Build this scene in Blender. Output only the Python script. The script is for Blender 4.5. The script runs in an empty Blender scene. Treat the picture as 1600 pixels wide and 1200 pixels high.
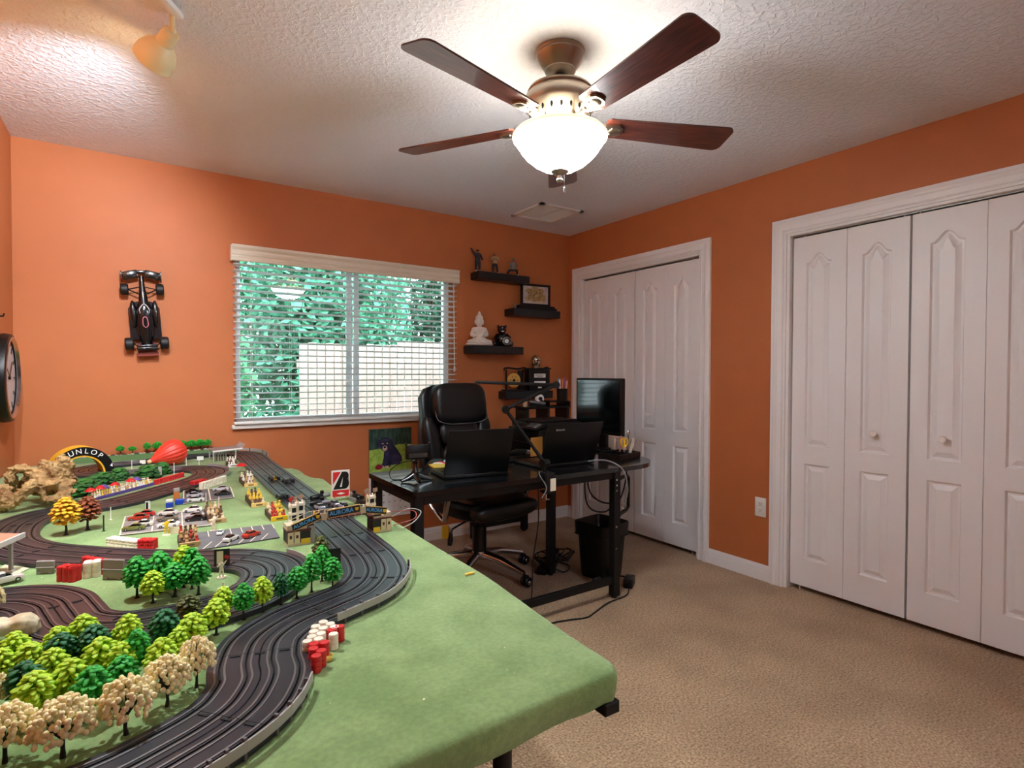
import bpy, bmesh, math, random
from mathutils import Vector, Matrix
R = math.radians
random.seed(7)
scn = bpy.context.scene
COL = scn.collection

# ---------------------------------------------------------------- camera, world, light, exposure
CAM_H = 1.2404
F_PX = 878.7
YAW, PITCH, ROLL = R(33.897), R(1.01), R(0.188)

def ray(px, py):
    """direction from the viewpoint through a measured pixel of the photograph"""
    a, b = (px - 800) / F_PX, (py - 600) / F_PX
    c, s = math.cos(ROLL), math.sin(ROLL)
    u, v = a * c + b * s, -a * s + b * c
    c, s = math.cos(PITCH), math.sin(PITCH)
    d, z = c - v * s, -v * c - s
    fx, fy = math.sin(YAW), math.cos(YAW)
    return Vector((d * fx + u * fy, d * fy - u * fx, z))

cam = bpy.data.cameras.new('camera')
cam.sensor_width = 36.0
cam.lens = F_PX / 1600 * 36.0
cam.clip_start = 0.02
camo = bpy.data.objects.new('camera', cam)
COL.objects.link(camo)
_f = ray(800, 600).normalized()
_r = (ray(900, 600) - ray(800, 600)).normalized()
_u = _r.cross(_f).normalized()
camo.matrix_world = Matrix(((_r.x, _u.x, -_f.x, 0), (_r.y, _u.y, -_f.y, 0), (_r.z, _u.z, -_f.z, CAM_H), (0, 0, 0, 1)))
scn.camera = camo

w = bpy.data.worlds.new('world')
scn.world = w
w.use_nodes = True
_bg = w.node_tree.nodes['Background']
_bg.inputs['Color'].default_value = (0.80, 0.92, 1.0, 1)
_bg.inputs['Strength'].default_value = 3.9

scn.view_settings.view_transform = 'Standard'
scn.view_settings.look = 'None'
scn.view_settings.gamma = 1.0
scn.view_settings.use_curve_mapping = False
scn.view_settings.exposure = 1.12
scn.cycles.max_bounces = 8
scn.cycles.diffuse_bounces = 5
scn.cycles.sample_clamp_indirect = 6

FAN = Vector((1.327, 1.66, 0))
BOWL_STRENGTH = 40.0
FAN_UP_WATTS = 16.0
TRACK_WATTS = 44.0
HALL_FILL_WATTS = 26.0

def lamp(name, kind, loc, energy, color, **kw):
    l = bpy.data.lights.new(name, kind)
    l.energy = energy
    l.color = color
    for k, v in kw.items():
        setattr(l, k, v)
    o = bpy.data.objects.new(name, l)
    o.location = loc
    COL.objects.link(o)
    return o

# bulbs inside the open-topped fan bowl
lamp('fan_bulb', 'POINT', (FAN.x, FAN.y, 2.15), FAN_UP_WATTS, (0.88, 0.94, 1.0), shadow_soft_size=0.07)

# ---------------------------------------------------------------- helpers
def lin(h):
    if isinstance(h, str):
        h = h.lstrip('#')
        c = [int(h[i:i + 2], 16) / 255 for i in (0, 2, 4)]
    else:
        c = [x / 255 for x in h]
    return tuple((x / 12.92 if x <= 0.04045 else ((x + 0.055) / 1.055) ** 2.4) for x in c) + (1.0,)

MATS = {}
def mat(name, color, rough=0.5, metal=0.0, spec=0.5, var=0.0, vscale=20.0, bump=0.0, bscale=80.0, bdist=0.002, emit=0.0,
        emit_color=None, coat=0.0, trans=0.0, alpha=1.0, sheen=0.0, color2=None, detail=3.0, stretch=None):
    if name in MATS:
        return MATS[name]
    m = bpy.data.materials.new(name)
    m.use_nodes = True
    nt = m.node_tree
    b = nt.nodes['Principled BSDF']
    c = lin(color)
    b.inputs['Base Color'].default_value = c
    b.inputs['Roughness'].default_value = rough
    b.inputs['Metallic'].default_value = metal
    b.inputs['Specular IOR Level'].default_value = spec
    b.inputs['Coat Weight'].default_value = coat
    b.inputs['Transmission Weight'].default_value = trans
    b.inputs['Sheen Weight'].default_value = sheen
    if emit:
        b.inputs['Emission Color'].default_value = lin(emit_color or color)
        b.inputs['Emission Strength'].default_value = emit
    m.diffuse_color = c
    tc = None
    if var or bump or color2:
        tc = nt.nodes.new('ShaderNodeTexCoord')
        mp = nt.nodes.new('ShaderNodeMapping')
        nt.links.new(tc.outputs['Object'], mp.inputs['Vector'])
        if stretch:
            mp.inputs['Scale'].default_value = stretch
    if var or color2:
        n = nt.nodes.new('ShaderNodeTexNoise')
        n.inputs['Scale'].default_value = vscale
        n.inputs['Detail'].default_value = detail
        nt.links.new(mp.outputs['Vector'], n.inputs['Vector'])
        r = nt.nodes.new('ShaderNodeValToRGB')
        r.color_ramp.elements[0].position = 0.32
        r.color_ramp.elements[1].position = 0.68
        if color2:
            r.color_ramp.elements[0].color = c
            r.color_ramp.elements[1].color = lin(color2)
        else:
            r.color_ramp.elements[0].color = tuple(x * (1 - var) for x in c[:3]) + (1,)
            r.color_ramp.elements[1].color = tuple(min(1, x * (1 + var)) for x in c[:3]) + (1,)
        nt.links.new(n.outputs['Fac'], r.inputs['Fac'])
        nt.links.new(r.outputs['Color'], b.inputs['Base Color'])
    if bump:
        n2 = nt.nodes.new('ShaderNodeTexNoise')
        n2.inputs['Scale'].default_value = bscale
        n2.inputs['Detail'].default_value = 4
        nt.links.new(mp.outputs['Vector'], n2.inputs['Vector'])
        bp = nt.nodes.new('ShaderNodeBump')
        bp.inputs['Strength'].default_value = bump
        bp.inputs['Distance'].default_value = bdist
        nt.links.new(n2.outputs['Fac'], bp.inputs['Height'])
        nt.links.new(bp.outputs['Normal'], b.inputs['Normal'])
    MATS[name] = m
    return m

class MB:
    """collects shapes; build() links them as ONE mesh object"""
    def __init__(s):
        s.v, s.f, s.mi = [], [], []
        s.cur = 0
        s.M = Matrix.Identity(4)
    def add(s, verts, faces):
        o = len(s.v)
        s.v += [tuple(s.M @ Vector(p)) for p in verts]
        s.f += [tuple(i + o for i in f) for f in faces]
        s.mi += [s.cur] * len(faces)
        return s
    def box(s, c, size, rot=None):
        x, y, z = (k / 2 for k in size)
        vs = [Vector((i, j, k)) for k in (-z, z) for j in (-y, y) for i in (-x, x)]
        if rot is not None:
            vs = [rot @ p for p in vs]
        c = Vector(c)
        return s.add([p + c for p in vs], [(0, 2, 3, 1), (4, 5, 7, 6), (0, 1, 5, 4), (2, 6, 7, 3), (0, 4, 6, 2), (1, 3, 7, 5)])
    def bb(s, lo, hi):
        return s.box([(a + b) / 2 for a, b in zip(lo, hi)], [abs(b - a) for a, b in zip(lo, hi)])
    def rbox(s, c, size, r=0.01, seg=2, rot=None):
        bm = bmesh.new()
        bmesh.ops.create_cube(bm, size=1)
        for v in bm.verts:
            v.co = Vector((v.co.x * size[0], v.co.y * size[1], v.co.z * size[2]))
        r = min(r, min(size) * 0.49)
        bmesh.ops.bevel(bm, geom=bm.edges[:], offset=r, segments=seg, affect='EDGES', profile=0.5)
        c = Vector(c)
        vs = [(rot @ v.co if rot is not None else v.co) + c for v in bm.verts]
        fs = [[v.index for v in f.verts] for f in bm.faces]
        bm.free()
        return s.add(vs, fs)
    def cyl(s, p0, p1, r0, r1=None, n=16, caps=True):
        p0, p1 = Vector(p0), Vector(p1)
        r1 = r0 if r1 is None else r1
        d = (p1 - p0).normalized()
        a = d.orthogonal().normalized()
        b = d.cross(a)
        vs = []
        for p, r in ((p0, r0), (p1, r1)):
            for i in range(n):
                t = 2 * math.pi * i / n
                vs.append(p + (a * math.cos(t) + b * math.sin(t)) * r)
        fs = [(i, (i + 1) % n, n + (i + 1) % n, n + i) for i in range(n)]
        if caps:
            fs += [tuple(reversed(range(n))), tuple(range(n, 2 * n))]
        return s.add(vs, fs)
    def lathe(s, prof, n=32, c=(0, 0, 0), rot=None, close=False):
        """prof: (radius, z) pairs"""
        c = Vector(c)
        vs, fs = [], []
        for r, z in prof:
            for i in range(n):
                t = 2 * math.pi * i / n
                p = Vector((r * math.cos(t), r * math.sin(t), z))
                vs.append((rot @ p if rot is not None else p) + c)
        for k in range(len(prof) - 1):
            for i in range(n):
                j = (i + 1) % n
                fs.append((k * n + i, k * n + j, (k + 1) * n + j, (k + 1) * n + i))
        if prof[0][0] > 1e-5 and close:
            fs.append(tuple(reversed(range(n))))
        if prof[-1][0] > 1e-5 and close:
            fs.append(tuple(range((len(prof) - 1) * n, len(prof) * n)))
        return s.add(vs, fs)
    def tube(s, pts, r, n=8, caps=True, flat=1.0):
        pts = [Vector(p) for p in pts]
        rs = r if isinstance(r, (list, tuple)) else [r] * len(pts)
        vs, fs = [], []
        up = None
        for i, p in enumerate(pts):
            d = (pts[min(i + 1, len(pts) - 1)] - pts[max(i - 1, 0)]).normalized()
            if up is None:
                a = d.orthogonal().normalized()
            else:
                a = (up - d * up.dot(d)).normalized()
            up = a
            b = d.cross(a)
            for k in range(n):
                t = 2 * math.pi * k / n
                vs.append(p + (a * math.cos(t) + b * math.sin(t) * flat) * rs[i])
        for i in range(len(pts) - 1):
            for k in range(n):
                j = (k + 1) % n
                fs.append((i * n + k, i * n + j, (i + 1) * n + j, (i + 1) * n + k))
        if caps:
            fs += [tuple(reversed(range(n))), tuple(range((len(pts) - 1) * n, len(pts) * n))]
        return s.add(vs, fs)
    def prism(s, poly, h0, h1, axis='z', n_off=None):
        """extrude a 2D polygon; axis z: (x,y); y: (x,z) extruded in y; x: (y,z) extruded in x"""
        def P(a, b, h):
            return (a, b, h) if axis == 'z' else ((a, h, b) if axis == 'y' else (h, a, b))
        n = len(poly)
        vs = [P(a, b, h0) for a, b in poly] + [P(a, b, h1) for a, b in poly]
        fs = [tuple(range(n)), tuple(reversed(range(n, 2 * n)))] + [(i, n + i, n + (i + 1) % n, (i + 1) % n) for i in range(n)]
        return s.add(vs, fs)
    def ell(s, c, r, nu=10, nv=6, rot=None, e1=1.0, e2=1.0):
        """(super)ellipsoid"""
        if not isinstance(r, (tuple, list)):
            r = (r, r, r)
        sg = lambda x, e: math.copysign(abs(x) ** e, x)
        c = Vector(c)
        vs, fs = [], []
        for j in range(1, nv):
            ph = -math.pi / 2 + math.pi * j / nv
            for i in range(nu):
                t = 2 * math.pi * i / nu
                p = Vector((r[0] * sg(math.cos(ph), e1) * sg(math.cos(t), e2), r[1] * sg(math.cos(ph), e1) * sg(math.sin(t), e2), r[2] * sg(math.sin(ph), e1)))
                vs.append(p)
        vs += [Vector((0, 0, -r[2])), Vector((0, 0, r[2]))]
        m = len(vs)
        for j in range(nv - 2):
            for i in range(nu):
                k = (i + 1) % nu
                fs.append((j * nu + i, j * nu + k, (j + 1) * nu + k, (j + 1) * nu + i))
        for i in range(nu):
            k = (i + 1) % nu
            fs.append((m - 2, k, i))
            fs.append((m - 1, (nv - 2) * nu + i, (nv - 2) * nu + k))
        return s.add([(rot @ p if rot is not None else p) + c for p in vs], fs)
    def mesh(s, name, mats, smooth=35):
        me = bpy.data.meshes.new(name)
        me.from_pydata(s.v, [], s.f)
        for m in (mats if isinstance(mats, (list, tuple)) else [mats]):
            me.materials.append(m)
        if any(s.mi):
            me.polygons.foreach_set('material_index', s.mi)
        bm = bmesh.new()
        bm.from_mesh(me)
        bmesh.ops.recalc_face_normals(bm, faces=bm.faces[:])
        bm.to_mesh(me)
        bm.free()
        if smooth:
            me.polygons.foreach_set('use_smooth', [True] * len(me.polygons))
            me.set_sharp_from_angle(angle=R(smooth))
        me.update()
        return me
    def build(s, name, mats, parent=None, smooth=35, loc=None, rotz=None):
        o = bpy.data.objects.new(name, s.mesh(name, mats, smooth))
        COL.objects.link(o)
        if parent is not None:
            o.parent = parent
        if loc is not None:
            o.location = loc
        if rotz is not None:
            o.rotation_euler.z = rotz
        return o

def tag(o, label=None, cat=None, group=None, kind=None):
    if label: o['label'] = label
    if cat: o['category'] = cat
    if group: o['group'] = group
    if kind: o['kind'] = kind
    return o

def thing(name, label, cat, loc=(0, 0, 0), rotz=0.0, group=None, parent=None, scale=None):
    o = bpy.data.objects.new(name, None)
    o.empty_display_size = 0.05
    COL.objects.link(o)
    o.location = loc
    o.rotation_euler = (0, 0, rotz)
    if scale: o.scale = (scale,) * 3
    return tag(o, label, cat, group)

def struct(o):
    o['kind'] = 'structure'
    return o

def inst(me, name, parent=None, loc=None, rot=None, scale=None):
    o = bpy.data.objects.new(name, me)
    COL.objects.link(o)
    if parent is not None: o.parent = parent
    if loc is not None: o.location = loc
    if rot is not None: o.rotation_euler = rot
    if scale is not None: o.scale = scale if isinstance(scale, (tuple, list)) else (scale,) * 3
    return o

def text(name, body, size, m, parent, M, extrude=0.0006, sx=1.0, bold=0.0):
    cu = bpy.data.curves.new(name, 'FONT')
    cu.body = body
    cu.size = size
    cu.extrude = extrude
    cu.offset = bold * size
    cu.align_x = 'CENTER'
    cu.align_y = 'CENTER'
    cu.resolution_u = 3
    tmp = bpy.data.objects.new('tmp', cu)
    COL.objects.link(tmp)
    me = bpy.data.meshes.new_from_object(tmp.evaluated_get(bpy.context.evaluated_depsgraph_get()))
    bpy.data.objects.remove(tmp)
    me.name = name
    me.materials.clear()
    me.materials.append(m)
    o = bpy.data.objects.new(name, me)
    COL.objects.link(o)
    if parent is not None: o.parent = parent
    o.matrix_local = M @ Matrix.Diagonal((sx, 1, 1, 1))
    return o

def frame(origin, xdir, ydir):
    x = Vector(xdir).normalized()
    y = Vector(ydir).normalized()
    z = x.cross(y)
    return Matrix(((x.x, y.x, z.x, origin[0]), (x.y, y.y, z.y, origin[1]), (x.z, y.z, z.z, origin[2]), (0, 0, 0, 1)))

def skin(name, joints, bones, m, parent=None, sub=2, root=0):
    """one continuous body grown over a skeleton: joints (x,y,z,r)"""
    me = bpy.data.meshes.new(name)
    me.from_pydata([j[:3] for j in joints], bones, [])
    o = bpy.data.objects.new(name, me)
    COL.objects.link(o)
    md = o.modifiers.new('skin', 'SKIN')
    sv = me.skin_vertices[0].data
    for i, j in enumerate(joints):
        rr = j[3] if isinstance(j[3], tuple) else (j[3], j[3])
        sv[i].radius = rr
        sv[i].use_root = (i == root)
    s2 = o.modifiers.new('sub', 'SUBSURF')
    s2.levels = s2.render_levels = sub
    me2 = bpy.data.meshes.new_from_object(o.evaluated_get(bpy.context.evaluated_depsgraph_get()))
    me2.name = name
    bpy.data.objects.remove(o)
    me2.materials.clear()
    me2.materials.append(m)
    me2.polygons.foreach_set('use_smooth', [True] * len(me2.polygons))
    o = bpy.data.objects.new(name, me2)
    COL.objects.link(o)
    if parent is not None: o.parent = parent
    return o

def curve_pts(pts, step=None, n=8, closed=False):
    """Catmull-Rom through points"""
    pts = [Vector(p) for p in pts]
    out = []
    m = len(pts)
    rng = range(m) if closed else range(m - 1)
    for i in rng:
        g = lambda k: pts[k % m] if closed else pts[max(0, min(m - 1, k))]
        p0, p1, p2, p3 = g(i - 1), g(i), g(i + 1), g(i + 2)
        for k in range(n):
            t = k / n
            out.append(0.5 * ((2 * p1) + (p2 - p0) * t + (2 * p0 - 5 * p1 + 4 * p2 - p3) * t * t + (3 * p1 - p0 - 3 * p2 + p3) * t ** 3))
    if not closed:
        out.append(pts[-1])
    return out

def at(px, py, z):
    """the place on the horizontal plane at height z that the photograph shows at this pixel"""
    r = ray(px, py)
    t = (z - CAM_H) / r.z
    return Vector((r.x * t, r.y * t, z))

def zat(px, py, p):
    r = ray(px, py)
    t = math.hypot(p[0], p[1]) / math.hypot(r.x, r.y)
    return CAM_H + r.z * t

# ---------------------------------------------------------------- materials
M_ORANGE = mat('orange_wall_paint', (191, 112, 66), rough=0.55, spec=0.35, var=0.03, vscale=6, bump=0.12, bscale=160, bdist=0.001)
M_WHITE = mat('white_trim_paint', (241, 240, 240), rough=0.38)
M_DOOR = mat('white_door_paint', (240, 239, 240), rough=0.42, bump=0.08, bscale=90, bdist=0.0008, stretch=(6, 6, 0.5))
M_PLASTW = mat('white_plastic', (238, 236, 230), rough=0.35)
M_BLACK = mat('black_plastic', (9, 10, 11), rough=0.38, spec=0.35)
M_BLACKM = mat('black_powder_coat', (8, 8, 9), rough=0.5, spec=0.35)
M_DARK = mat('dark_void', (6, 6, 6), rough=0.9)
M_CHROME = mat('chrome', (200, 200, 204), rough=0.24, metal=1.0)
M_NICKEL = mat('brushed_nickel', (176, 164, 148), rough=0.32, metal=1.0)
M_STEEL = mat('satin_steel', (150, 148, 146), rough=0.35, metal=1.0)
M_LEATHER = mat('black_leather', (9, 10, 12), rough=0.34, spec=0.45, bump=0.15, bscale=220, bdist=0.0006)
M_SCREEN = mat('dark_screen', (5, 7, 9), rough=0.12, coat=0.3)
M_RED = mat('red_plastic', (206, 24, 30), rough=0.4)
M_YELLOW = mat('yellow_plastic', (240, 196, 40), rough=0.45)
M_BLUE = mat('blue_plastic', (30, 70, 190), rough=0.4)
M_SHELF = mat('black_wood_shelf', (12, 19, 25), rough=0.4)

def carpet():
    m = bpy.data.materials.new('tan_carpet')
    m.use_nodes = True
    nt = m.node_tree
    b = nt.nodes['Principled BSDF']
    b.inputs['Roughness'].default_value = 0.95
    b.inputs['Specular IOR Level'].default_value = 0.1
    b.inputs['Sheen Weight'].default_value = 0.25
    tc = nt.nodes.new('ShaderNodeTexCoord')
    n1 = nt.nodes.new('ShaderNodeTexNoise'); n1.inputs['Scale'].default_value = 120; n1.inputs['Detail'].default_value = 3
    n2 = nt.nodes.new('ShaderNodeTexNoise'); n2.inputs['Scale'].default_value = 3.2; n2.inputs['Detail'].default_value = 5
    nt.links.new(tc.outputs['Object'], n1.inputs['Vector'])
    nt.links.new(tc.outputs['Object'], n2.inputs['Vector'])
    r = nt.nodes.new('ShaderNodeValToRGB')
    r.color_ramp.elements[0].position = 0.3; r.color_ramp.elements[0].color = lin((128, 100, 70))
    r.color_ramp.elements[1].position = 0.72; r.color_ramp.elements[1].color = lin((212, 180, 142))
    nt.links.new(n1.outputs['Fac'], r.inputs['Fac'])
    r2 = nt.nodes.new('ShaderNodeValToRGB')
    r2.color_ramp.elements[0].position = 0.35; r2.color_ramp.elements[0].color = (0.80, 0.78, 0.76, 1)
    r2.color_ramp.elements[1].position = 0.6; r2.color_ramp.elements[1].color = (1, 1, 1, 1)
    nt.links.new(n2.outputs['Fac'], r2.inputs['Fac'])
    mx = nt.nodes.new('ShaderNodeMixRGB'); mx.blend_type = 'MULTIPLY'; mx.inputs['Fac'].default_value = 1
    nt.links.new(r.outputs['Color'], mx.inputs['Color1'])
    nt.links.new(r2.outputs['Color'], mx.inputs['Color2'])
    nt.links.new(mx.outputs['Color'], b.inputs['Base Color'])
    bp = nt.nodes.new('ShaderNodeBump'); bp.inputs['Strength'].default_value = 0.7; bp.inputs['Distance'].default_value = 0.009
    nt.links.new(n1.outputs['Fac'], bp.inputs['Height'])
    nt.links.new(bp.outputs['Normal'], b.inputs['Normal'])
    return m

def ceiling_mat():
    m = bpy.data.materials.new('knockdown_ceiling')
    m.use_nodes = True
    nt = m.node_tree
    b = nt.nodes['Principled BSDF']
    b.inputs['Base Color'].default_value = lin((236, 239, 248))
    b.inputs['Roughness'].default_value = 0.7
    b.inputs['Specular IOR Level'].default_value = 0.3
    tc = nt.nodes.new('ShaderNodeTexCoord')
    n1 = nt.nodes.new('ShaderNodeTexNoise'); n1.inputs['Scale'].default_value = 48; n1.inputs['Detail'].default_value = 3; n1.inputs['Distortion'].default_value = 0.6
    nt.links.new(tc.outputs['Object'], n1.inputs['Vector'])
    r = nt.nodes.new('ShaderNodeValToRGB')
    r.color_ramp.elements[0].position = 0.46; r.color_ramp.elements[0].color = (0, 0, 0, 1)
    r.color_ramp.elements[1].position = 0.62; r.color_ramp.elements[1].color = (1, 1, 1, 1)
    nt.links.new(n1.outputs['Fac'], r.inputs['Fac'])
    bp = nt.nodes.new('ShaderNodeBump'); bp.inputs['Strength'].default_value = 0.5; bp.inputs['Distance'].default_value = 0.005
    nt.links.new(r.outputs['Color'], bp.inputs['Height'])
    nt.links.new(bp.outputs['Normal'], b.inputs['Normal'])
    return m

M_CARPET = carpet()
M_CEIL = ceiling_mat()

# ---------------------------------------------------------------- room shell
XL, XR, YB, YF, HC = -0.511, 3.1476, 3.803, -0.75, 2.44
T = 0.12
b = MB(); b.bb((XL - T, YF - T, -0.1), (XR + 0.75, YB + T, 0)); struct(b.build('floor', M_CARPET, smooth=None))
b = MB(); b.bb((XL - T, YF - T, HC), (XR + 0.75, YB + T, HC + 0.1)); struct(b.build('ceiling', M_CEIL, smooth=None))
b = MB(); b.bb((XL - T, YF - T, 0), (XL, YB + T, HC)); struct(b.build('wall_left', M_ORANGE, smooth=None))
# front wall, behind the viewpoint, with a doorway and hall added for fill light
DX0, DX1, DZT = 0.95, 1.80, 2.05
b = MB(); b.bb((XL, YF - T, 0), (DX0, YF, HC)); b.bb((DX1, YF - T, 0), (XR + 0.75, YF, HC)); b.bb((DX0, YF - T, DZT), (DX1, YF, HC))
struct(b.build('wall_front', M_ORANGE, smooth=None))
M_HALL = mat('hall_white', (230, 228, 226), rough=0.6)
b = MB()
b.bb((0.2, YF - 1.6, 0), (2.6, YF - 1.5, HC)); b.bb((0.2, YF - 1.5, 0), (0.3, YF - T, HC)); b.bb((2.5, YF - 1.5, 0), (2.6, YF - T, HC))
struct(b.build('wall_added_hall', M_HALL, smooth=None))
b = MB(); b.bb((0.2, YF - 1.6, HC), (2.6, YF - T, HC + 0.1)); struct(b.build('ceiling_added_hall', M_HALL, smooth=None))
b = MB(); b.bb((0.2, YF - 1.6, -0.1), (2.6, YF - T, 0)); struct(b.build('floor_added_hall', M_CARPET, smooth=None))
lamp('hall_fill_lamp', 'POINT', (1.40, YF - 0.8, 2.25), HALL_FILL_WATTS, (0.84, 0.92, 1.0), shadow_soft_size=0.12)  # unseen lamp, added to brighten the room through the doorway
# back wall round the window opening
WX0, WX1, WZ0, WZ1 = 0.515, 2.005, 0.925, 1.985
b = MB()
b.bb((XL, YB, 0), (WX0, YB + T, HC)); b.bb((WX1, YB, 0), (XR + 0.75, YB + T, HC))
b.bb((WX0, YB, 0), (WX1, YB + T, WZ0)); b.bb((WX0, YB, WZ1), (WX1, YB + T, HC))
struct(b.build('wall_back', M_ORANGE, smooth=None))
# right wall with the two closet openings
OP = [(2.428, 3.655, 2.055), (0.585, 1.828, 2.055)]
b = MB()
ys = [YF, OP[1][0], OP[1][1], OP[0][0], OP[0][1], YB]
for i in (0, 2, 4):
    b.bb((XR, ys[i], 0), (XR + T, ys[i + 1], HC))
for y0, y1, zt in OP:
    b.bb((XR, y0, zt), (XR + T, y1, HC))
struct(b.build('wall_right', M_ORANGE, smooth=None))
b = MB(); b.bb((XR + 0.70, YF, 0), (XR + 0.75, YB, HC)); struct(b.build('wall_closet', M_WHITE, smooth=None))

def baseboard(name, p0, p1, nrm):
    """p0->p1 along the wall foot, nrm into the room"""
    prof = [(0, 0), (0.014, 0), (0.014, 0.055), (0.011, 0.066), (0.011, 0.074), (0.006, 0.088), (0.004, 0.095), (0, 0.095)]
    p0, p1, nrm = Vector(p0), Vector(p1), Vector(nrm)
    vs = [p + nrm * a + Vector((0, 0, z)) for p in (p0, p1) for a, z in prof]
    n = len(prof)
    fs = [(i, (i + 1) % n, n + (i + 1) % n, n + i) for i in range(n)] + [tuple(range(n)), tuple(reversed(range(n, 2 * n)))]
    return struct(MB().add(vs, fs).build(name, M_WHITE, smooth=None))
baseboard('baseboard_back', (XL, YB, 0), (XR, YB, 0), (0, -1, 0))
baseboard('baseboard_left', (XL, YF, 0), (XL, YB, 0), (1, 0, 0))
baseboard('baseboard_right', (XR, 1.913, 0), (XR, 2.343, 0), (-1, 0, 0))
baseboard('baseboard_right.001', (XR, YF, 0), (XR, 0.5, 0), (-1, 0, 0))
baseboard('baseboard_right.002', (XR, 3.74, 0), (XR, YB - 0.014, 0), (-1, 0, 0))

# ---------------------------------------------------------------- closets with bifold doors
def outline(x0, x1, z0, z1, i, arch=0.0, n=14):
    x0, x1, z0 = x0 + i, x1 - i, z0 + i
    if not arch:
        return [(x0, z0), (x1, z0), (x1, z1 - i), (x0, z1 - i)]
    pts = [(x0, z0), (x1, z0)]
    for k in range(n + 1):
        u = 1 - 2 * k / n
        uu = min(1, abs(u) / 0.86)
        pts.append(((x0 + x1) / 2 + u * (x1 - x0) / 2, z1 - i - arch + arch * (0.5 + 0.5 * math.cos(math.pi * uu)) ** 0.9))
    return pts

def leaf_mesh(wl, z0, z1, th=0.034):
    bm = bmesh.new()
    y = 0.0
    def loop(pts, yy):
        return [bm.verts.new((a, yy, c)) for a, c in pts]
    def edges(vs):
        return [bm.edges.new((vs[i], vs[(i + 1) % len(vs)])) for i in range(len(vs))]
    outer = loop([(0, z0), (wl, z0), (wl, z1), (0, z1)], y)
    es = edges(outer)
    xa, xb = 0.076, wl - 0.080
    for zz0, zz1, arch in ((0.185, 0.735, 0), (0.835, 1.925, 0.05)):
        ls = [loop(outline(xa, xb, zz0, zz1, i, arch), y + d) for i, d in ((0, 0), (0.006, 0.013), (0.015, 0.013), (0.038, 0.001))]
        es += edges(ls[0])
        for p, q in zip(ls, ls[1:]):
            n = len(p)
            for k in range(n):
                bm.faces.new((p[k], p[(k + 1) % n], q[(k + 1) % n], q[k]))
        bm.faces.new(ls[-1])
    bmesh.ops.triangle_fill(bm, use_beauty=True, edges=es)
    back = loop([(0, z0), (wl, z0), (wl, z1), (0, z1)], y + th)
    bm.faces.new(back)
    for k in range(4):
        bm.faces.new((outer[k], outer[(k + 1) % 4], back[(k + 1) % 4], back[k]))
    bmesh.ops.recalc_face_normals(bm, faces=bm.faces[:])
    me = bpy.data.meshes.new('door_panel')
    bm.to_mesh(me)
    bm.free()
    me.materials.append(M_DOOR)
    return me

def casing_mb(wo, zt, cw):
    """moulded casing round an opening wo wide, zt high; local x along the wall, -y into the room"""
    prof = [(0, 0.0), (0, -0.011), (0.008, -0.012), (0.013, -0.016), (0.022, -0.013), (0.045, -0.017), (0.052, -0.021), (0.062, -0.021), (0.070, -0.018), (cw, -0.016), (cw, 0.0)]
    vs, fs = [], []
    for d, y in prof:
        vs += [(-d, y, 0), (-d, y, zt + d), (wo + d, y, zt + d), (wo + d, y, 0)]
    n = len(prof)
    for i in range(n):
        j = (i + 1) % n
        for k in range(3):
            fs.append((i * 4 + k, i * 4 + k + 1, j * 4 + k + 1, j * 4 + k))
    return MB().add(vs, fs)

def closet(k, y1, y0, zt, cw=0.085):
    wo = y1 - y0
    root = bpy.data.objects.new('door_%d' % k, None)
    COL.objects.link(root)
    root.location = (XR, y1, 0)
    root.rotation_euler.z = -math.pi / 2
    struct(root)
    c = casing_mb(wo, zt, cw).build('casing', M_WHITE, root, smooth=None)
    j = MB()
    j.bb((0, 0, 0), (0.016, T, zt)); j.bb((wo - 0.016, 0, 0), (wo, T, zt)); j.bb((0.016, 0, zt - 0.014), (wo - 0.016, T, zt))
    j.build('jamb', M_WHITE, root, smooth=None)
    t = MB(); t.bb((0.02, 0.030, zt - 0.020), (wo - 0.02, 0.055, zt - 0.0145)); t.build('door_track', M_STEEL, root, smooth=None)
    wl = (wo - 0.032 - 0.030) / 4
    me = leaf_mesh(wl - 0.0025, 0.030, zt - 0.028)
    kn = MB()
    kn.lathe([(0.009, 0.0), (0.009, 0.006), (0.0075, 0.012), (0.011, 0.018), (0.0165, 0.024), (0.0175, 0.030), (0.014, 0.036), (0.006, 0.039), (0.0, 0.0395)], 20, rot=Matrix.Rotation(R(90), 3, 'X'))
    kme = kn.mesh('knob', M_PLASTW)
    pv = MB(); pv.cyl((0, 0, 0), (0, 0, 0.03), 0.004, n=8)
    pme = pv.mesh('pivot_pin', M_PLASTW)
    for i in range(4):
        x = 0.023 + i * wl + (0.008 if i > 1 else 0)
        d = inst(me, 'door_panel', root, (x, 0.028, 0))
        if i in (1, 2):
            inst(kme, 'knob', d, (wl / 2, 0.0005, 0.94))
        if i in (0, 3):
            inst(pme, 'pivot_pin', d, (0.05 if i == 0 else wl - 0.05, 0.017, 0.0))
        inst(pme, 'pivot_pin', d, (wl - 0.03 if i in (1,) else (0.03 if i == 2 else 0.06 if i == 0 else wl - 0.06), 0.010, zt - 0.029))
    return root
closet(1, OP[0][1], OP[0][0], OP[0][2])
closet(2, OP[1][1], OP[1][0], OP[1][2])

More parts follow.
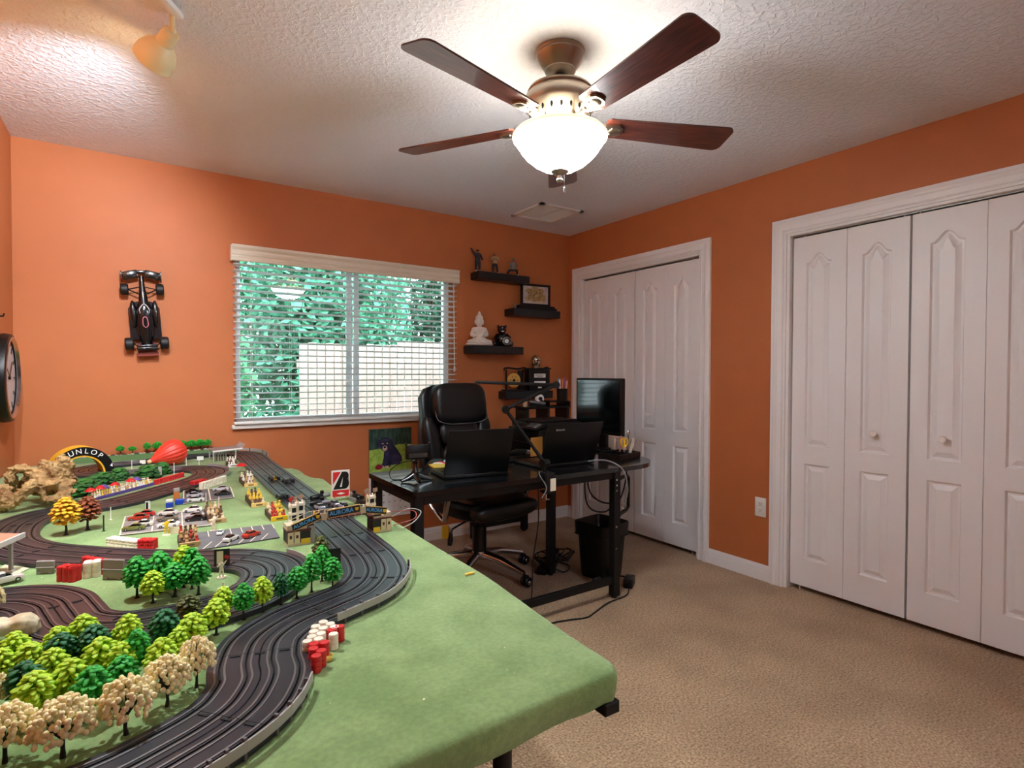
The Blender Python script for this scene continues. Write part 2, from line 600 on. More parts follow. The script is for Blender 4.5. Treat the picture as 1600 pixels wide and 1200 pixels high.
# outlet beside the near closet
o = thing('wall_outlet', 'white double socket plate low on the orange wall between the closets', 'outlet', (XR - 0.0005, 1.975, 0.44), -math.pi / 2)
MB().rbox((0, -0.003, 0), (0.072, 0.006, 0.116), 0.003).build('plate', M_PLASTW, o)
for s in (-1, 1):
    q = MB(); q.rbox((0, -0.0068, s * 0.0195), (0.034, 0.003, 0.028), 0.006)
    q = q.build('socket', M_PLASTW, o)
    h = MB(); h.box((-0.006, -0.0084, s * 0.0195 + 0.004), (0.0022, 0.001, 0.009)); h.box((0.006, -0.0084, s * 0.0195 + 0.004), (0.0022, 0.001, 0.007)); h.cyl((0, -0.008, s * 0.0195 - 0.007), (0, -0.0089, s * 0.0195 - 0.007), 0.0025, n=10)
    h.build('socket_hole', M_DARK, q, smooth=None)

# air vent in the ceiling
vt = thing('ceiling_vent', 'white square air return vent in the ceiling near the far corner', 'vent', (2.555, 3.345, HC - 0.0005))
f = MB()
for s in (-1, 1):
    f.box((s * 0.175, 0, -0.006), (0.035, 0.385, 0.012)); f.box((0, s * 0.175, -0.006), (0.385, 0.035, 0.012))
f.build('frame', M_WHITE, vt, smooth=None)
sl = MB()
for i in range(22):
    if i == 11: continue
    sl.box((-0.148 + i * 0.0141, 0, -0.004), (0.011, 0.315, 0.0012), Matrix.Rotation(R(28), 3, 'Y'))
sl.build('louvre', M_WHITE, vt, smooth=None)
MB().box((0.004, 0, -0.006), (0.012, 0.315, 0.01)).build('centre_bar', M_WHITE, vt, smooth=None)
MB().box((0, 0, -0.0005), (0.32, 0.32, 0.001)).build('duct', mat('grey_duct', (120, 116, 112)), vt, smooth=None)

# ---------------------------------------------------------------- window, blind
M_FRAME = mat('white_vinyl_frame', (226, 232, 236), rough=0.35)
M_GLASS = None
def glass():
    m = bpy.data.materials.new('window_glass')
    m.use_nodes = True
    nt = m.node_tree
    for n in list(nt.nodes):
        if n.type != 'OUTPUT_MATERIAL': nt.nodes.remove(n)
    out = [n for n in nt.nodes if n.type == 'OUTPUT_MATERIAL'][0]
    tr = nt.nodes.new('ShaderNodeBsdfTransparent'); tr.inputs['Color'].default_value = (0.93, 0.97, 0.96, 1)
    gl = nt.nodes.new('ShaderNodeBsdfGlossy'); gl.inputs['Roughness'].default_value = 0.02
    fr = nt.nodes.new('ShaderNodeFresnel'); fr.inputs['IOR'].default_value = 1.45
    mx = nt.nodes.new('ShaderNodeMixShader')
    nt.links.new(fr.outputs['Fac'], mx.inputs['Fac'])
    nt.links.new(tr.outputs['BSDF'], mx.inputs[1])
    nt.links.new(gl.outputs['BSDF'], mx.inputs[2])
    nt.links.new(mx.outputs['Shader'], out.inputs['Surface'])
    return m
M_GLASS = glass()
win = struct(bpy.data.objects.new('window_1', None)); COL.objects.link(win)
win.location = (WX0, YB, WZ0)
ww, wh = WX1 - WX0, WZ1 - WZ0
f = MB()
for x in (0.018, ww - 0.018): f.box((x, 0.085, wh / 2), (0.036, 0.05, wh))
for z in (0.018, wh - 0.018): f.box((ww / 2, 0.085, z), (ww - 0.072, 0.05, 0.036))
f.build('frame', M_FRAME, win, smooth=None)
for x in (ww / 2 - 0.02, ww / 2 + 0.03): MB().box((x, 0.080, wh / 2), (0.034, 0.03, wh - 0.072)).build('meeting_stile', M_FRAME, win, smooth=None)
for i in range(2):
    MB().box((0.036 + (i + 0.5) * (ww / 2 - 0.036), 0.088 - 0.006 * i, wh / 2), (ww / 2 - 0.05, 0.004, wh - 0.072)).build('pane', M_GLASS, win, smooth=None)
MB().rbox((ww / 2 - 0.008, 0.036, -0.014), (ww + 0.03, 0.135, 0.024), 0.004).build('sill', mat('marble_sill', (232, 228, 220), rough=0.3), win)

bl = thing('window_blind', 'white horizontal slat blind with a moulded valance over the window', 'blind', (0, 0, 0))
BX0, BX1 = 0.500, 2.020
v = MB()
prof = [(-0.062, 1.918), (-0.066, 1.922), (-0.066, 1.936), (-0.059, 1.945), (-0.059, 1.952), (-0.063, 1.958), (-0.063, 1.972), (-0.057, 1.981), (-0.057, 1.985), (-0.068, 2.000), (-0.070, 2.016), (-0.052, 2.016), (-0.052, 1.918)]
v.prism([(YB + a, z) for a, z in prof], 0.491, 2.034, axis='x')
for x in (0.491, 2.034): v.bb((x - 0.005, YB - 0.056, 1.918), (x + 0.005, YB - 0.002, 2.014))
v.build('valance', mat('ivory_valance', (226, 216, 198), rough=0.4), bl, smooth=20)
MB().bb((BX0 + 0.01, YB - 0.048, 1.945), (BX1 - 0.01, YB - 0.004, 1.985)).build('head_rail', M_PLASTW, bl, smooth=None)
M_SLAT = mat('white_blind_slat', (232, 238, 242), rough=0.3)
sm = MB()
nseg = 6
pr = []
for k in range(nseg + 1):
    u = -1 + 2 * k / nseg
    pr.append((u * 0.0235, 0.0028 * (1 - u * u)))
vs = []
for x in (0, BX1 - BX0):
    vs += [(x, a, c + 0.0011) for a, c in pr] + [(x, a, c - 0.0011) for a, c in reversed(pr)]
n = len(vs) // 2
sm.add(vs, [(i, (i + 1) % n, n + (i + 1) % n, n + i) for i in range(n)] + [tuple(range(n)), tuple(reversed(range(n, 2 * n)))])
slat_me = sm.mesh('slat', M_SLAT)
NS = 25
SZ0, SZ1 = 0.962, 1.900
for i in range(NS):
    z = SZ0 + (SZ1 - SZ0) * i / (NS - 1)
    inst(slat_me, 'slat', bl, (BX0, YB - 0.030, z), (R(-8 + random.uniform(-1.5, 1.5)), random.uniform(-0.0006, 0.0006), 0))
MB().rbox(((BX0 + BX1) / 2, YB - 0.030, 0.936), (BX1 - BX0, 0.046, 0.015), 0.004).build('bottom_rail', M_PLASTW, bl)
cords = [0.60, 0.83, 1.16, 1.50, 1.82]
cm = MB()
cm.cyl((0, -0.0245, 0.94), (0, -0.0245, 1.95), 0.0009, n=5); cm.cyl((0, 0.0245, 0.94), (0, 0.0245, 1.95), 0.0009, n=5)
cme = cm.mesh('ladder_cord', M_PLASTW)
for x in cords: inst(cme, 'ladder_cord', bl, (x, YB - 0.030, 0))
wnd = MB(); wnd.cyl((1.985, YB - 0.062, 1.93), (1.992, YB - 0.064, 1.30), 0.004, n=6); wnd.lathe([(0.004, 0), (0.008, -0.012), (0.007, -0.04), (0.002, -0.045)], 8, (1.992, YB - 0.064, 1.30))
wnd.build('cord', M_PLASTW, bl)

# ---------------------------------------------------------------- outside the window
g = MB(); g.bb((-8, YB + T, -0.25), (12, 16, -0.15)); struct(g.build('ground', mat('lawn_outside', (92, 128, 70), rough=0.9, var=0.35, vscale=4), smooth=None))
M_FENCE = mat('fence_wood', (184, 164, 158), rough=0.8, var=0.12, vscale=6, stretch=(4, 4, 0.4))
fn = thing('garden_fence', 'weathered tan board fence standing beyond the window', 'fence', (0, 0, 0))
fm = MB(); fm.rbox((0, 0, 0.71), (0.086, 0.022, 1.72), 0.006, 1)
fme = fm.mesh('board', M_FENCE)
fm2 = MB(); fm2.rbox((0, 0, 0.74), (0.086, 0.022, 1.78), 0.006, 1)
fme2 = fm2.mesh('board', M_FENCE)
FY = 6.3
x = 1.52
while x < 4.6:
    tall = x > 2.62
    inst(fme2 if tall else fme, 'board', fn, (x, FY + random.uniform(-0.004, 0.004), random.uniform(-0.012, 0.012)))
    x += 0.093
rl = MB()
rl.bb((1.46, FY + 0.014, 0.2), (4.66, FY + 0.06, 0.29)); rl.bb((1.46, FY + 0.014, 1.3), (4.66, FY + 0.06, 1.39)); rl.build('rail', M_FENCE, fn, smooth=None)
# return of the fence running back towards the house on the right
fn2 = thing('garden_fence', 'short run of tan fence boards at the side of the garden', 'fence', (0, 0, 0))
for i in range(14):
    inst(fme2, 'board', fn2, (3.62, 4.75 + i * 0.094, 0), (0, 0, math.pi / 2))

def leaf_ball(n, r, seed, size=0.05):
    rnd = random.Random(seed)
    vs, fs = [], []
    for i in range(n):
        d = Vector((rnd.gauss(0, 1), rnd.gauss(0, 1), rnd.gauss(0, 1))).normalized() * (rnd.random() ** 0.45)
        c = Vector((d.x * r[0], d.y * r[1], d.z * r[2]))
        a = Vector((rnd.gauss(0, 1), rnd.gauss(0, 1), rnd.gauss(0, 1))).normalized()
        bb = a.orthogonal().normalized()
        s1 = size * rnd.uniform(0.7, 1.5)
        o = len(vs)
        vs += [c + a * s1, c + bb * s1 * 0.5, c - a * s1, c - bb * s1 * 0.5]
        fs += [(o, o + 1, o + 2), (o, o + 2, o + 3)]
    return MB().add(vs, fs)
GREENS = [mat('leaf_green', (62, 136, 92), rough=0.6, var=0.4, vscale=3), mat('leaf_teal', (84, 156, 124), rough=0.6, var=0.4, vscale=3), mat('leaf_dark', (46, 104, 76), rough=0.6, var=0.4, vscale=3)]
bushes = [
    (0.25, 6.6, 1.0, (0.85, 0.6, 1.2), 0, 'broad mid green shrub outside the left end of the window'),
    (2.2, 7.9, 1.9, (1.25, 0.7, 1.9), 1, 'tall pale green tree behind the lower part of the fence'),
    (4.3, 8.0, 2.0, (0.85, 0.7, 1.9), 2, 'dark green tree behind the taller part of the fence'),
    (-0.9, 8.3, 2.2, (1.0, 0.8, 2.1), 2, 'dark green tree far left beyond the window'),
    (2.6, 10.6, 2.9, (3.0, 1.0, 2.6), 1, 'high pale green tree filling the top of the window view'),
    (6.3, 9.4, 2.4, (1.1, 0.9, 2.2), 0, 'mid green tree beyond the fence at the right of the window'),
    (0.75, 5.35, 0.35, (0.5, 0.4, 0.5), 2, 'low dark green bush close to the window'),
    (0.3, 10.6, 2.6, (1.2, 1.0, 2.5), 0, 'mid green tree behind the shrub at the left of the window'),
]
for i, (x, y, z, r, k, lab) in enumerate(bushes):
    t = thing('garden_tree', lab, 'tree', (x, y, -0.15), group='trees and shrubs outside the window')
    leaf_ball(int(8500 * max(0.35, min(1.6, r[0]))), r, 40 + i, 0.062 if r[0] > 0.6 else 0.045).build('foliage', GREENS[k], t, smooth=None, loc=(0, 0, z + 0.15))
    tb = MB(); tb.tube([(0, 0, 0), (0.03, 0.02, (z + 0.15) * 0.5), (-0.02, 0, z + 0.15 + r[2] * 0.4)], [0.07, 0.055, 0.03], 8)
    tb.build('trunk', mat('bark', (92, 76, 62), rough=0.9), t)

# ---------------------------------------------------------------- ceiling fan
M_BLADE = mat('dark_walnut_blade', (104, 50, 38), rough=0.33, color2=(50, 22, 19), vscale=9, detail=6, stretch=(1.0, 14, 1), coat=0.35)
fan = thing('ceiling_fan', 'brushed nickel ceiling fan with five dark wooden blades and a lit glass bowl', 'ceiling fan', (FAN.x, FAN.y, HC))
c = MB(); c.lathe([(0.0, 0.0), (0.092, 0.0), (0.094, -0.006), (0.090, -0.012), (0.092, -0.020), (0.086, -0.030), (0.070, -0.052), (0.056, -0.066), (0.058, -0.072), (0.046, -0.084), (0.030, -0.090), (0.0, -0.091)], 40)
c.build('canopy', M_NICKEL, fan)
MB().lathe([(0.028, -0.088), (0.028, -0.098), (0.018, -0.106), (0.0, -0.107)], 24).build('ball_joint', M_BLACK, fan)
MB().cyl((0, 0, -0.10), (0, 0, -0.135), 0.0125, n=20).build('down_rod', M_NICKEL, fan)
h = MB(); h.lathe([(0.0, -0.122), (0.05, -0.123), (0.10, -0.132), (0.118, -0.142), (0.122, -0.150), (0.118, -0.156), (0.128, -0.166), (0.134, -0.178), (0.134, -0.200), (0.128, -0.212), (0.118, -0.222), (0.104, -0.250), (0.092, -0.264), (0.080, -0.268), (0.0, -0.268)], 56)
hs = h.build('motor_housing', M_NICKEL, fan)
for i in range(20):
    a = 2 * math.pi * i / 20
    m = MB(); m.ell((0, 0, 0), (0.0032, 0.005, 0.013), 8, 6)
    inst(MATS.setdefault('_slotme', m.mesh('vent_slot', M_DARK)), 'vent_slot', hs, (0.112 * math.cos(a), 0.112 * math.sin(a), -0.237), (0, R(-27), a) if False else (0, 0, a))
MB().lathe([(0.0, -0.266), (0.060, -0.266), (0.066, -0.272), (0.066, -0.288), (0.058, -0.294), (0.05, -0.300), (0.0, -0.300)], 40).build('switch_housing', M_NICKEL, fan)
BR = 0.69
bm_ = MB()
pl = []
r0, r1, hw0, hw1 = 0.175, BR, 0.052, 0.071
for k in range(7):
    t = math.pi / 2 * k / 6; pl.append((r1 - 0.028 + 0.028 * math.cos(t) if False else r1 - 0.028 * (1 - math.sin(t)) if False else r1 - 0.03 + 0.03 * math.cos(math.pi / 2 - t), -hw1 + 0.03 - 0.03 * math.sin(math.pi / 2 - t)))
poly = [(r0, -hw0 + 0.012), (r0 + 0.012, -hw0)]
for k in range(7):
    t = -math.pi / 2 + math.pi / 2 * k / 6
    poly.append((r1 - 0.03 + 0.03 * math.cos(t), -hw1 + 0.03 + 0.03 * math.sin(t)))
for k in range(7):
    t = math.pi / 2 * k / 6
    poly.append((r1 - 0.03 + 0.03 * math.cos(t), hw1 - 0.03 + 0.03 * math.sin(t)))
poly += [(r0 + 0.012, hw0), (r0, hw0 - 0.012)]
bm_.prism(poly, -0.003, 0.003)
blade_me = bm_.mesh('blade', M_BLADE)
ir = MB()
ir.M = Matrix.Identity(4)
ir.tube([(0.070, 0, -0.004), (0.10, 0, -0.012), (0.13, 0, -0.014), (0.165, 0, -0.010)], [0.013, 0.015, 0.015, 0.013], 10, flat=0.5)
ir.prism([(0.15, -0.016), (0.185, -0.030), (0.225, -0.032), (0.243, -0.020), (0.246, 0.0), (0.243, 0.020), (0.225, 0.032), (0.185, 0.030), (0.15, 0.016)], -0.013, -0.0035)
ir.ell((0.215, 0, -0.013), (0.024, 0.021, 0.006), 12, 6)
for q in (-0.016, 0.016): ir.ell((0.20, q, -0.0135), 0.004, 8, 5)
iron_me = ir.mesh('blade_iron', M_NICKEL)
for k in range(5):
    a = R(50 + 72 * k)
    q = inst(iron_me, 'blade_iron', fan, (0, 0, -0.262), (R(-12), 0, a))
    q2 = inst(blade_me, 'blade', fan, (0, 0, -0.262), (R(-12), 0, a))
def bowl_mat():
    m = bpy.data.materials.new('lit_frosted_glass')
    m.use_nodes = True
    nt = m.node_tree
    b = nt.nodes['Principled BSDF']
    b.inputs['Base Color'].default_value = lin((250, 240, 214))
    b.inputs['Roughness'].default_value = 0.3
    tc = nt.nodes.new('ShaderNodeTexCoord'); sp = nt.nodes.new('ShaderNodeSeparateXYZ')
    nt.links.new(tc.outputs['Object'], sp.inputs['Vector'])
    mr = nt.nodes.new('ShaderNodeMapRange')       # the bulbs sit low in the bowl, its rim glows less
    mr.inputs['From Min'].default_value = -0.315; mr.inputs['From Max'].default_value = -0.385
    mr.inputs['To Min'].default_value = 0.45; mr.inputs['To Max'].default_value = BOWL_STRENGTH
    nt.links.new(sp.outputs['Z'], mr.inputs['Value'])
    cr = nt.nodes.new('ShaderNodeMapRange'); cr.inputs['From Min'].default_value = -0.315; cr.inputs['From Max'].default_value = -0.36
    nt.links.new(sp.outputs['Z'], cr.inputs['Value'])
    mx = nt.nodes.new('ShaderNodeMixRGB'); mx.inputs['Color1'].default_value = (1.0, 0.84, 0.50, 1); mx.inputs['Color2'].default_value = (0.79, 0.90, 1.0, 1)
    nt.links.new(cr.outputs['Result'], mx.inputs['Fac']); nt.links.new(mx.outputs['Color'], b.inputs['Emission Color'])
    nt.links.new(mr.outputs['Result'], b.inputs['Emission Strength'])
    return m
def inner_glass():
    m = mat('lit_glass_inside', (250, 244, 226), rough=0.5, emit=7.0, emit_color=(255, 246, 232))
    return m
bo = MB()
outer = [(0.172, -0.304), (0.178, -0.312), (0.176, -0.322), (0.166, -0.332), (0.162, -0.340), (0.150, -0.356), (0.146, -0.364), (0.128, -0.386), (0.100, -0.410), (0.066, -0.430), (0.030, -0.440), (0.0, -0.442)]
inner = [(max(0, r - 0.004), z + 0.004) for r, z in reversed(outer)]
bo.cur = 1; bo.lathe([(0.0, -0.438)] + inner[1:], 56)
bo.cur = 0; bo.lathe([inner[-1]] + outer, 56)
bo.build('glass_bowl', [bowl_mat(), inner_glass()], fan)
MB().lathe([(0.006, -0.30), (0.006, -0.44)], 10).build('stem', M_NICKEL, fan)
MB().lathe([(0.0, -0.436), (0.034, -0.437), (0.034, -0.443), (0.026, -0.450), (0.012, -0.458), (0.010, -0.468), (0.013, -0.474), (0.008, -0.482), (0.0, -0.484)], 28).build('finial', M_NICKEL, fan)
pc = MB(); pc.cyl((0.014, -0.01, -0.45), (0.014, -0.01, -0.50), 0.0012, n=6); pc.lathe([(0.0, -0.498), (0.004, -0.502), (0.0045, -0.52), (0.0, -0.524)], 10, (0.014, -0.01, 0))
pc.build('pull_chain', M_CHROME, fan)

# ---------------------------------------------------------------- ceiling track spotlight
M_CREAM = mat('cream_enamel', (238, 222, 178), rough=0.35)
tl = thing('track_spotlight', 'cream spotlight head and added unseen ones on a white ceiling rail above the layout table', 'spotlight', (0.125, 2.19, HC))
rail_dir = Vector((-0.53, -0.85, 0)).normalized()
q = MB()
p0, p1 = Vector((0.012, 0.006, -0.012)), rail_dir * 0.80 + Vector((0, 0, -0.012))
ang = math.atan2(rail_dir.y, rail_dir.x)
q.rbox((p0 + p1) / 2, ((p1 - p0).length, 0.034, 0.022), 0.008, 2, Matrix.Rotation(ang, 3, 'Z'))
q.build('rail', M_WHITE, tl)
M_BULB = mat('spot_bulb', (255, 236, 200), emit=25.0, emit_color=(255, 226, 180))
def spot_head(foot, aim, cone):
    foot = Vector(foot); aim = Vector(aim).normalized()
    h = MB()
    piv = foot + Vector((0, 0, -0.048))
    h.cyl(foot, piv, 0.0075, n=12); h.ell(piv, 0.011, 10, 6)
    rot = aim.to_track_quat('-Z', 'Y').to_matrix()
    a = h.build('arm', M_CREAM, tl)
    s = MB()
    base = piv + aim * 0.004
    K = 1.22
    s.lathe([(r_ * K, z_ * K) for r_, z_ in [(0.0, 0.0), (0.019, 0.0), (0.0215, -0.004), (0.0225, -0.042), (0.027, -0.047), (0.042, -0.064), (0.050, -0.085), (0.053, -0.108), (0.0515, -0.108), (0.048, -0.086), (0.040, -0.066), (0.026, -0.050), (0.0, -0.048)]], 32, base, rot)
    s.build('lamp_shade', M_CREAM, tl)
    bb = MB(); bb.lathe([(0.0, -0.070), (0.030, -0.074), (0.040, -0.090), (0.036, -0.104), (0.0, -0.112)], 20, base, rot)
    bb.build('bulb', M_BULB, tl)
    L = lamp('track_bulb', 'SPOT', Vector(tl.location) + base + aim * 0.135, TRACK_WATTS, (0.84, 0.92, 1.0), spot_size=R(cone), spot_blend=0.7, shadow_soft_size=0.04)
    L.rotation_euler = aim.to_track_quat('-Z', 'Y').to_euler()
spot_head((-0.012, -0.006, -0.022), (-0.37, 0.79, -0.45), 105)
spot_head(tuple(rail_dir * 0.46 + Vector((0, 0, -0.022))), (0.03, -0.80, -1.45), 110)  # out-of-frame head, added to brighten the front wood
spot_head(tuple(rail_dir * 0.60 + Vector((0, 0, -0.022))), (-0.66, 0.45, 0.22), 100)
spot_head(tuple(rail_dir * 0.76 + Vector((0, 0, -0.022))), (0.07, 1.15, -1.55), 85)  # another unseen head, added to lift the rock and far left bend

# ---------------------------------------------------------------- floating shelves and what stands on them
def paint(o, mats, fn):
    me = o.data
    me.materials.clear()
    for m in mats: me.materials.append(m)
    for p in me.polygons: p.material_index = fn(p.center)
    return o

SHELVES = [(2.164, 2.640, 3.676, 1.966, 2.022, 'topmost black floating shelf, the one carrying three small figures'),
           (2.478, 2.947, 3.665, 1.704, 1.762, 'black floating shelf under the framed picture, nearest the far closet'),
           (2.103, 2.562, 3.648, 1.396, 1.455, 'black floating shelf with the white seated statue on it'),
           (2.423, 2.890, 3.687, 1.042, 1.104, 'lowest black floating shelf, behind the arm of the desk lamp')]
for x0, x1, y0, z0, z1, lab in SHELVES:
    s = MB(); s.rbox(((x0 + x1) / 2, (y0 + YB) / 2, (z0 + z1) / 2), (x1 - x0, YB - y0 - 0.001, z1 - z0), 0.003, 1)
    tag(s.build('floating_shelf', M_SHELF), lab, 'shelf', 'floating shelves beside the window')

M_NAVY = mat('navy_cloth', (22, 28, 44), rough=0.6)
M_TANCLOTH = mat('tan_cloth', (176, 150, 112), rough=0.6)
M_GREYCLOTH = mat('grey_cloth', (128, 122, 120), rough=0.6)
M_SKINTONE = mat('figurine_skin', (150, 104, 78), rough=0.5)
M_WSHOE = mat('white_shoe', (236, 236, 236), rough=0.5)
def figure(name, label, loc, rotz, h, J, cloth, legs, split=0.50, hair=None, group='figures on the top shelf'):
    """J: joints in units of body height; order fixed by BONES"""
    BONES = [(0, 1), (1, 2), (2, 3), (3, 4), (2, 5), (5, 6), (6, 7), (2, 8), (8, 9), (9, 10), (0, 11), (11, 12), (12, 13), (13, 14), (0, 15), (15, 16), (16, 17), (17, 18)]
    RAD = [.105, .105, .12, .05, .07, .066, .05, .038, .066, .05, .038, .082, .062, .044, .034, .082, .062, .044, .034]
    t = thing(name, label, 'figurine', loc, rotz, group)
    b = skin('body', [tuple(c * h for c in p) + (r * h,) for p, r in zip(J, RAD)], BONES, cloth, t, 2)
    zs = max(v.co.z for v in b.data.vertices)
    hands = [Vector(J[7]) * h, Vector(J[10]) * h]
    hd = Vector(J[4]) * h
    feet = [Vector(J[14]) * h, Vector(J[18]) * h, Vector(J[13]) * h, Vector(J[17]) * h]
    zsplit = J[0][2] * h
    def fn(c):
        if (c - hd).length < 0.085 * h or min((c - q).length for q in hands) < 0.04 * h: return 2
        if min((c - q).length for q in feet) < 0.05 * h: return 3
        return 0 if c.z > zsplit else 1
    paint(b, [cloth, legs, M_SKINTONE, M_WSHOE], fn)
    hh = MB(); hh.ell(hd + Vector((0, 0.006 * h, 0.012 * h)), (0.072 * h, 0.085 * h, 0.085 * h), 14, 9)
    head = hh.build('head', M_SKINTONE, t)
    n = MB(); n.ell(hd + Vector((0, -0.082 * h, 0.0)), (0.014 * h, 0.02 * h, 0.02 * h), 8, 5); n.build('nose', M_SKINTONE, head)
    e = MB()
    for s in (-1, 1): e.ell(hd + Vector((s * 0.028 * h, -0.070 * h, 0.022 * h)), 0.010 * h, 6, 4)
    e.build('eyes', M_DARK, head)
    if hair:
        k = MB(); k.ell(hd + Vector((0, 0.016 * h, 0.035 * h)), (0.078 * h, 0.09 * h, 0.075 * h), 14, 8); k.build('hair', hair, head)
    return t
ST = 2.023
stand = [(0, 0, .50), (0, 0, .62), (0, 0, .76), (0, 0, .84), (0, -.01, .92), (-.13, 0, .78), (-.16, -.02, .62), (-.13, -.08, .50), (.13, 0, .78), (.16, -.02, .62), (.13, -.08, .50),
         (-.07, 0, .46), (-.08, -.01, .26), (-.085, 0, .055), (-.09, -.07, .028), (.07, 0, .46), (.08, -.01, .26), (.085, 0, .055), (.09, -.07, .028)]
J1 = list(stand); J1[5] = (-.13, 0, .80); J1[6] = (-.24, -.01, .93); J1[7] = (-.33, -.02, 1.10); J1[9] = (.19, .01, .64); J1[10] = (.24, -.03, .52)
figure('figurine', 'small dark figure with one arm raised, leftmost on the top shelf', (2.19, 3.735, ST), R(-20), 0.165, J1, M_NAVY, M_NAVY, hair=M_DARK)
J2 = list(stand); J2[6] = (-.17, -.06, .66); J2[7] = (.05, -.14, .70); J2[9] = (.17, -.06, .66); J2[10] = (-.05, -.14, .73); J2[16] = (.10, -.04, .26); J2[17] = (.16, 0, .055); J2[18] = (.17, -.07, .028)
figure('figurine', 'small figure with folded arms and tan top, middle of the top shelf', (2.345, 3.735, ST), R(-25), 0.16, J2, M_TANCLOTH, M_NAVY, hair=None)
J3 = [(0, .05, .30), (0, .03, .42), (0, -.02, .56), (0, -.04, .64), (0, -.06, .72), (-.13, -.02, .57), (-.19, -.10, .44), (-.08, -.19, .46), (.13, -.02, .57), (.19, -.10, .44), (.08, -.19, .44),
      (-.09, .04, .31), (-.20, -.06, .22), (-.30, .0, .06), (-.34, -.05, .034), (.09, .04, .31), (.17, -.10, .24), (.22, .02, .06), (.25, -.05, .034)]
figure('figurine', 'small crouching figure in a grey top, rightmost on the top shelf', (2.515, 3.735, ST), R(-20), 0.17, J3, M_GREYCLOTH, M_NAVY, hair=M_GREYCLOTH)

# framed picture on a stepped plinth
pf = thing('framed_picture', 'black framed picture of tan animals on a stepped black stand', 'picture', (2.735, 3.73, 1.7625), R(-6))
q = MB(); q.rbox((0, 0, 0.010), (0.36, 0.09, 0.020), 0.003); q.rbox((0, 0.002, 0.028), (0.33, 0.075, 0.016), 0.003); q.build('plinth', M_BLACKM, pf)
q = MB()
W_, H_ = 0.275, 0.178
for s in (-1, 1):
    q.rbox((s * (W_ / 2 - 0.009), 0, 0.036 + H_ / 2), (0.018, 0.022, H_), 0.003); q.rbox((0, 0, 0.036 + H_ / 2 + s * (H_ / 2 - 0.009)), (W_, 0.022, 0.018), 0.003)
q.build('frame', M_BLACK, pf)
q = MB(); q.box((0, 0.002, 0.036 + H_ / 2), (W_ - 0.03, 0.006, H_ - 0.03)); pr_ = q.build('print', mat('lavender_print', (176, 158, 166), rough=0.5, color2=(206, 190, 176), vscale=18), pf, smooth=None)
q = MB()
rnd = random.Random(3)
for cx, cz, a, b_ in ((0.0, 0.055, .035, .025), (-.05, .03, .05, .02), (.04, .03, .04, .03), (-.02, .0, .06, .025), (.05, -.01, .045, .03), (-.06, -.03, .04, .02), (.02, -.035, .08, .025), (0, .02, .03, .03)):
    q.prism([(cx + a * math.cos(t) * rnd.uniform(.75, 1.1), 0.036 + H_ / 2 + cz + b_ * math.sin(t) * rnd.uniform(.75, 1.1)) for t in [2 * math.pi * k / 12 for k in range(12)]], -0.0016, -0.0011, axis='y')
q.build('printed_shape', mat('tan_print', (206, 176, 116), rough=0.5, color2=(122, 84, 50), vscale=60), pr_, smooth=None)
q = MB(); q.lathe([(0.010, 0), (0.011, 0.004), (0.007, 0.010), (0.009, 0.018), (0.010, 0.026), (0.006, 0.032), (0.007, 0.038), (0.004, 0.046), (0, 0.047)], 12, close=True)
tag(q.build('figurine', M_GREYCLOTH, loc=(2.515, 3.70, 1.7625)), 'tiny grey ornament beside the framed picture', 'figurine')

# white seated statue
M_STATUE = mat('white_stone', (226, 220, 212), rough=0.55, bump=0.2, bscale=120, bdist=0.001)
st = thing('seated_statue', 'white cross-legged meditating statue on the third shelf', 'statue', (2.205, 3.735, 1.456), R(-25))
hh = 0.268
js = [(0, .02, .13), (0, .02, .28), (0, .01, .44), (0, .0, .54), (0, -.01, .60), (-.16, .01, .46), (-.22, -.02, .30), (-.10, -.14, .27), (.16, .01, .46), (.22, -.02, .30), (.07, -.15, .30),
      (-.13, .02, .10), (-.33, -.10, .09), (-.12, -.22, .085), (.06, -.24, .08), (.13, .02, .10), (.33, -.10, .09), (.12, -.22, .10), (-.06, -.25, .11)]
rs = [.15, .13, .15, .065, .06, .085, .065, .05, .085, .065, .05, .11, .085, .07, .055, .11, .085, .07, .055]
bn = [(0, 1), (1, 2), (2, 3), (3, 4), (2, 5), (5, 6), (6, 7), (2, 8), (8, 9), (9, 10), (0, 11), (11, 12), (12, 13), (13, 14), (0, 15), (15, 16), (16, 17), (17, 18)]
skin('body', [tuple(c * hh for c in p) + (r * hh,) for p, r in zip(js, rs)], bn, M_STATUE, st, 2)
q = MB(); q.ell((0, -0.012 * hh, 0.70 * hh), (0.115 * hh, 0.12 * hh, 0.155 * hh), 18, 12); hd_ = q.build('head', M_STATUE, st)
q = MB(); q.ell((0, 0.0, 0.80 * hh), (0.112 * hh, 0.112 * hh, 0.09 * hh), 16, 8); q.lathe([(0.07 * hh, 0.84 * hh), (0.06 * hh, 0.90 * hh), (0.03 * hh, 0.96 * hh), (0.0, 1.0 * hh)], 14); q.build('topknot', M_STATUE, hd_)
q = MB()
for s in (-1, 1): q.ell((s * 0.118 * hh, 0.01 * hh, 0.68 * hh), (0.018 * hh, 0.03 * hh, 0.075 * hh), 8, 6)
q.build('ears', M_STATUE, hd_)
q = MB(); q.ell((0, -0.135 * hh, 0.68 * hh), (0.02 * hh, 0.022 * hh, 0.04 * hh), 8, 6); q.build('nose', M_STATUE, hd_)
q = MB(); q.ell((0, -0.02 * hh, 0.045 * hh), (0.40 * hh, 0.27 * hh, 0.045 * hh), 24, 8, e1=0.6); q.build('base', M_STATUE, st)

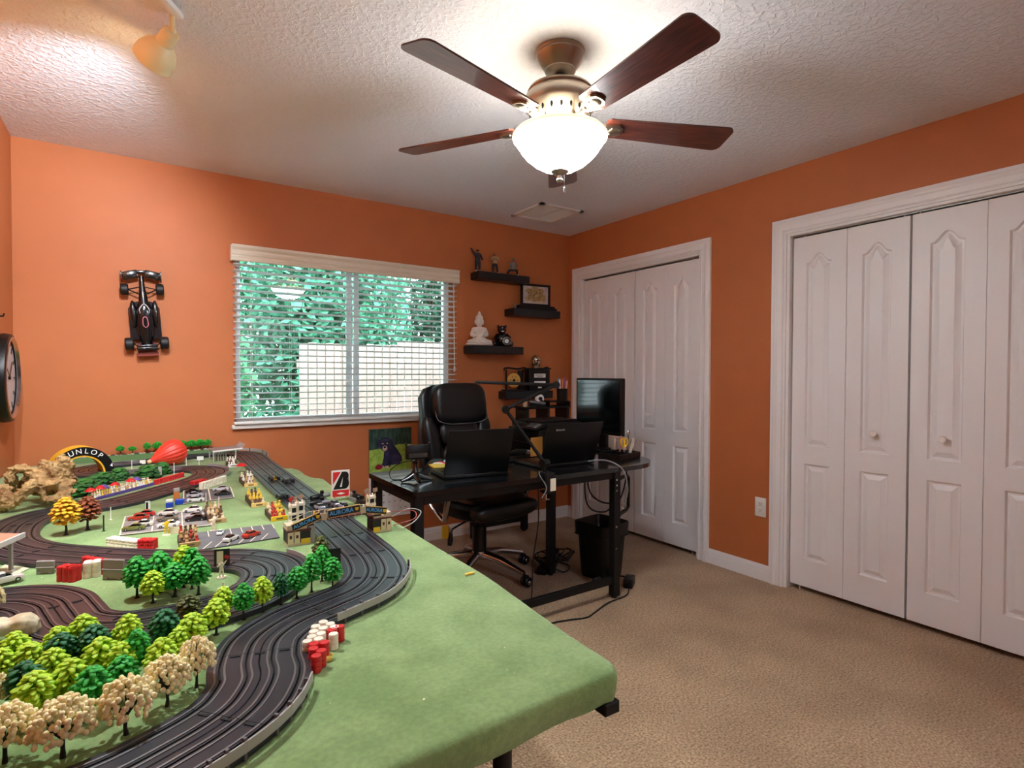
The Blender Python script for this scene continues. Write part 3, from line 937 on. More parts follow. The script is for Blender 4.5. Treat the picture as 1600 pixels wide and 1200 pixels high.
# black sitting bear ornament with a wheel
M_GBLACK = mat('glossy_black', (12, 12, 14), rough=0.2, coat=0.4)
be = thing('bear_ornament', 'glossy black sitting animal ornament holding a small wheel', 'ornament', (2.412, 3.735, 1.4565), R(-25))
q = MB(); q.ell((0, 0.01, 0.055), (0.052, 0.045, 0.06), 18, 12); q.build('body', M_GBLACK, be)
q = MB(); q.ell((0, 0.0, 0.132), (0.036, 0.034, 0.034), 16, 10); q.ell((0, -0.030, 0.124), (0.017, 0.018, 0.014), 12, 8)
hd_ = q.build('head', M_GBLACK, be)
for s in (-1, 1):
    q = MB(); q.ell((s * 0.029, 0.004, 0.160), (0.012, 0.007, 0.012), 10, 6); q.build('ear', M_GBLACK, hd_)
q = MB(); q.ell((0, -0.047, 0.118), (0.012, 0.005, 0.005), 10, 5); q.ell((0.0, -0.034, 0.146), (0.004, 0.003, 0.004), 8, 5); q.build('muzzle', M_WSHOE, hd_)
for s in (-1, 1):
    q = MB(); q.tube([(s * 0.035, 0.0, 0.09), (s * 0.055, -0.025, 0.065), (s * 0.040, -0.05, 0.045)], [0.017, 0.016, 0.013], 10); q.build('arm', M_GBLACK, be)
    q = MB(); q.tube([(s * 0.03, 0, 0.022), (s * 0.06, -0.035, 0.020), (s * 0.068, -0.06, 0.016)], [0.022, 0.02, 0.014], 10); q.ell((s * 0.068, -0.062, 0.018), (0.014, 0.010, 0.018), 10, 6); q.build('leg', M_GBLACK, be)
wl = MB()
rot = Matrix.Rotation(R(90), 3, 'X')
wl.lathe([(0.018, -0.008), (0.032, -0.009), (0.035, 0), (0.032, 0.009), (0.018, 0.008), (0.018, -0.008)], 24, (0.03, -0.066, 0.040), rot)
wl = wl.build('wheel', M_GBLACK, be)
rm = MB(); rm.lathe([(0.030, -0.0095), (0.0335, -0.0085), (0.0335, 0.0085), (0.030, 0.0095), (0.030, -0.0095)], 24, (0.03, -0.066, 0.040), rot); rm.lathe([(0.0, -0.004), (0.016, -0.004), (0.016, 0.004), (0, 0.004)], 16, (0.03, -0.066, 0.040), rot)
rm.build('rim', M_STEEL, wl)

# lowest shelf: gold disc stand, black case, helmet
ds = thing('disc_stand', 'black stand with a curved top holding a gold disc', 'ornament', (2.535, 3.735, 1.1045), R(-8))
q = MB(); q.rbox((0, 0, 0.006), (0.20, 0.09, 0.012), 0.003); q.build('base', M_BLACKM, ds)
for s in (-1, 1):
    q = MB(); q.bb((s * 0.075 - 0.005, -0.006, 0.012), (s * 0.075 + 0.005, 0.006, 0.172)); q.build('post', M_BLACKM, ds, smooth=None)
q = MB(); q.tube(curve_pts([(-0.095, 0, 0.166), (-0.085, 0, 0.182), (-0.04, 0, 0.184), (0.03, 0, 0.178), (0.08, 0, 0.188), (0.105, 0, 0.182)]), 0.007, 8); q.build('top_bar', M_BLACKM, ds)
q = MB(); q.bb((0.035, 0.0, 0.012), (0.07, 0.02, 0.165)); q.build('back_panel', M_BLACKM, ds, smooth=None)
M_GOLD = mat('gold_disc', (226, 184, 96), rough=0.3, metal=0.7)
q = MB(); q.lathe([(0.011, -0.001), (0.058, -0.001), (0.058, 0.001), (0.011, 0.001), (0.011, -0.001)], 40, (-0.01, -0.008, 0.086), rot)
dsk = q.build('disc', M_GOLD, ds)
for k in range(6):
    a = 2 * math.pi * k / 6
    q = MB(); q.cyl((-0.01 + 0.030 * math.cos(a), -0.0095, 0.086 + 0.030 * math.sin(a)), (-0.01 + 0.030 * math.cos(a), -0.0088, 0.086 + 0.030 * math.sin(a)), 0.005, n=10); q.build('disc_mark', mat('disc_brown', (120, 84, 34)), dsk, smooth=None)
q = MB(); q.cyl((-0.01, -0.011, 0.086), (-0.01, 0.0, 0.086), 0.012, n=16); q.build('hub', M_BLACK, dsk)
cs = thing('black_case', 'black boxed kit with two white labels on the lowest shelf', 'box', (2.757, 3.735, 1.1045), R(-8))
q = MB(); q.rbox((0, 0, 0.088), (0.190, 0.10, 0.176), 0.006); q.build('body', M_BLACK, cs)
q = MB(); q.rbox((0, 0, 0.181), (0.215, 0.105, 0.012), 0.004); q.ell((0.09, 0, 0.188), (0.015, 0.04, 0.01), 10, 6); q.build('lid', M_BLACKM, cs)
for z, hh_, wd in ((0.124, 0.032, 0.105), (0.068, 0.024, 0.105), (0.028, 0.012, 0.034)):
    q = MB(); q.box((0.0, -0.0508, z), (wd, 0.001, hh_)); lb = q.build('label', mat('white_label', (232, 230, 226), rough=0.5), cs, smooth=None)
    if hh_ > 0.03:
        q = MB()
        for k, (lw, dz) in enumerate(((0.07, 0.006), (0.085, -0.002), (0.05, -0.009))): q.box((-0.008 + 0.004 * k, -0.0515, z + dz), (lw, 0.0006, 0.003))
        q.build('print_line', mat('grey_print', (120, 118, 116)), lb, smooth=None)
hm = thing('helmet_ornament', 'small silver and gold knight helmet standing on the black case', 'ornament', (2.745, 3.735, 1.2915), R(-20))
q = MB(); q.lathe([(0.0, 0.104), (0.018, 0.102), (0.034, 0.090), (0.041, 0.070), (0.041, 0.048), (0.037, 0.030), (0.030, 0.016), (0.033, 0.008), (0.046, 0.002), (0.046, 0.0), (0, 0)], 28)
q.build('helmet', mat('old_silver', (190, 180, 164), rough=0.25, metal=1.0), hm)
q = MB(); q.box((0, -0.0400, 0.062), (0.050, 0.006, 0.006)); q.box((0, -0.0395, 0.044), (0.006, 0.008, 0.036)); q.box((-0.02, -0.034, 0.05), (0.004, 0.008, 0.014), Matrix.Rotation(R(-20), 3, 'Y')); q.build('visor_slit', M_DARK, hm, smooth=None)
q = MB(); q.tube([(0, -0.040, 0.075), (0, -0.030, 0.098), (0, 0, 0.108), (0, 0.03, 0.098)], 0.005, 8); q.build('crest', mat('old_gold', (190, 150, 84), rough=0.3, metal=1.0), hm)

# ---------------------------------------------------------------- wall calendar
cal = thing('wall_calendar', 'wall calendar with a black puppy photograph above a white date page', 'calendar', (1.512, YB, 0.54))
CWd = 0.318
M_PAPER = mat('white_paper', (226, 224, 222), rough=0.6)
M_FARTREE = mat('print_dark_green', (24, 50, 40), rough=0.4, color2=(70, 96, 84), vscale=14, stretch=(3, 1, 1))
M_PGRASS = mat('print_grass', (124, 170, 60), rough=0.4, color2=(176, 200, 96), vscale=30)
M_PUP = mat('print_puppy', (22, 22, 34), rough=0.4, color2=(54, 50, 82), vscale=20)
q = MB(); q.bb((-CWd / 2, -0.006, 0.0), (CWd / 2, -0.002, 0.312)); pg = q.build('photo_page', M_FARTREE, cal, smooth=None)
q = MB()
q.prism([(-CWd / 2 + .001, .002), (CWd / 2 - .001, .002), (CWd / 2 - .001, .19), (0.06, .195), (-0.03, .175), (-CWd / 2 + .001, .165)], -0.0068, -0.0061, axis='y'); q.build('printed_grass', M_PGRASS, pg, smooth=None)
def blob(pts, n=4):
    return [(p.x, p.y) for p in curve_pts([(a, b_, 0) for a, b_ in pts], n=n, closed=True)]
q = MB()
def flat_part(name, m, off, *shapes):
    q = MB()
    for sh in shapes: q.prism(blob(sh), -off - 0.0005, -off, axis='y')
    return q.build(name, m, pg, smooth=None)
M_PUPL = mat('print_puppy_light', (78, 74, 112), rough=0.4, color2=(44, 42, 66), vscale=30)
M_PTAN = mat('print_tan', (206, 176, 160), rough=0.4)
# body, haunch, front legs
flat_part('printed_puppy', M_PUP, 0.0070, [(-.040, .175), (-.052, .12), (-.048, .07), (-.035, .045), (.0, .05), (.06, .055), (.084, .075), (.082, .105), (.065, .135), (.045, .165), (.02, .195), (-.01, .20)])
flat_part('printed_haunch', M_PUPL, 0.0077, [(.012, .06), (.005, .09), (.02, .118), (.05, .122), (.078, .10), (.080, .072), (.05, .058)])
flat_part('printed_leg', M_PUP, 0.0077, [(-.05, .11), (-.062, .07), (-.072, .042), (-.05, .038), (-.036, .07), (-.03, .11)], [(-.02, .10), (-.026, .06), (-.034, .035), (-.008, .034), (0, .06), (.004, .10)])
flat_part('printed_paw', M_PTAN, 0.0083, [(-.078, .046), (-.066, .052), (-.052, .046), (-.052, .034), (-.072, .033)], [(-.038, .042), (-.026, .048), (-.012, .042), (-.014, .030), (-.034, .030)])
# head, ears
flat_part('printed_head', M_PUP, 0.0084, [(-.086, .205), (-.078, .235), (-.05, .252), (-.02, .246), (-.004, .225), (-.002, .195), (-.014, .168), (-.035, .150), (-.058, .155), (-.078, .178)])
flat_part('printed_brow', M_PUPL, 0.0090, [(-.072, .228), (-.05, .242), (-.026, .236), (-.022, .224), (-.046, .226), (-.066, .220)])
flat_part('printed_ear', M_PUP, 0.0091, [(-.082, .236), (-.100, .222), (-.106, .192), (-.096, .178), (-.084, .196)], [(-.008, .238), (.012, .222), (.018, .192), (.006, .176), (-.006, .196)])
flat_part('printed_muzzle', M_PTAN, 0.0091, [(-.062, .176), (-.052, .190), (-.036, .190), (-.026, .176), (-.030, .160), (-.046, .154), (-.058, .160)])
flat_part('printed_eye', M_PTAN, 0.0092, [(-.066, .206), (-.060, .212), (-.052, .207), (-.060, .202)], [(-.034, .207), (-.027, .212), (-.020, .206), (-.028, .202)])
flat_part('printed_nose', M_DARK, 0.0098, [(-.054, .184), (-.044, .188), (-.035, .184), (-.040, .175), (-.050, .175)])
flat_part('printed_chest', M_PUPL, 0.0078, [(-.046, .145), (-.030, .150), (-.012, .146), (-.020, .120), (-.034, .112)])
q = MB(); q.prism(blob([(-.115, .045), (-.095, .062), (-.07, .055), (-.062, .038), (-.085, .025), (-.108, .03)]), -0.0094, -0.0089, axis='y'); q.build('printed_ball', mat('print_red', (150, 30, 48), rough=0.4), pg, smooth=None)
q = MB(); q.bb((-CWd / 2, -0.005, -0.318), (CWd / 2, -0.002, -0.002)); dp = q.build('date_page', M_PAPER, cal, smooth=None)
q = MB()
for i in range(8): q.box((-CWd / 2 + 0.012 + i * (CWd - 0.024) / 7, -0.0053, -0.175), (0.0012, 0.0005, 0.25))
for k in range(6): q.box((0, -0.0053, -0.05 - k * 0.05), (CWd - 0.024, 0.0005, 0.0012))
q.build('grid_line', mat('pale_grey_print', (190, 188, 186)), dp, smooth=None)
q = MB()
rnd = random.Random(5)
for i in range(7):
    for k in range(5):
        if rnd.random() < 0.6: q.box((-CWd / 2 + 0.024 + i * (CWd - 0.024) / 7, -0.0054, -0.062 - k * 0.05), (0.010, 0.0006, 0.006))
q.build('date_mark', mat('dark_print', (80, 78, 80)), dp, smooth=None)
q = MB(); q.tube([(-0.05, -0.004, 0.003), (0.05, -0.004, 0.003)], 0.003, 6); q.build('spine', M_STEEL, cal)

# ---------------------------------------------------------------- formula car model hung on the wall
M_CARB = mat('car_gloss_black', (10, 10, 14), rough=0.22, coat=0.5)
M_TYRE = mat('tyre_rubber', (14, 14, 15), rough=0.55)
f1 = thing('wall_race_car', 'black single seater race car model hung nose up on the orange wall', 'model car', (0.05, YB, 1.58))
f1.rotation_euler = (0, R(-4), 0)
q = MB()   # local x across, z along the car (nose up), y out of the wall
prof = [(-0.185, 0.022, 0.018), (-0.15, 0.032, 0.03), (-0.06, 0.048, 0.04), (0.0, 0.044, 0.05), (0.03, 0.034, 0.045), (0.06, 0.024, 0.03), (0.12, 0.016, 0.022), (0.20, 0.010, 0.014)]
vs, fs = [], []
nn = 12
for z, hw, hh_ in prof:
    for k in range(nn):
        t = 2 * math.pi * k / nn
        vs.append((hw * math.cos(t), -0.045 - hh_ * math.sin(t) * 0.7, z))
for i in range(len(prof) - 1):
    for k in range(nn): fs.append((i * nn + k, i * nn + (k + 1) % nn, (i + 1) * nn + (k + 1) % nn, (i + 1) * nn + k))
fs += [tuple(range(nn)), tuple(range((len(prof) - 1) * nn, len(prof) * nn))]
q.add(vs, fs); q.build('body', M_CARB, f1)
q = MB(); q.prism([(-0.074, -0.15), (0.074, -0.15), (0.074, 0.02), (0.058, 0.05), (0.03, 0.06), (-0.03, 0.06), (-0.058, 0.05), (-0.074, 0.02)], -0.034, -0.026, axis='y'); q.build('floor_plate', M_CARB, f1)
for s in (-1, 1):
    q = MB(); q.ell((s * 0.052, -0.048, -0.01), (0.018, 0.02, 0.075), 12, 8); q.build('side_pod', M_CARB, f1)
q = MB(); q.tube(curve_pts([(-0.02, -0.072, -0.01), (-0.022, -0.088, 0.012), (0, -0.085, 0.04), (0.022, -0.088, 0.012), (0.02, -0.072, -0.01)]), 0.003, 6); q.build('halo', mat('pale_stripe', (190, 186, 190), rough=0.3), f1)
q = MB(); q.tube(curve_pts([(-0.012, -0.083, -0.075), (-0.010, -0.085, -0.04), (0, -0.086, -0.03), (0.010, -0.085, -0.04), (0.012, -0.083, -0.075), (0, -0.083, -0.088), (-0.012, -0.083, -0.075)]), 0.0022, 6); q.build('engine_cover_stripe', mat('pink_stripe', (206, 120, 140), rough=0.35), f1)
q = MB()
q.rbox((-0.052, -0.04, 0.205), (0.075, 0.03, 0.045), 0.006, 2, Matrix.Rotation(R(-14), 3, 'Y')); q.rbox((0.052, -0.04, 0.205), (0.075, 0.03, 0.045), 0.006, 2, Matrix.Rotation(R(14), 3, 'Y')); q.rbox((0, -0.04, 0.222), (0.07, 0.02, 0.02), 0.005)
for s in (-1, 1): q.rbox((s * 0.092, -0.042, 0.195), (0.006, 0.04, 0.06), 0.002)
q.build('front_wing', M_CARB, f1)
q = MB(); q.rbox((0, -0.065, -0.205), (0.10, 0.05, 0.018), 0.004); q.rbox((0, -0.075, -0.19), (0.10, 0.02, 0.014), 0.004); q.build('rear_wing', M_CARB, f1)
tyre = MB(); tyre.lathe([(0.012, -0.018), (0.026, -0.019), (0.031, -0.014), (0.032, 0), (0.031, 0.014), (0.026, 0.019), (0.012, 0.018), (0.012, -0.018)], 24, rot=Matrix.Rotation(R(90), 3, 'Y'))
tyre_me = tyre.mesh('wheel', M_TYRE)
hubm = MB(); hubm.cyl((-0.017, 0, 0), (0.017, 0, 0), 0.0125, n=16); hub_me = hubm.mesh('wheel_hub', M_STEEL)
for x, z, sc in ((-0.083, 0.125, 1.0), (0.083, 0.125, 1.0), (-0.083, -0.175, 1.1), (0.083, -0.175, 1.1)):
    wq = inst(tyre_me, 'wheel', f1, (x, -0.045, z), None, sc); inst(hub_me, 'wheel_hub', wq)
    q = MB(); q.tube([(math.copysign(0.02, x), -0.045, z - 0.025), (x * 0.8, -0.045, z)], 0.0035, 6); q.tube([(math.copysign(0.015, x), -0.050, z + 0.012), (x * 0.8, -0.048, z)], 0.003, 6); q.build('suspension_arm', M_BLACKM, f1)
q = MB(); q.bb((-0.05, -0.055, -0.245), (0.05, -0.001, -0.225)); q.bb((-0.048, -0.006, -0.245), (0.048, -0.0005, -0.17)); q.bb((-0.03, -0.03, -0.225), (0.03, -0.001, 0.0)); q.build('wall_bracket', mat('red_brown_bracket', (134, 46, 30), rough=0.4), f1)

# ---------------------------------------------------------------- round clock on the left wall
ck = thing('wall_clock', 'round black clock with a white face on the left wall', 'clock', (XL + 0.001, 3.43, 1.215))
ry = Matrix.Rotation(R(90), 3, 'Y')
q = MB(); q.lathe([(0.0, 0.0), (0.20, 0.0), (0.205, 0.02), (0.20, 0.045), (0.185, 0.05), (0.175, 0.035), (0.172, 0.03), (0.0, 0.03)], 48, rot=ry); q.build('case', M_BLACK, ck)
q = MB(); q.lathe([(0.0, 0.031), (0.170, 0.031), (0.170, 0.0315), (0.0, 0.0315)], 48, rot=ry); fc = q.build('dial', mat('clock_face', (206, 196, 196), rough=0.4), ck)
for k in range(12):
    a = 2 * math.pi * k / 12
    q = MB(); q.box((0.033, 0.145 * math.sin(a), 0.145 * math.cos(a)), (0.002, 0.008, 0.03), Matrix.Rotation(-a, 3, 'X')); q.build('hour_mark', M_BLACK, fc, smooth=None)
q = MB(); q.box((0.036, 0.03, 0.035), (0.002, 0.008, 0.10), Matrix.Rotation(R(-40), 3, 'X')); q.box((0.037, -0.05, 0.03), (0.002, 0.006, 0.13), Matrix.Rotation(R(60), 3, 'X')); q.cyl((0.03, 0, 0), (0.04, 0, 0), 0.008, n=12); q.build('hand', M_BLACK, ck, smooth=None)
q = MB(); q.lathe([(0.19, 0.048), (0.182, 0.052), (0.172, 0.040), (0.174, 0.036)], 48, rot=ry); q.build('chrome_bezel', M_CHROME, ck)
hk = thing('wall_hook', 'small black hook on the left wall above the clock', 'hook', (XL, 3.335, 1.49))
q = MB(); q.cyl((0, 0, 0), (0.012, 0, 0), 0.012, n=12); q.tube([(0.01, 0, 0), (0.03, 0, 0), (0.034, 0, 0.012)], 0.004, 6); q.build('peg', M_BLACK, hk)

# ---------------------------------------------------------------- desk
DZ = 0.735
M_DTOP = mat('black_desk_top', (15, 17, 19), rough=0.2, coat=0.3, var=0.2, vscale=12, stretch=(1, 8, 1))
dk = thing('corner_desk', 'black L-shaped desk with a rounded end and square steel legs', 'desk', (0, 0, 0))
pts = [(0.985, 2.215), (0.993, 2.205), (2.30, 2.205)]
for k in range(1, 13):
    a = -math.pi / 2 + math.pi / 2 * k / 12
    pts.append((2.325 + 0.275 * math.cos(a), 2.48 + 0.275 * math.sin(a)))
pts += [(2.60, 2.75), (2.72, 2.95), (2.72, 3.68), (2.06, 3.68), (2.06, 2.775), (0.993, 2.775), (0.985, 2.765)]
q = MB(); q.prism(pts, DZ - 0.024, DZ); q.build('desk_top', M_DTOP, dk, smooth=30)
for x, y in ((1.015, 2.245), (1.015, 2.735), (2.21, 2.262), (2.13, 2.735), (2.56, 3.63), (2.10, 3.63)):
    q = MB(); q.rbox((x, y, (DZ - 0.024) / 2 + 0.006), (0.046, 0.046, DZ - 0.036), 0.003, 1); q.cyl((x, y, 0.0), (x, y, 0.014), 0.016, n=12); q.build('leg', M_BLACKM, dk)
for p0, p1 in (((1.04, 2.246, 0.10), (2.187, 2.262, 0.10)), ((1.015, 2.27, 0.10), (1.015, 2.71, 0.10)), ((2.125, 3.63, 0.10), (2.54, 3.63, 0.10)), ((1.04, 2.262, 0.685), (2.187, 2.262, 0.685)), ((1.015, 2.27, 0.69), (1.015, 2.71, 0.69)), ((2.12, 2.76, 0.69), (2.12, 3.6, 0.69)), ((2.56, 2.76, 0.69), (2.56, 3.6, 0.69))):
    p0, p1 = Vector(p0), Vector(p1)
    d = p1 - p0
    q = MB(); q.rbox((p0 + p1) / 2, (d.length, 0.028, 0.038), 0.002, 1, Matrix.Rotation(math.atan2(d.y, d.x), 3, 'Z')); q.build('cross_bar', M_BLACKM, dk)
q = MB()
q.tube([(2.235, 2.27, 0.65), (2.40, 2.36, 0.65), (2.43, 2.375, 0.63), (2.43, 2.375, 0.46), (2.40, 2.36, 0.445), (2.235, 2.27, 0.445)], 0.011, 6); q.build('hook_bracket', M_BLACKM, dk)
q = MB()
for z in (0.66, 0.63, 0.60, 0.40, 0.28): q.cyl((2.2, 2.2365, z), (2.2, 2.239, z), 0.006, n=10)
q.build('bolt_head', M_CHROME, dk)

# laptops
M_LAP = mat('laptop_shell', (8, 11, 12), rough=0.36, spec=0.35)
def laptop(label, x, y, rz, wdt, dep, lidl, tilt, brand=None):
    t = thing('laptop', label, 'laptop', (x, y, DZ + 0.0005), rz)
    q = MB(); q.rbox((wdt / 2, dep / 2, 0.011), (wdt, dep, 0.018), 0.005, 2); base = q.build('base', M_LAP, t)
    q = MB()
    kw = (wdt - 0.04) / 14
    for r_ in range(5):
        for c_ in range(14): q.box((0.02 + kw * (c_ + 0.5), 0.05 + r_ * 0.019, 0.0208), (kw - 0.003, 0.016, 0.0016))
    q.build('keys', M_BLACK, base, smooth=None)
    q = MB(); q.rbox((wdt / 2, dep - 0.05, 0.0203), (0.09, 0.055, 0.0008), 0.0003, 1); q.build('touchpad', M_BLACKM, base)
    rx = Matrix.Rotation(tilt, 3, 'X')
    o_ = Vector((wdt / 2, 0.006, 0.020))
    q = MB(); q.rbox(o_ + rx @ Vector((0, 0, lidl / 2)), (wdt, 0.008, lidl), 0.0035, 2, rx); lid = q.build('lid', M_LAP, t)
    q = MB(); q.box(o_ + rx @ Vector((0, 0.0042, lidl / 2 + 0.004)), (wdt - 0.024, 0.0008, lidl - 0.03), rx); q.build('screen', M_SCREEN, lid, smooth=None)
    q = MB()
    for s in (0.25, 0.75): q.cyl((wdt * s - 0.02, 0.005, 0.018), (wdt * s + 0.02, 0.005, 0.018), 0.006, n=10)
    q.build('hinge', M_BLACK, t)
    if brand:
        pos = o_ + rx @ Vector((-wdt / 2 + 0.085, -0.0043, lidl - 0.032))
        text('lettering', brand, 0.019, mat('silver_lettering', (200, 200, 204), rough=0.3, metal=0.6), lid, frame(pos, (1, 0, 0), rx @ Vector((0, 0, 1))), 0.0003, 1.15)
    return t
laptop('open black laptop nearest the left end of the desk, its lid back to the camera', 1.222, 2.395, R(-9.5), 0.335, 0.24, 0.232, R(18))
laptop('open black laptop with a silver name on its lid, at the middle of the desk', 1.785, 2.385, 0, 0.385, 0.25, 0.235, R(19), 'lenovo')

# small tripod screen stand
tp = thing('tripod_stand', 'small black screen holder on a splayed stand at the desk corner', 'stand', (1.10, 2.455, DZ + 0.0005), R(-8))
for a in (200, 268, 340):
    q = MB(); q.tube([(0.0, 0, 0.035), (0.035 * math.cos(R(a)), 0.035 * math.sin(R(a)), 0.018), (0.078 * math.cos(R(a)), 0.078 * math.sin(R(a)), 0.006)], [0.017, 0.014, 0.007], 10, flat=0.8); q.build('foot', M_GBLACK, tp)
q = MB(); q.lathe([(0.022, 0.02), (0.018, 0.04), (0.010, 0.065), (0.009, 0.078), (0.013, 0.084), (0.013, 0.096), (0, 0.098)], 16, close=True); q.build('stem', M_GBLACK, tp)
q = MB(); q.rbox((0.012, 0.0, 0.135), (0.118, 0.02, 0.068), 0.006); q.rbox((-0.046, -0.006, 0.172), (0.006, 0.02, 0.016), 0.002); q.rbox((0.068, -0.006, 0.172), (0.006, 0.02, 0.012), 0.002); q.build('holder', M_BLACK, tp)
q = MB(); q.box((0.012, -0.0105, 0.12), (0.09, 0.001, 0.02)); q.cyl((-0.01, -0.010, 0.118), (-0.01, -0.0125, 0.118), 0.007, n=14); q.build('plate', M_SCREEN, tp)
q = MB(); q.tube(curve_pts([(0.02, 0.01, 0.10), (-0.06, 0.06, 0.075), (-0.10, 0.08, 0.04), (-0.095, 0.06, 0.004), (-0.03, 0.035, 0.003), (0.05, 0.03, 0.003)]), 0.0022, 6); q.build('cable', M_BLACK, tp)

# mouse, notepad beside the first laptop
ms = thing('mouse', 'red and white computer mouse behind the left laptop', 'mouse', (1.36, 2.70, DZ + 0.0005), R(20))
q = MB(); q.ell((0, 0, 0.012), (0.033, 0.055, 0.024), 16, 8); q.build('body', M_RED, ms)
q = MB(); q.ell((-0.018, 0.0, 0.016), (0.018, 0.05, 0.019), 12, 8); q.build('side_shell', M_PLASTW, ms)
nb = MB(); nb.rbox((0, 0, 0.004), (0.14, 0.10, 0.008), 0.001, 1)
tag(nb.build('notepad', mat('yellow_pad', (228, 208, 92), rough=0.6), loc=(1.345, 2.68 - 0.045, DZ + 0.0215), rotz=R(-9)), 'yellow notepad lying on the left laptop beside its keys', 'notepad')

# desk lamp
dl = thing('desk_lamp', 'black swing-arm desk lamp with a long bar head clamped to the desk front', 'lamp', (0, 0, 0))
CL = Vector((1.70, 2.235, DZ))
P1, P2, P3 = Vector((1.541, 2.35, 1.063)), Vector((1.915, 2.42, 1.182)), Vector((1.447, 2.49, 1.199))
q = MB(); q.rbox((CL.x, CL.y, DZ + 0.010), (0.05, 0.06, 0.018), 0.004); q.rbox((CL.x, 2.193, DZ - 0.03), (0.05, 0.020, 0.098), 0.004); q.rbox((CL.x, 2.215, DZ - 0.078), (0.05, 0.05, 0.014), 0.003); q.build('clamp', M_BLACKM, dl)
q = MB(); q.rbox((CL.x + 0.012, 2.1815, DZ - 0.04), (0.034, 0.003, 0.062), 0.001, 1); q.build('clamp_label', mat('cream_label', (222, 212, 190), rough=0.5), dl)
q = MB(); q.cyl((CL.x, 2.222, DZ - 0.085), (CL.x, 2.222, DZ - 0.120), 0.004, n=10); q.cyl((CL.x - 0.02, 2.222, DZ - 0.120), (CL.x + 0.02, 2.222, DZ - 0.120), 0.004, n=10); q.build('clamp_screw', M_CHROME, dl)
q = MB(); q.cyl((CL.x, CL.y, DZ + 0.018), (CL.x, CL.y, DZ + 0.055), 0.013, n=16); q.cyl((CL.x - 0.02, CL.y - 0.005, DZ + 0.062), (CL.x + 0.02, CL.y + 0.005, DZ + 0.062), 0.02, n=18); q.build('base_joint', M_BLACK, dl)
B0 = Vector((CL.x, CL.y, DZ + 0.062))
q = MB(); q.tube([B0, P1], 0.009, 10); q.build('lower_arm', M_BLACKM, dl)
q = MB(); q.tube([P1, P2], 0.009, 10); q.build('upper_arm', M_BLACKM, dl)
for p in (P1, P2):
    q = MB(); q.cyl(p - Vector((0.012, 0.02, 0)), p + Vector((0.012, 0.02, 0)), 0.020, n=20); q.build('joint', M_BLACK, dl)
q = MB(); dd = (P3 - P2); q.rbox((P2 + P3) / 2, (dd.length, 0.030, 0.016), 0.004, 2, dd.to_track_quat('X', 'Z').to_matrix()); q.build('lamp_head', M_BLACKM, dl)
q = MB(); q.tube(curve_pts([(CL.x - 0.03, 2.24, DZ + 0.02), (CL.x - 0.06, 2.195, DZ + 0.01), (CL.x - 0.03, 2.18, DZ - 0.05), (CL.x - 0.05, 2.19, DZ - 0.10)]), 0.0025, 6); q.build('cord', mat('grey_cord', (130, 132, 134), rough=0.5), dl)

# monitor
mdir = Vector((0.326, 0.946, 0)).normalized()
mo = thing('computer_monitor', 'black flat monitor standing beside the far closet doors', 'monitor', (2.525, 2.73, DZ + 0.0005), R(-90))
# local x runs from the far to the near edge, local -y is ... the screen side
MWD, MZ0, MZ1 = 0.430, 0.118, 0.480
q = MB(); q.rbox((0, 0.0, (MZ0 + MZ1) / 2), (MWD, 0.034, MZ1 - MZ0), 0.005, 2); body = q.build('display', M_BLACK, mo)
for s in (-1, 1):
    q = MB(); q.box((0, s * 0.0175, (MZ0 + MZ1) / 2 + 0.004), (MWD - 0.03, 0.0012, MZ1 - MZ0 - 0.036)); q.build('screen' if s > 0 else 'back_cover', M_SCREEN, body, smooth=None)
q = MB(); q.rbox((0.0, 0.035, 0.09), (0.075, 0.028, 0.18), 0.006); q.build('neck', M_BLACK, mo)
q = MB(); q.prism([(-0.085, -0.04), (0.085, -0.04), (0.06, 0.09), (-0.06, 0.09)], 0.0, 0.012); q.prism([(-0.05, 0.01), (0.05, 0.01), (0.045, 0.06), (-0.045, 0.06)], 0.012, 0.026); q.build('base', M_BLACKM, mo)

# printer, organiser and small desk things
pt = thing('printer', 'black all-in-one printer with a tilted control panel behind the desk lamp', 'printer', (2.33, 3.04, DZ + 0.0005), 0)
q = MB(); q.rbox((0, 0, 0.075), (0.40, 0.36, 0.15), 0.012, 3); q.build('body', M_BLACK, pt)
q = MB(); q.rbox((0.012, 0.01, 0.168), (0.37, 0.33, 0.034), 0.008, 2); q.rbox((0.02, 0.02, 0.192), (0.32, 0.25, 0.018), 0.006, 2); q.build('scanner_lid', M_BLACKM, pt)
rp = Matrix.Rotation(R(-24), 3, 'Y')
q = MB(); q.rbox((-0.195, -0.10, 0.165), (0.09, 0.18, 0.018), 0.005, 2, rp); cp = q.build('control_panel', M_BLACK, pt)
q = MB(); q.box(Vector((-0.195, -0.09, 0.165)) + rp @ Vector((0, 0, 0.0098)), (0.05, 0.07, 0.001), rp); q.build('display', mat('grey_display', (72, 78, 82), rough=0.2), cp, smooth=None)
q = MB()
for k in range(3):
    for j in range(2): q.box(Vector((-0.195, -0.165, 0.165)) + rp @ Vector((-0.018 + k * 0.018, j * 0.018, 0.0098)), (0.010, 0.010, 0.0016), rp)
q.build('button', mat('grey_button', (150, 154, 156), rough=0.4), cp, smooth=None)
q = MB(); q.rbox((-0.20, 0, 0.055), (0.03, 0.26, 0.008), 0.002, 1); q.build('paper_tray', M_BLACKM, pt)

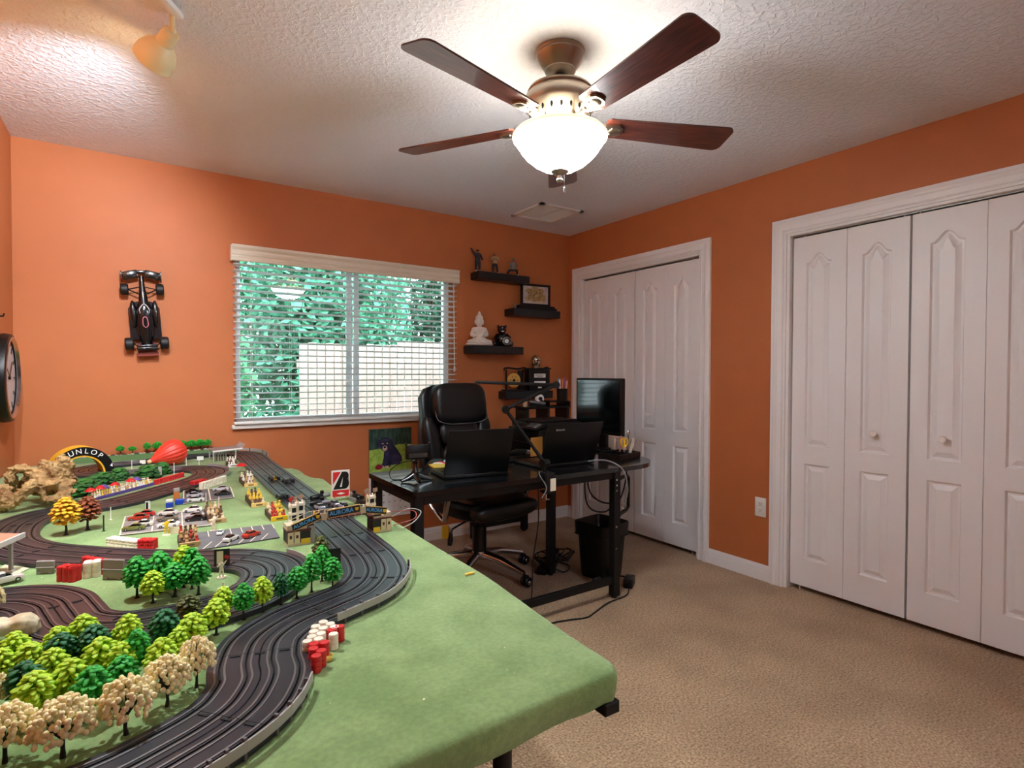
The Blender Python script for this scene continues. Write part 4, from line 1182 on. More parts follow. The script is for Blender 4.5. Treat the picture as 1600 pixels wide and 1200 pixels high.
og = thing('desk_riser', 'black two-level desk organiser shelf standing behind the printer', 'organiser', (2.52, 3.34, DZ + 0.0005), R(0))
OZ = 0.262
q = MB(); q.rbox((0, 0, OZ), (0.40, 0.17, 0.014), 0.003, 1); q.build('shelf', M_BLACK, og)
q = MB(); q.rbox((0.10, 0, OZ + 0.04), (0.19, 0.16, 0.010), 0.003, 1); q.bb((0.0, -0.08, OZ + 0.007), (0.008, 0.08, OZ + 0.036)); q.bb((0.192, -0.08, OZ + 0.007), (0.20, 0.08, OZ + 0.036)); q.build('upper_tray', M_BLACK, og)
for x in (-0.185, 0.0, 0.185):
    q = MB(); q.rbox((x, 0, OZ / 2 - 0.004), (0.02, 0.15, OZ - 0.008), 0.003, 1); q.build('side_panel', M_BLACK, og)
tz = DZ + OZ + 0.0075
td = thing('tape_dispenser', 'black tape dispenser with a white roll on the organiser', 'tape dispenser', (2.46, 3.33, tz), R(-10))
q = MB(); q.prism([(-0.06, 0), (0.06, 0), (0.055, 0.03), (0.03, 0.05), (0.01, 0.028), (-0.05, 0.032), (-0.06, 0.05), (-0.066, 0.045)], -0.02, 0.02, axis='y'); q.build('body', M_BLACK, td)
q = MB(); q.lathe([(0.014, -0.011), (0.032, -0.011), (0.032, 0.011), (0.014, 0.011), (0.014, -0.011)], 24, (0.02, 0, 0.056), rot); q.build('tape_roll', M_PLASTW, td)
q = MB(); q.lathe([(0, -0.023), (0.014, -0.023), (0.014, 0.023), (0, 0.023)], 16, (0.02, 0, 0.056), rot); q.build('hub', M_BLACK, td)
sp = thing('stapler', 'grey stapler lying on the organiser under the tape dispenser', 'stapler', (2.43, 3.285, tz), R(-4))
q = MB(); q.rbox((0, 0, 0.008), (0.14, 0.03, 0.012), 0.003); q.build('base', M_BLACK, sp)
q = MB(); q.rbox((0.0, 0, 0.030), (0.135, 0.026, 0.018), 0.006, 2, Matrix.Rotation(R(7), 3, 'Y')); q.build('arm', mat('grey_plastic', (112, 114, 118), rough=0.4), sp)
jc = MB(); jc.lathe([(0.0, 0), (0.014, 0), (0.016, 0.03), (0.013, 0.042), (0.013, 0.05), (0.0, 0.052)], 16)
tag(jc.build('small_jar', mat('tan_jar', (186, 160, 128), rough=0.3), loc=(2.345, 3.32, tz)), 'small tan jar at the left end of the organiser', 'jar')
pcup = thing('pen_cup', 'black pen cup holding coloured pens on the organiser', 'pen cup', (2.672, 3.30, DZ + OZ + 0.0460), 0)
q = MB(); q.lathe([(0.0, 0.0), (0.040, 0.0), (0.042, 0.09), (0.039, 0.09), (0.037, 0.004), (0.0, 0.004)], 20); q.build('cup', M_BLACK, pcup)
pens = [((226, 110, 150), 'pink'), ((240, 150, 60), 'orange'), ((60, 150, 190), 'blue'), ((200, 60, 120), 'magenta'), ((240, 240, 240), 'white'), ((150, 90, 190), 'purple'), ((236, 200, 190), 'pale pink')]
for k, (c_, nm) in enumerate(pens):
    a = 2 * math.pi * k / 7
    x_, y_ = 0.020 * math.cos(a), 0.020 * math.sin(a)
    p = thing('pen', nm + ' pen standing in the black pen cup on the organiser', 'pen', (pcup.location.x + x_, pcup.location.y + y_, pcup.location.z + 0.0045), 0, 'pens in the cup')
    mm = mat('pen_' + nm.replace(' ', '_'), c_, rough=0.35)
    top = Vector((x_ * 1.0, y_ * 0.7, 0.138 + 0.01 * (k % 3)))
    q = MB(); q.tube([(0, 0, 0.006), top], 0.0042, 8); q.build('barrel', mm, p)
    q = MB(); q.tube([top * 0.78, top * 1.04], 0.0050, 8); q.build('cap', mm, p)

env = MB(); env.box((0, 0, 0.065), (0.10, 0.003, 0.13), Matrix.Rotation(R(0), 3, 'X'))
tag(env.build('manila_envelope', mat('manila', (214, 152, 66), rough=0.7), loc=(1.985, 2.69, DZ + 0.0005), rotz=R(10)), 'orange envelope standing upright behind the right laptop', 'envelope')
kb = thing('keyboard', 'flat dark keyboard lying between the two laptops', 'keyboard', (1.90, 2.715, DZ + 0.0005), R(-6))
# tray of pens at the rounded end
tr = thing('desk_tray', 'shallow black desk tray at the rounded end of the desk', 'tray', (2.44, 2.46, DZ + 0.0005), R(12))
q = MB(); q.bb((-0.11, -0.075, 0), (0.11, 0.075, 0.004))
for s in (-1, 1): q.bb((-0.11, s * 0.075 - 0.003, 0.004), (0.11, s * 0.075 + 0.003, 0.034)); q.bb((s * 0.11 - 0.003, -0.072, 0.004), (s * 0.11 + 0.003, 0.072, 0.034))
q.bb((0.03, -0.072, 0.004), (0.034, 0.072, 0.032))
q.build('tray_body', M_BLACK, tr, smooth=None)
sc = thing('scissors', 'yellow handled scissors standing in the desk tray', 'scissors', (2.495, 2.475, DZ + 0.0055), R(-30))
for s in (-1, 1):
    q = MB(); q.tube(curve_pts([(s * 0.003, 0, 0.055), (s * 0.018, 0, 0.070), (s * 0.020, 0, 0.098), (s * 0.008, 0, 0.105), (s * 0.002, 0, 0.085), (s * 0.003, 0, 0.06)]), 0.0045, 8); q.build('handle', M_YELLOW, sc)
    q = MB(); q.prism([(s * 0.002, 0.0), (s * 0.009, 0.06), (-s * 0.002, 0.06)], -0.0012 * s - 0.001, -0.0012 * s + 0.001, axis='y'); q.build('scissor_blade', M_CHROME, sc, smooth=None)
for k, (nm, c_, dx, dy, lean, lab) in enumerate((('pencil', (206, 120, 96), 0.05, 0.05, (0.01, 0.0), 'red pencil leaning in the desk tray'), ('marker', (40, 40, 44), 0.085, 0.02, (0.03, 0.02), 'black handled spoon shaped tool leaning in the desk tray'), ('ruler', (214, 204, 186), 0.075, -0.01, (0.045, 0.01), 'cream ruler leaning in the desk tray'))):
    base_ = Vector((2.44 + dx, 2.46 + dy, DZ + 0.006))
    p = thing(nm, lab, nm if nm != 'marker' else 'tool', base_)
    q = MB()
    if nm == 'ruler': q.box((lean[0] / 2, lean[1] / 2, 0.055), (0.024, 0.003, 0.11), Matrix.Rotation(R(22), 3, 'Y'))
    else: q.tube([(0, 0, 0), (lean[0], lean[1], 0.12)], 0.0036, 8)
    q.build('shaft', mat(nm + '_col', c_, rough=0.45), p)
    if nm == 'marker':
        q = MB(); q.ell((lean[0] + 0.004, lean[1] + 0.002, 0.133), (0.012, 0.006, 0.022), 12, 8, Matrix.Rotation(R(15), 3, 'Y')); q.build('bowl', M_CHROME, p)
    elif nm == 'pencil':
        q = MB(); q.cyl((lean[0], lean[1], 0.12), (lean[0] * 1.08, lean[1], 0.13), 0.0036, 0.0008, 8); q.build('tip', M_DARK, p)
tw = thing('mini_tower', 'tiny black lattice tower ornament on the rounded desk end', 'ornament', (2.555, 2.475, DZ + 0.0005), R(10))
q = MB()
for sx in (-1, 1):
    for sy in (-1, 1): q.tube(curve_pts([(sx * 0.017, sy * 0.017, 0), (sx * 0.010, sy * 0.010, 0.03), (sx * 0.004, sy * 0.004, 0.06), (0, 0, 0.105)], n=4), [0.004, 0.0037, 0.0034, 0.0031, 0.003, 0.0028, 0.0026, 0.0024, 0.0022, 0.002, 0.0016, 0.0012, 0.001], 5)
q.build('frame', M_BLACKM, tw)
q = MB(); q.box((0, 0, 0.028), (0.026, 0.026, 0.003)); q.box((0, 0, 0.058), (0.014, 0.014, 0.003)); q.build('platform', M_BLACKM, tw)
# keyboard detail
q = MB(); q.rbox((0, 0, 0.008), (0.30, 0.11, 0.014), 0.004, 2); q.build('case', M_BLACK, kb)
q = MB()
for r_ in range(5):
    for c_ in range(15): q.box((-0.138 + c_ * 0.0197, -0.040 + r_ * 0.02, 0.0162), (0.0165, 0.0165, 0.004))
q.build('keys', M_BLACKM, kb, smooth=None)

# waste bin, adapter, cables below the desk
bn_ = thing('waste_bin', 'black tapered waste bin on the carpet behind the front desk leg', 'bin', (2.39, 2.56, 0.0), R(8))
q = MB()
def rr(wx, wy, r_, z, n=5):
    out = []
    for cx, cy, a0 in ((wx - r_, wy - r_, 0), (-wx + r_, wy - r_, 90), (-wx + r_, -wy + r_, 180), (wx - r_, -wy + r_, 270)):
        for k in range(n): a = R(a0 + 90 * k / (n - 1)); out.append((cx + r_ * math.cos(a), cy + r_ * math.sin(a), z))
    return out
rings = [rr(0.092, 0.092, 0.03, 0.0), rr(0.096, 0.096, 0.03, 0.02), rr(0.112, 0.112, 0.035, 0.26), rr(0.124, 0.124, 0.035, 0.262), rr(0.128, 0.128, 0.035, 0.335), rr(0.122, 0.122, 0.03, 0.340), rr(0.116, 0.116, 0.03, 0.33), rr(0.088, 0.088, 0.025, 0.012)]
n = len(rings[0]); vs = [p for r_ in rings for p in r_]
fs = [(i * n + k, i * n + (k + 1) % n, (i + 1) * n + (k + 1) % n, (i + 1) * n + k) for i in range(len(rings) - 1) for k in range(n)] + [tuple(range(n)), tuple(range((len(rings) - 1) * n, len(rings) * n))]
q.add(vs, fs); q.build('bin_body', M_BLACK, bn_)
q = MB(); q.tube([Vector(p) * 1.0 for p in rr(0.126, 0.126, 0.035, 0.262)] + [Vector(rr(0.126, 0.126, 0.035, 0.262)[0])], 0.004, 6); q.build('rim_band', M_BLACKM, bn_)
wc = thing('desk_webcam', 'small round black and grey gadget on the carpet at the foot of the bin', 'gadget', (2.245, 2.44, 0.0), R(10))
q = MB(); q.ell((0, 0, 0.03), (0.032, 0.028, 0.03), 16, 10); q.build('body', M_BLACK, wc)
q = MB(); q.cyl((0, -0.026, 0.032), (0, -0.032, 0.032), 0.016, n=18); q.build('lens', mat('grey_lens', (92, 94, 98), rough=0.25), wc)
ad = thing('power_adapter', 'black power brick on the carpet right of the desk leg', 'adapter', (2.40, 2.335, 0.0), R(35))
q = MB(); q.rbox((0, 0, 0.028), (0.105, 0.055, 0.054), 0.008, 2); q.build('brick', M_BLACK, ad)
q = MB(); q.tube(curve_pts([(0.05, 0.0, 0.03), (0.09, 0.05, 0.02), (0.13, 0.10, 0.008), (0.16, 0.14, 0.03), (0.13, 0.16, 0.12), (0.10, 0.13, 0.22)]), 0.005, 7); q.build('cord', M_BLACK, ad)
floor_cord = thing('floor_cord', 'thin black cord running across the carpet from the power brick', 'cord', (0, 0, 0.005))
q = MB(); q.tube(curve_pts([(2.36, 2.30, 0.012), (2.28, 2.235, 0.001), (2.12, 2.215, 0.0), (1.98, 2.165, 0.0), (1.90, 2.14, 0.0), (1.80, 2.17, 0.0), (1.68, 2.18, 0.0), (1.52, 2.08, 0.0), (1.38, 2.02, 0.0)]), 0.0045, 6); q.build('wire', M_BLACK, floor_cord)
c2 = thing('hanging_cord', 'thin black cord hanging from the desk in front of the chair castor', 'cord', (0, 0, 0))
q = MB(); q.tube(curve_pts([(1.78, 2.40, 0.70), (1.80, 2.42, 0.45), (1.79, 2.45, 0.25), (1.73, 2.38, 0.10), (1.60, 2.22, 0.01), (1.50, 2.12, 0.006)]), 0.0032, 6); q.build('wire', M_BLACK, c2)
for k, (pp, lab) in enumerate(([[(2.02, 2.28, 0.69), (2.06, 2.30, 0.60), (2.12, 2.30, 0.545), (2.20, 2.295, 0.52), (2.27, 2.285, 0.535), (2.36, 2.33, 0.62), (2.40, 2.36, 0.70)], 'upper black cable looping under the desk to the right leg'], [[(2.02, 2.30, 0.68), (2.05, 2.32, 0.55), (2.10, 2.32, 0.49), (2.17, 2.30, 0.475), (2.22, 2.29, 0.50)], 'lower black cable looping under the desk to the right leg'])):
    t = thing('desk_cable', lab, 'cable', (0, 0, 0))
    q = MB(); q.tube(curve_pts(pp), 0.0045, 7); q.build('wire', M_BLACK, t)
t = thing('desk_cable', 'grey cable curving over the front desk edge beside the right leg', 'cable', (0, 0, 0))
q = MB(); q.tube(curve_pts([(2.12, 2.40, DZ + 0.012), (2.16, 2.28, DZ + 0.03), (2.20, 2.195, DZ - 0.01), (2.235, 2.19, 0.62), (2.24, 2.215, 0.53)]), 0.0042, 7); q.build('wire', mat('grey_cord', (130, 132, 134)), t)
ps = thing('power_strip', 'black power strip with a tangle of plugs under the desk', 'power strip', (2.22, 2.86, 0.0), R(35))
q = MB(); q.rbox((0, 0, 0.022), (0.36, 0.06, 0.042), 0.006, 2); q.build('strip', M_BLACK, ps)
rnd = random.Random(9)
for k in range(5):
    q = MB(); q.rbox((-0.13 + k * 0.065, 0, 0.06), (0.04, 0.045, 0.04), 0.006); q.build('plug', M_BLACK, ps)
for k in range(7):
    a = [(rnd.uniform(-.2, .2), rnd.uniform(-.12, .12), rnd.uniform(0.01, 0.10)) for _ in range(5)]
    q = MB(); q.tube(curve_pts(a, n=6), 0.0045, 6); q.build('cord', M_BLACK, ps)
q = MB(); q.tube(curve_pts([(-0.12, -0.03, 0.09), (-0.1, -0.06, 0.11), (-0.06, -0.05, 0.10)]), 0.004, 6); q.build('white_cord', M_PLASTW, ps)
yb = MB(); yb.rbox((0, 0, 0.05), (0.05, 0.022, 0.10), 0.004, 1)
tag(yb.build('foam_block', mat('yellow_foam', (226, 176, 40), rough=0.8), loc=(1.935, 3.772, 0.0005)), 'yellow foam block against the white baseboard behind the chair', 'block')

# ---------------------------------------------------------------- office chair
ch = thing('office_chair', 'black padded leather executive chair with chrome star base behind the desk', 'chair', (1.76, 2.975, 0.0), R(7))
for k in range(5):
    a = R(-4 + 72 * k)
    d = Vector((math.cos(a), math.sin(a), 0)); p = Vector((-d.y, d.x, 0))
    q = MB(); q.tube([d * 0.03 + Vector((0, 0, 0.135)), d * 0.16 + Vector((0, 0, 0.122)), d * 0.335 + Vector((0, 0, 0.078))], [0.030, 0.025, 0.015], 12, flat=0.7)
    q.build('star_leg', M_CHROME, ch)
    c0 = d * 0.335
    hd_ = MB(); hd_.cyl(c0 + Vector((0, 0, 0.045)), c0 + Vector((0, 0, 0.085)), 0.006, n=8); hd_.rbox(c0 + Vector((0.006, -0.006, 0.055)), (0.036, 0.03, 0.03), 0.01, 2); cst = hd_.build('caster', M_BLACK, ch)
    for s in (-1, 1):
        o_ = c0 + Vector((0.010, s * 0.017 - 0.006, 0.031))
        q = MB(); q.lathe([(0.0, -0.010), (0.024, -0.010), (0.030, -0.005), (0.030, 0.005), (0.024, 0.010), (0.0, 0.010)], 20, o_, rot); wq = q.build('caster_wheel', M_BLACK, cst)
    q = MB(); q.ell(c0 + Vector((0.010, -0.036, 0.031)), (0.014, 0.006, 0.014), 12, 7); q.build('caster_cap', M_CHROME, cst)
q = MB(); q.lathe([(0.0, 0.105), (0.045, 0.105), (0.05, 0.13), (0.045, 0.155), (0.0, 0.157)], 24); q.build('hub', M_CHROME, ch)
q = MB(); q.cyl((0, 0, 0.15), (0, 0, 0.31), 0.044, n=24); q.cyl((0, 0, 0.31), (0, 0, 0.385), 0.025, n=20); q.build('gas_lift', M_BLACK, ch)
q = MB(); q.rbox((0, 0.01, 0.385), (0.24, 0.28, 0.05), 0.012, 2); q.build('tilt_mechanism', M_BLACKM, ch)
q = MB(); q.tube([(-0.10, -0.05, 0.375), (-0.20, -0.08, 0.365), (-0.265, -0.09, 0.35), (-0.275, -0.09, 0.325)], 0.006, 8); q.tube([(-0.275, -0.09, 0.33), (-0.279, -0.09, 0.29), (-0.284, -0.09, 0.26)], [0.010, 0.016, 0.013], 10); q.build('lever', M_BLACK, ch)
q = MB(); q.ell((0, -0.01, 0.445), (0.265, 0.275, 0.055), 28, 12, e1=0.55, e2=0.45); q.ell((0, -0.245, 0.455), (0.245, 0.065, 0.06), 24, 10, e1=0.8, e2=0.6); q.build('seat', M_LEATHER, ch)
q = MB(); q.ell((0, -0.02, 0.50), (0.22, 0.24, 0.04), 24, 10, e1=0.7, e2=0.5); q.build('seat_cushion', M_LEATHER, ch)
tl_ = Matrix.Rotation(R(-9), 3, 'X')
def bk(x, y, z): return Vector((0, 0.215, 0.50)) + tl_ @ Vector((x, y, z))
# shell of the backrest, tapering to the top
q = MB()
lev = [(0.0, 0.23, 0.05), (0.08, 0.265, 0.055), (0.22, 0.275, 0.055), (0.36, 0.262, 0.055), (0.48, 0.24, 0.055), (0.60, 0.238, 0.055), (0.655, 0.20, 0.045), (0.675, 0.14, 0.03)]
nn = 28; vs = []; fs = []
sg = lambda x, e: math.copysign(abs(x) ** e, x)
for z, hw, hd2 in lev:
    for k in range(nn):
        t = 2 * math.pi * k / nn
        vs.append(bk(hw * sg(math.cos(t), 0.5), 0.03 + hd2 * sg(math.sin(t), 0.6) - 0.03 * (abs(math.cos(t)) ** 3), z))
for i in range(len(lev) - 1):
    for k in range(nn): fs.append((i * nn + k, i * nn + (k + 1) % nn, (i + 1) * nn + (k + 1) % nn, (i + 1) * nn + k))
fs += [tuple(range(nn)), tuple(range((len(lev) - 1) * nn, len(lev) * nn))]
q.add(vs, fs); q.build('backrest', M_LEATHER, ch)
for s in (-1, 1):
    q = MB(); q.ell(bk(s * 0.195, -0.035, 0.27), (0.062, 0.045, 0.21), 16, 12, tl_ @ Matrix.Rotation(R(s * 7), 3, 'Y'), e1=0.75, e2=0.8); q.build('side_bolster', M_LEATHER, ch)
q = MB(); q.ell(bk(0, -0.038, 0.36), (0.15, 0.045, 0.085), 22, 10, tl_, e1=0.6, e2=0.45); q.ell(bk(0, -0.045, 0.20), (0.15, 0.05, 0.095), 22, 10, tl_, e1=0.6, e2=0.45); q.build('lumbar_cushion', M_LEATHER, ch)
q = MB(); q.ell(bk(0.015, -0.055, 0.545), (0.205, 0.062, 0.135), 30, 14, tl_, e1=0.5, e2=0.42); hr = q.build('headrest_pillow', M_LEATHER, ch)
q = MB(); q.tube(curve_pts([tuple(bk(x, y, z)) for x, y, z in ((-0.185, -0.085, 0.50), (-0.175, -0.098, 0.44), (-0.10, -0.105, 0.415), (0.015, -0.107, 0.412), (0.13, -0.105, 0.415), (0.205, -0.098, 0.44), (0.215, -0.085, 0.50))]), 0.0032, 6); q.build('piping', mat('grey_piping', (84, 82, 84), rough=0.5), hr)
for s in (-1, 1):
    q = MB(); q.tube(curve_pts([(s * 0.30, 0.20, 0.60), (s * 0.315, 0.05, 0.715), (s * 0.315, -0.10, 0.735)], n=6), 0.027, 12, flat=0.7); q.build('arm_pad', M_LEATHER, ch)
    q = MB(); q.tube(curve_pts([(s * 0.315, -0.10, 0.725), (s * 0.318, -0.155, 0.70), (s * 0.312, -0.14, 0.60), (s * 0.30, -0.08, 0.46), (s * 0.275, -0.02, 0.385), (s * 0.29, 0.06, 0.44), (s * 0.305, 0.14, 0.53), (s * 0.30, 0.21, 0.61)], n=6), 0.017, 10, flat=0.55); q.build('arm_frame', M_CHROME, ch)
    q = MB(); q.cyl((s * 0.315, -0.105, 0.737), (s * 0.318, -0.150, 0.737), 0.025, n=18); q.build('arm_cap', M_CHROME, ch)

# ---------------------------------------------------------------- layout table and green cloth
TZ = 0.760            # top of the cloth
tb = thing('layout_table', 'long table on thin black legs under the green cloth and race layout', 'table', (0, 0, 0))
M_PLY = mat('dark_board', (58, 40, 28), rough=0.7)
q = MB(); q.bb((XL + 0.012, 0.672, 0.712), (0.636, 2.94, 0.752)); q.build('board', M_PLY, tb, smooth=None)
q = MB(); q.bb((XL + 0.012, 2.945, 0.712), (0.606, 3.765, 0.752)); q.build('board', M_PLY, tb, smooth=None)
q = MB(); q.rbox((0.636, 0.672, 0.7015), (0.032, 0.040, 0.020), 0.002, 1); q.build('corner_bracket', M_BLACKM, tb)
for x, y in ((0.52, 0.80), (-0.42, 0.80), (0.52, 2.70), (-0.42, 2.70), (0.48, 3.66), (-0.42, 3.66)):
    q = MB(); q.tube([(x, y, 0.714), (x, y, 0.0)], 0.017, 12); q.build('leg', M_BLACKM, tb)
for y in (0.80, 2.70, 3.66):
    q = MB(); q.cyl((-0.42, y, 0.25), (0.50, y, 0.25), 0.012, n=10); q.build('cross_bar', M_BLACKM, tb)
def cloth_mat():
    m = bpy.data.materials.new('green_felt')
    m.use_nodes = True
    nt = m.node_tree
    b = nt.nodes['Principled BSDF']
    b.inputs['Roughness'].default_value = 0.92
    b.inputs['Specular IOR Level'].default_value = 0.15
    b.inputs['Sheen Weight'].default_value = 0.2
    tc = nt.nodes.new('ShaderNodeTexCoord')
    def noise(sc, det=3):
        n = nt.nodes.new('ShaderNodeTexNoise'); n.inputs['Scale'].default_value = sc; n.inputs['Detail'].default_value = det
        nt.links.new(tc.outputs['Object'], n.inputs['Vector']); return n
    def ramp(n, p0, c0, p1, c1):
        r = nt.nodes.new('ShaderNodeValToRGB')
        r.color_ramp.elements[0].position = p0; r.color_ramp.elements[0].color = c0
        r.color_ramp.elements[1].position = p1; r.color_ramp.elements[1].color = c1
        nt.links.new(n.outputs['Fac'], r.inputs['Fac']); return r
    a = ramp(noise(9, 5), 0.35, lin((118, 146, 90)), 0.68, lin((144, 170, 112)))
    c = ramp(noise(120, 4), 0.3, (0.86, 0.86, 0.86, 1), 0.7, (1.08, 1.08, 1.08, 1))
    mx = nt.nodes.new('ShaderNodeMixRGB'); mx.blend_type = 'MULTIPLY'; mx.inputs['Fac'].default_value = 1
    nt.links.new(a.outputs['Color'], mx.inputs['Color1']); nt.links.new(c.outputs['Color'], mx.inputs['Color2'])
    s = ramp(noise(75, 1), 0.775, (0, 0, 0, 1), 0.80, (1, 1, 1, 1))
    m2 = nt.nodes.new('ShaderNodeMixRGB'); m2.inputs['Color2'].default_value = lin((226, 224, 190))
    nt.links.new(s.outputs['Color'], m2.inputs['Fac']); nt.links.new(mx.outputs['Color'], m2.inputs['Color1'])
    nt.links.new(m2.outputs['Color'], b.inputs['Base Color'])
    nb = noise(350, 3)
    bp = nt.nodes.new('ShaderNodeBump'); bp.inputs['Strength'].default_value = 0.5; bp.inputs['Distance'].default_value = 0.002
    nt.links.new(nb.outputs['Fac'], bp.inputs['Height']); nt.links.new(bp.outputs['Normal'], b.inputs['Normal'])
    return m
M_FELT = cloth_mat()
ctrl = [(XL + .006, .645, 0), (-.2, .643, 0), (.1, .642, 0), (.35, .646, 0), (.55, .652, 0), (.630, .656, 0), (.652, .664, 0), (.664, .69, 0), (.668, .80, 0), (.684, .98, 0), (.698, 1.15, 0), (.699, 1.35, 0), (.702, 1.53, 0), (.706, 1.72, 0),
        (.700, 2.05, 0), (.708, 2.24, 0), (.700, 2.36, 0), (.712, 2.52, 0), (.716, 2.62, 0), (.690, 2.66, 0), (.676, 2.76, 0), (.682, 2.90, 0), (.668, 2.98, 0), (.638, 3.02, 0), (.630, 3.3, 0), (.628, 3.77, 0), (.2, 3.78, 0), (XL + .006, 3.78, 0)]
edge = curve_pts(ctrl, n=5)
edge = [(p.x, p.y) for p in edge]
n = len(edge)
cx_, cy_ = 0.1, 2.2
rnd = random.Random(21)
bm = bmesh.new()
wob = [0.5 + 0.5 * math.sin(i * 0.9) * math.sin(i * 0.37 + 1) for i in range(n)]
def ring(off, z, wv):
    out = []
    for i, (x, y) in enumerate(edge):
        a, c = Vector(edge[i - 1]), Vector(edge[(i + 1) % n])
        d = (c - a)
        nn_ = Vector((d.y, -d.x)).normalized()
        if i in (0, n - 1): nn_ = Vector((0, -1 if i == 0 else 1))
        ox, oy = x + nn_.x * (off + wv * (wob[i] - .5)), y + nn_.y * (off + wv * (wob[i] - .5))
        if x < XL + 0.05: ox = max(ox, XL + 0.004)
        oy = min(oy, YB - 0.012)
        out.append(bm.verts.new((ox, oy, z)))
    return out
r0 = ring(-0.012, TZ, 0); r1 = ring(-0.003, TZ - 0.003, 0); r2 = ring(0.003, TZ - 0.012, 0.002); r3 = ring(0.003, TZ - 0.028, 0.006); r4 = ring(-0.004, TZ - 0.050, 0.010)
for a, c in ((r0, r1), (r1, r2), (r2, r3), (r3, r4)):
    for i in range(n - 1): bm.faces.new((a[i], c[i], c[i + 1], a[i + 1]))
    bm.faces.new((a[n - 1], c[n - 1], c[0], a[0]))
top = bm.faces.new(r0)
bmesh.ops.triangulate(bm, faces=[top])
bmesh.ops.recalc_face_normals(bm, faces=bm.faces[:])
me = bpy.data.meshes.new('green_cloth'); bm.to_mesh(me); bm.free()
me.materials.append(M_FELT)
me.polygons.foreach_set('use_smooth', [True] * len(me.polygons)); me.set_sharp_from_angle(angle=R(50))
clo = bpy.data.objects.new('green_cloth', me); COL.objects.link(clo)
tag(clo, 'green felt cloth spread over the whole layout table', 'cloth')

# ---------------------------------------------------------------- slot car track
TT = TZ + 0.0115
M_TRACK = mat('track_plastic', (40, 40, 48), rough=0.29, coat=0.08, spec=0.5, var=0.15, vscale=14)
M_RAIL = mat('track_rail', (128, 124, 124), rough=0.35, metal=0.8)
M_SLOT = mat('track_slot', (4, 4, 4), rough=0.8)
centre = [(.548, 3.52), (.54, 3.2), (.533, 2.8), (.526, 2.4), (.519, 2.0), (.512, 1.7), (.506, 1.50), (.498, 1.38), (.470, 1.27), (.410, 1.19), (.330, 1.150), (.250, 1.115), (.192, 1.06), (.167, .99), (.160, .935), (.143, .893), (.122, .860), (.090, .832), (.045, .806), (-.03, .775), (-.15, .758), (-.29, .770), (-.385, .83), (-.425, .93), (-.43, 1.10), (-.43, 1.27), (-.405, 1.42), (-.345, 1.52), (-.27, 1.555),
          (-.200, 1.535), (-.150, 1.475), (-.128, 1.40), (-.105, 1.325), (-.05, 1.27), (.03, 1.25), (.11, 1.255), (.190, 1.285), (.250, 1.345), (.278, 1.43), (.262, 1.51), (.205, 1.575), (.115, 1.625), (.02, 1.69), (-.07, 1.765), (-.16, 1.850), (-.235, 1.935), (-.290, 2.04), (-.312, 2.17), (-.305, 2.30), (-.260, 2.405), (-.180, 2.452), (-.09, 2.475), (-.02, 2.525), (.05, 2.605), (.125, 2.695), (.205, 2.79),
          (.268, 2.895), (.300, 3.01), (.285, 3.115), (.220, 3.195), (.120, 3.215), (.02, 3.215), (-.08, 3.225), (-.165, 3.27), (-.205, 3.36), (-.185, 3.46), (-.11, 3.53), (0., 3.56), (.12, 3.60), (.24, 3.655), (.36, 3.70), (.46, 3.68), (.525, 3.61)]
path = curve_pts([(x, y, 0) for x, y in centre], n=24, closed=True)
# even spacing
segs = [0.0]
for i in range(len(path)): segs.append(segs[-1] + (path[(i + 1) % len(path)] - path[i]).length)
total = segs[-1]
STEP = 0.010
NSAMP = int(total / STEP)
samp = []
j = 0
for i in range(NSAMP):
    s = i * total / NSAMP
    while segs[j + 1] < s: j += 1
    t = (s - segs[j]) / (segs[j + 1] - segs[j])
    samp.append(path[j].lerp(path[(j + 1) % len(path)], t))
tang = []
for i in range(NSAMP):
    tang.append((samp[(i + 2) % NSAMP] - samp[i - 2]).normalized())
trk = thing('race_track', 'four-lane dark grey slot car track winding over the green cloth', 'track', (0, 0, 0))
HWID = 0.0375
def profile():
    pts = [(-HWID, -0.0105, 0), (-HWID, -0.001, 0), (-HWID + 0.001, 0, 0)]
    for s in (-0.019, 0.019):
        pts += [(s - .0088, 0, 0), (s - .0085, .0009, 1), (s - .0055, .0009, 1), (s - .0052, 0, 0), (s - .0017, 0, 0), (s - .0016, -.004, 2), (s + .0016, -.004, 2), (s + .0017, 0, 0), (s + .0052, 0, 0), (s + .0055, .0009, 1), (s + .0085, .0009, 1), (s + .0088, 0, 0)]
    pts += [(HWID - 0.001, 0, 0), (HWID, -0.001, 0), (HWID, -0.0105, 0)]
    return pts
PROF = profile()
NP = len(PROF)
def face_mat(k):
    a, c = PROF[k], PROF[k + 1]
    if a[2] == 1 and c[2] == 1: return 1
    if a[2] == 2 or c[2] == 2: return 2
    return 0
FM = [face_mat(k) for k in range(NP - 1)]
PER = 19
nsec = NSAMP // PER
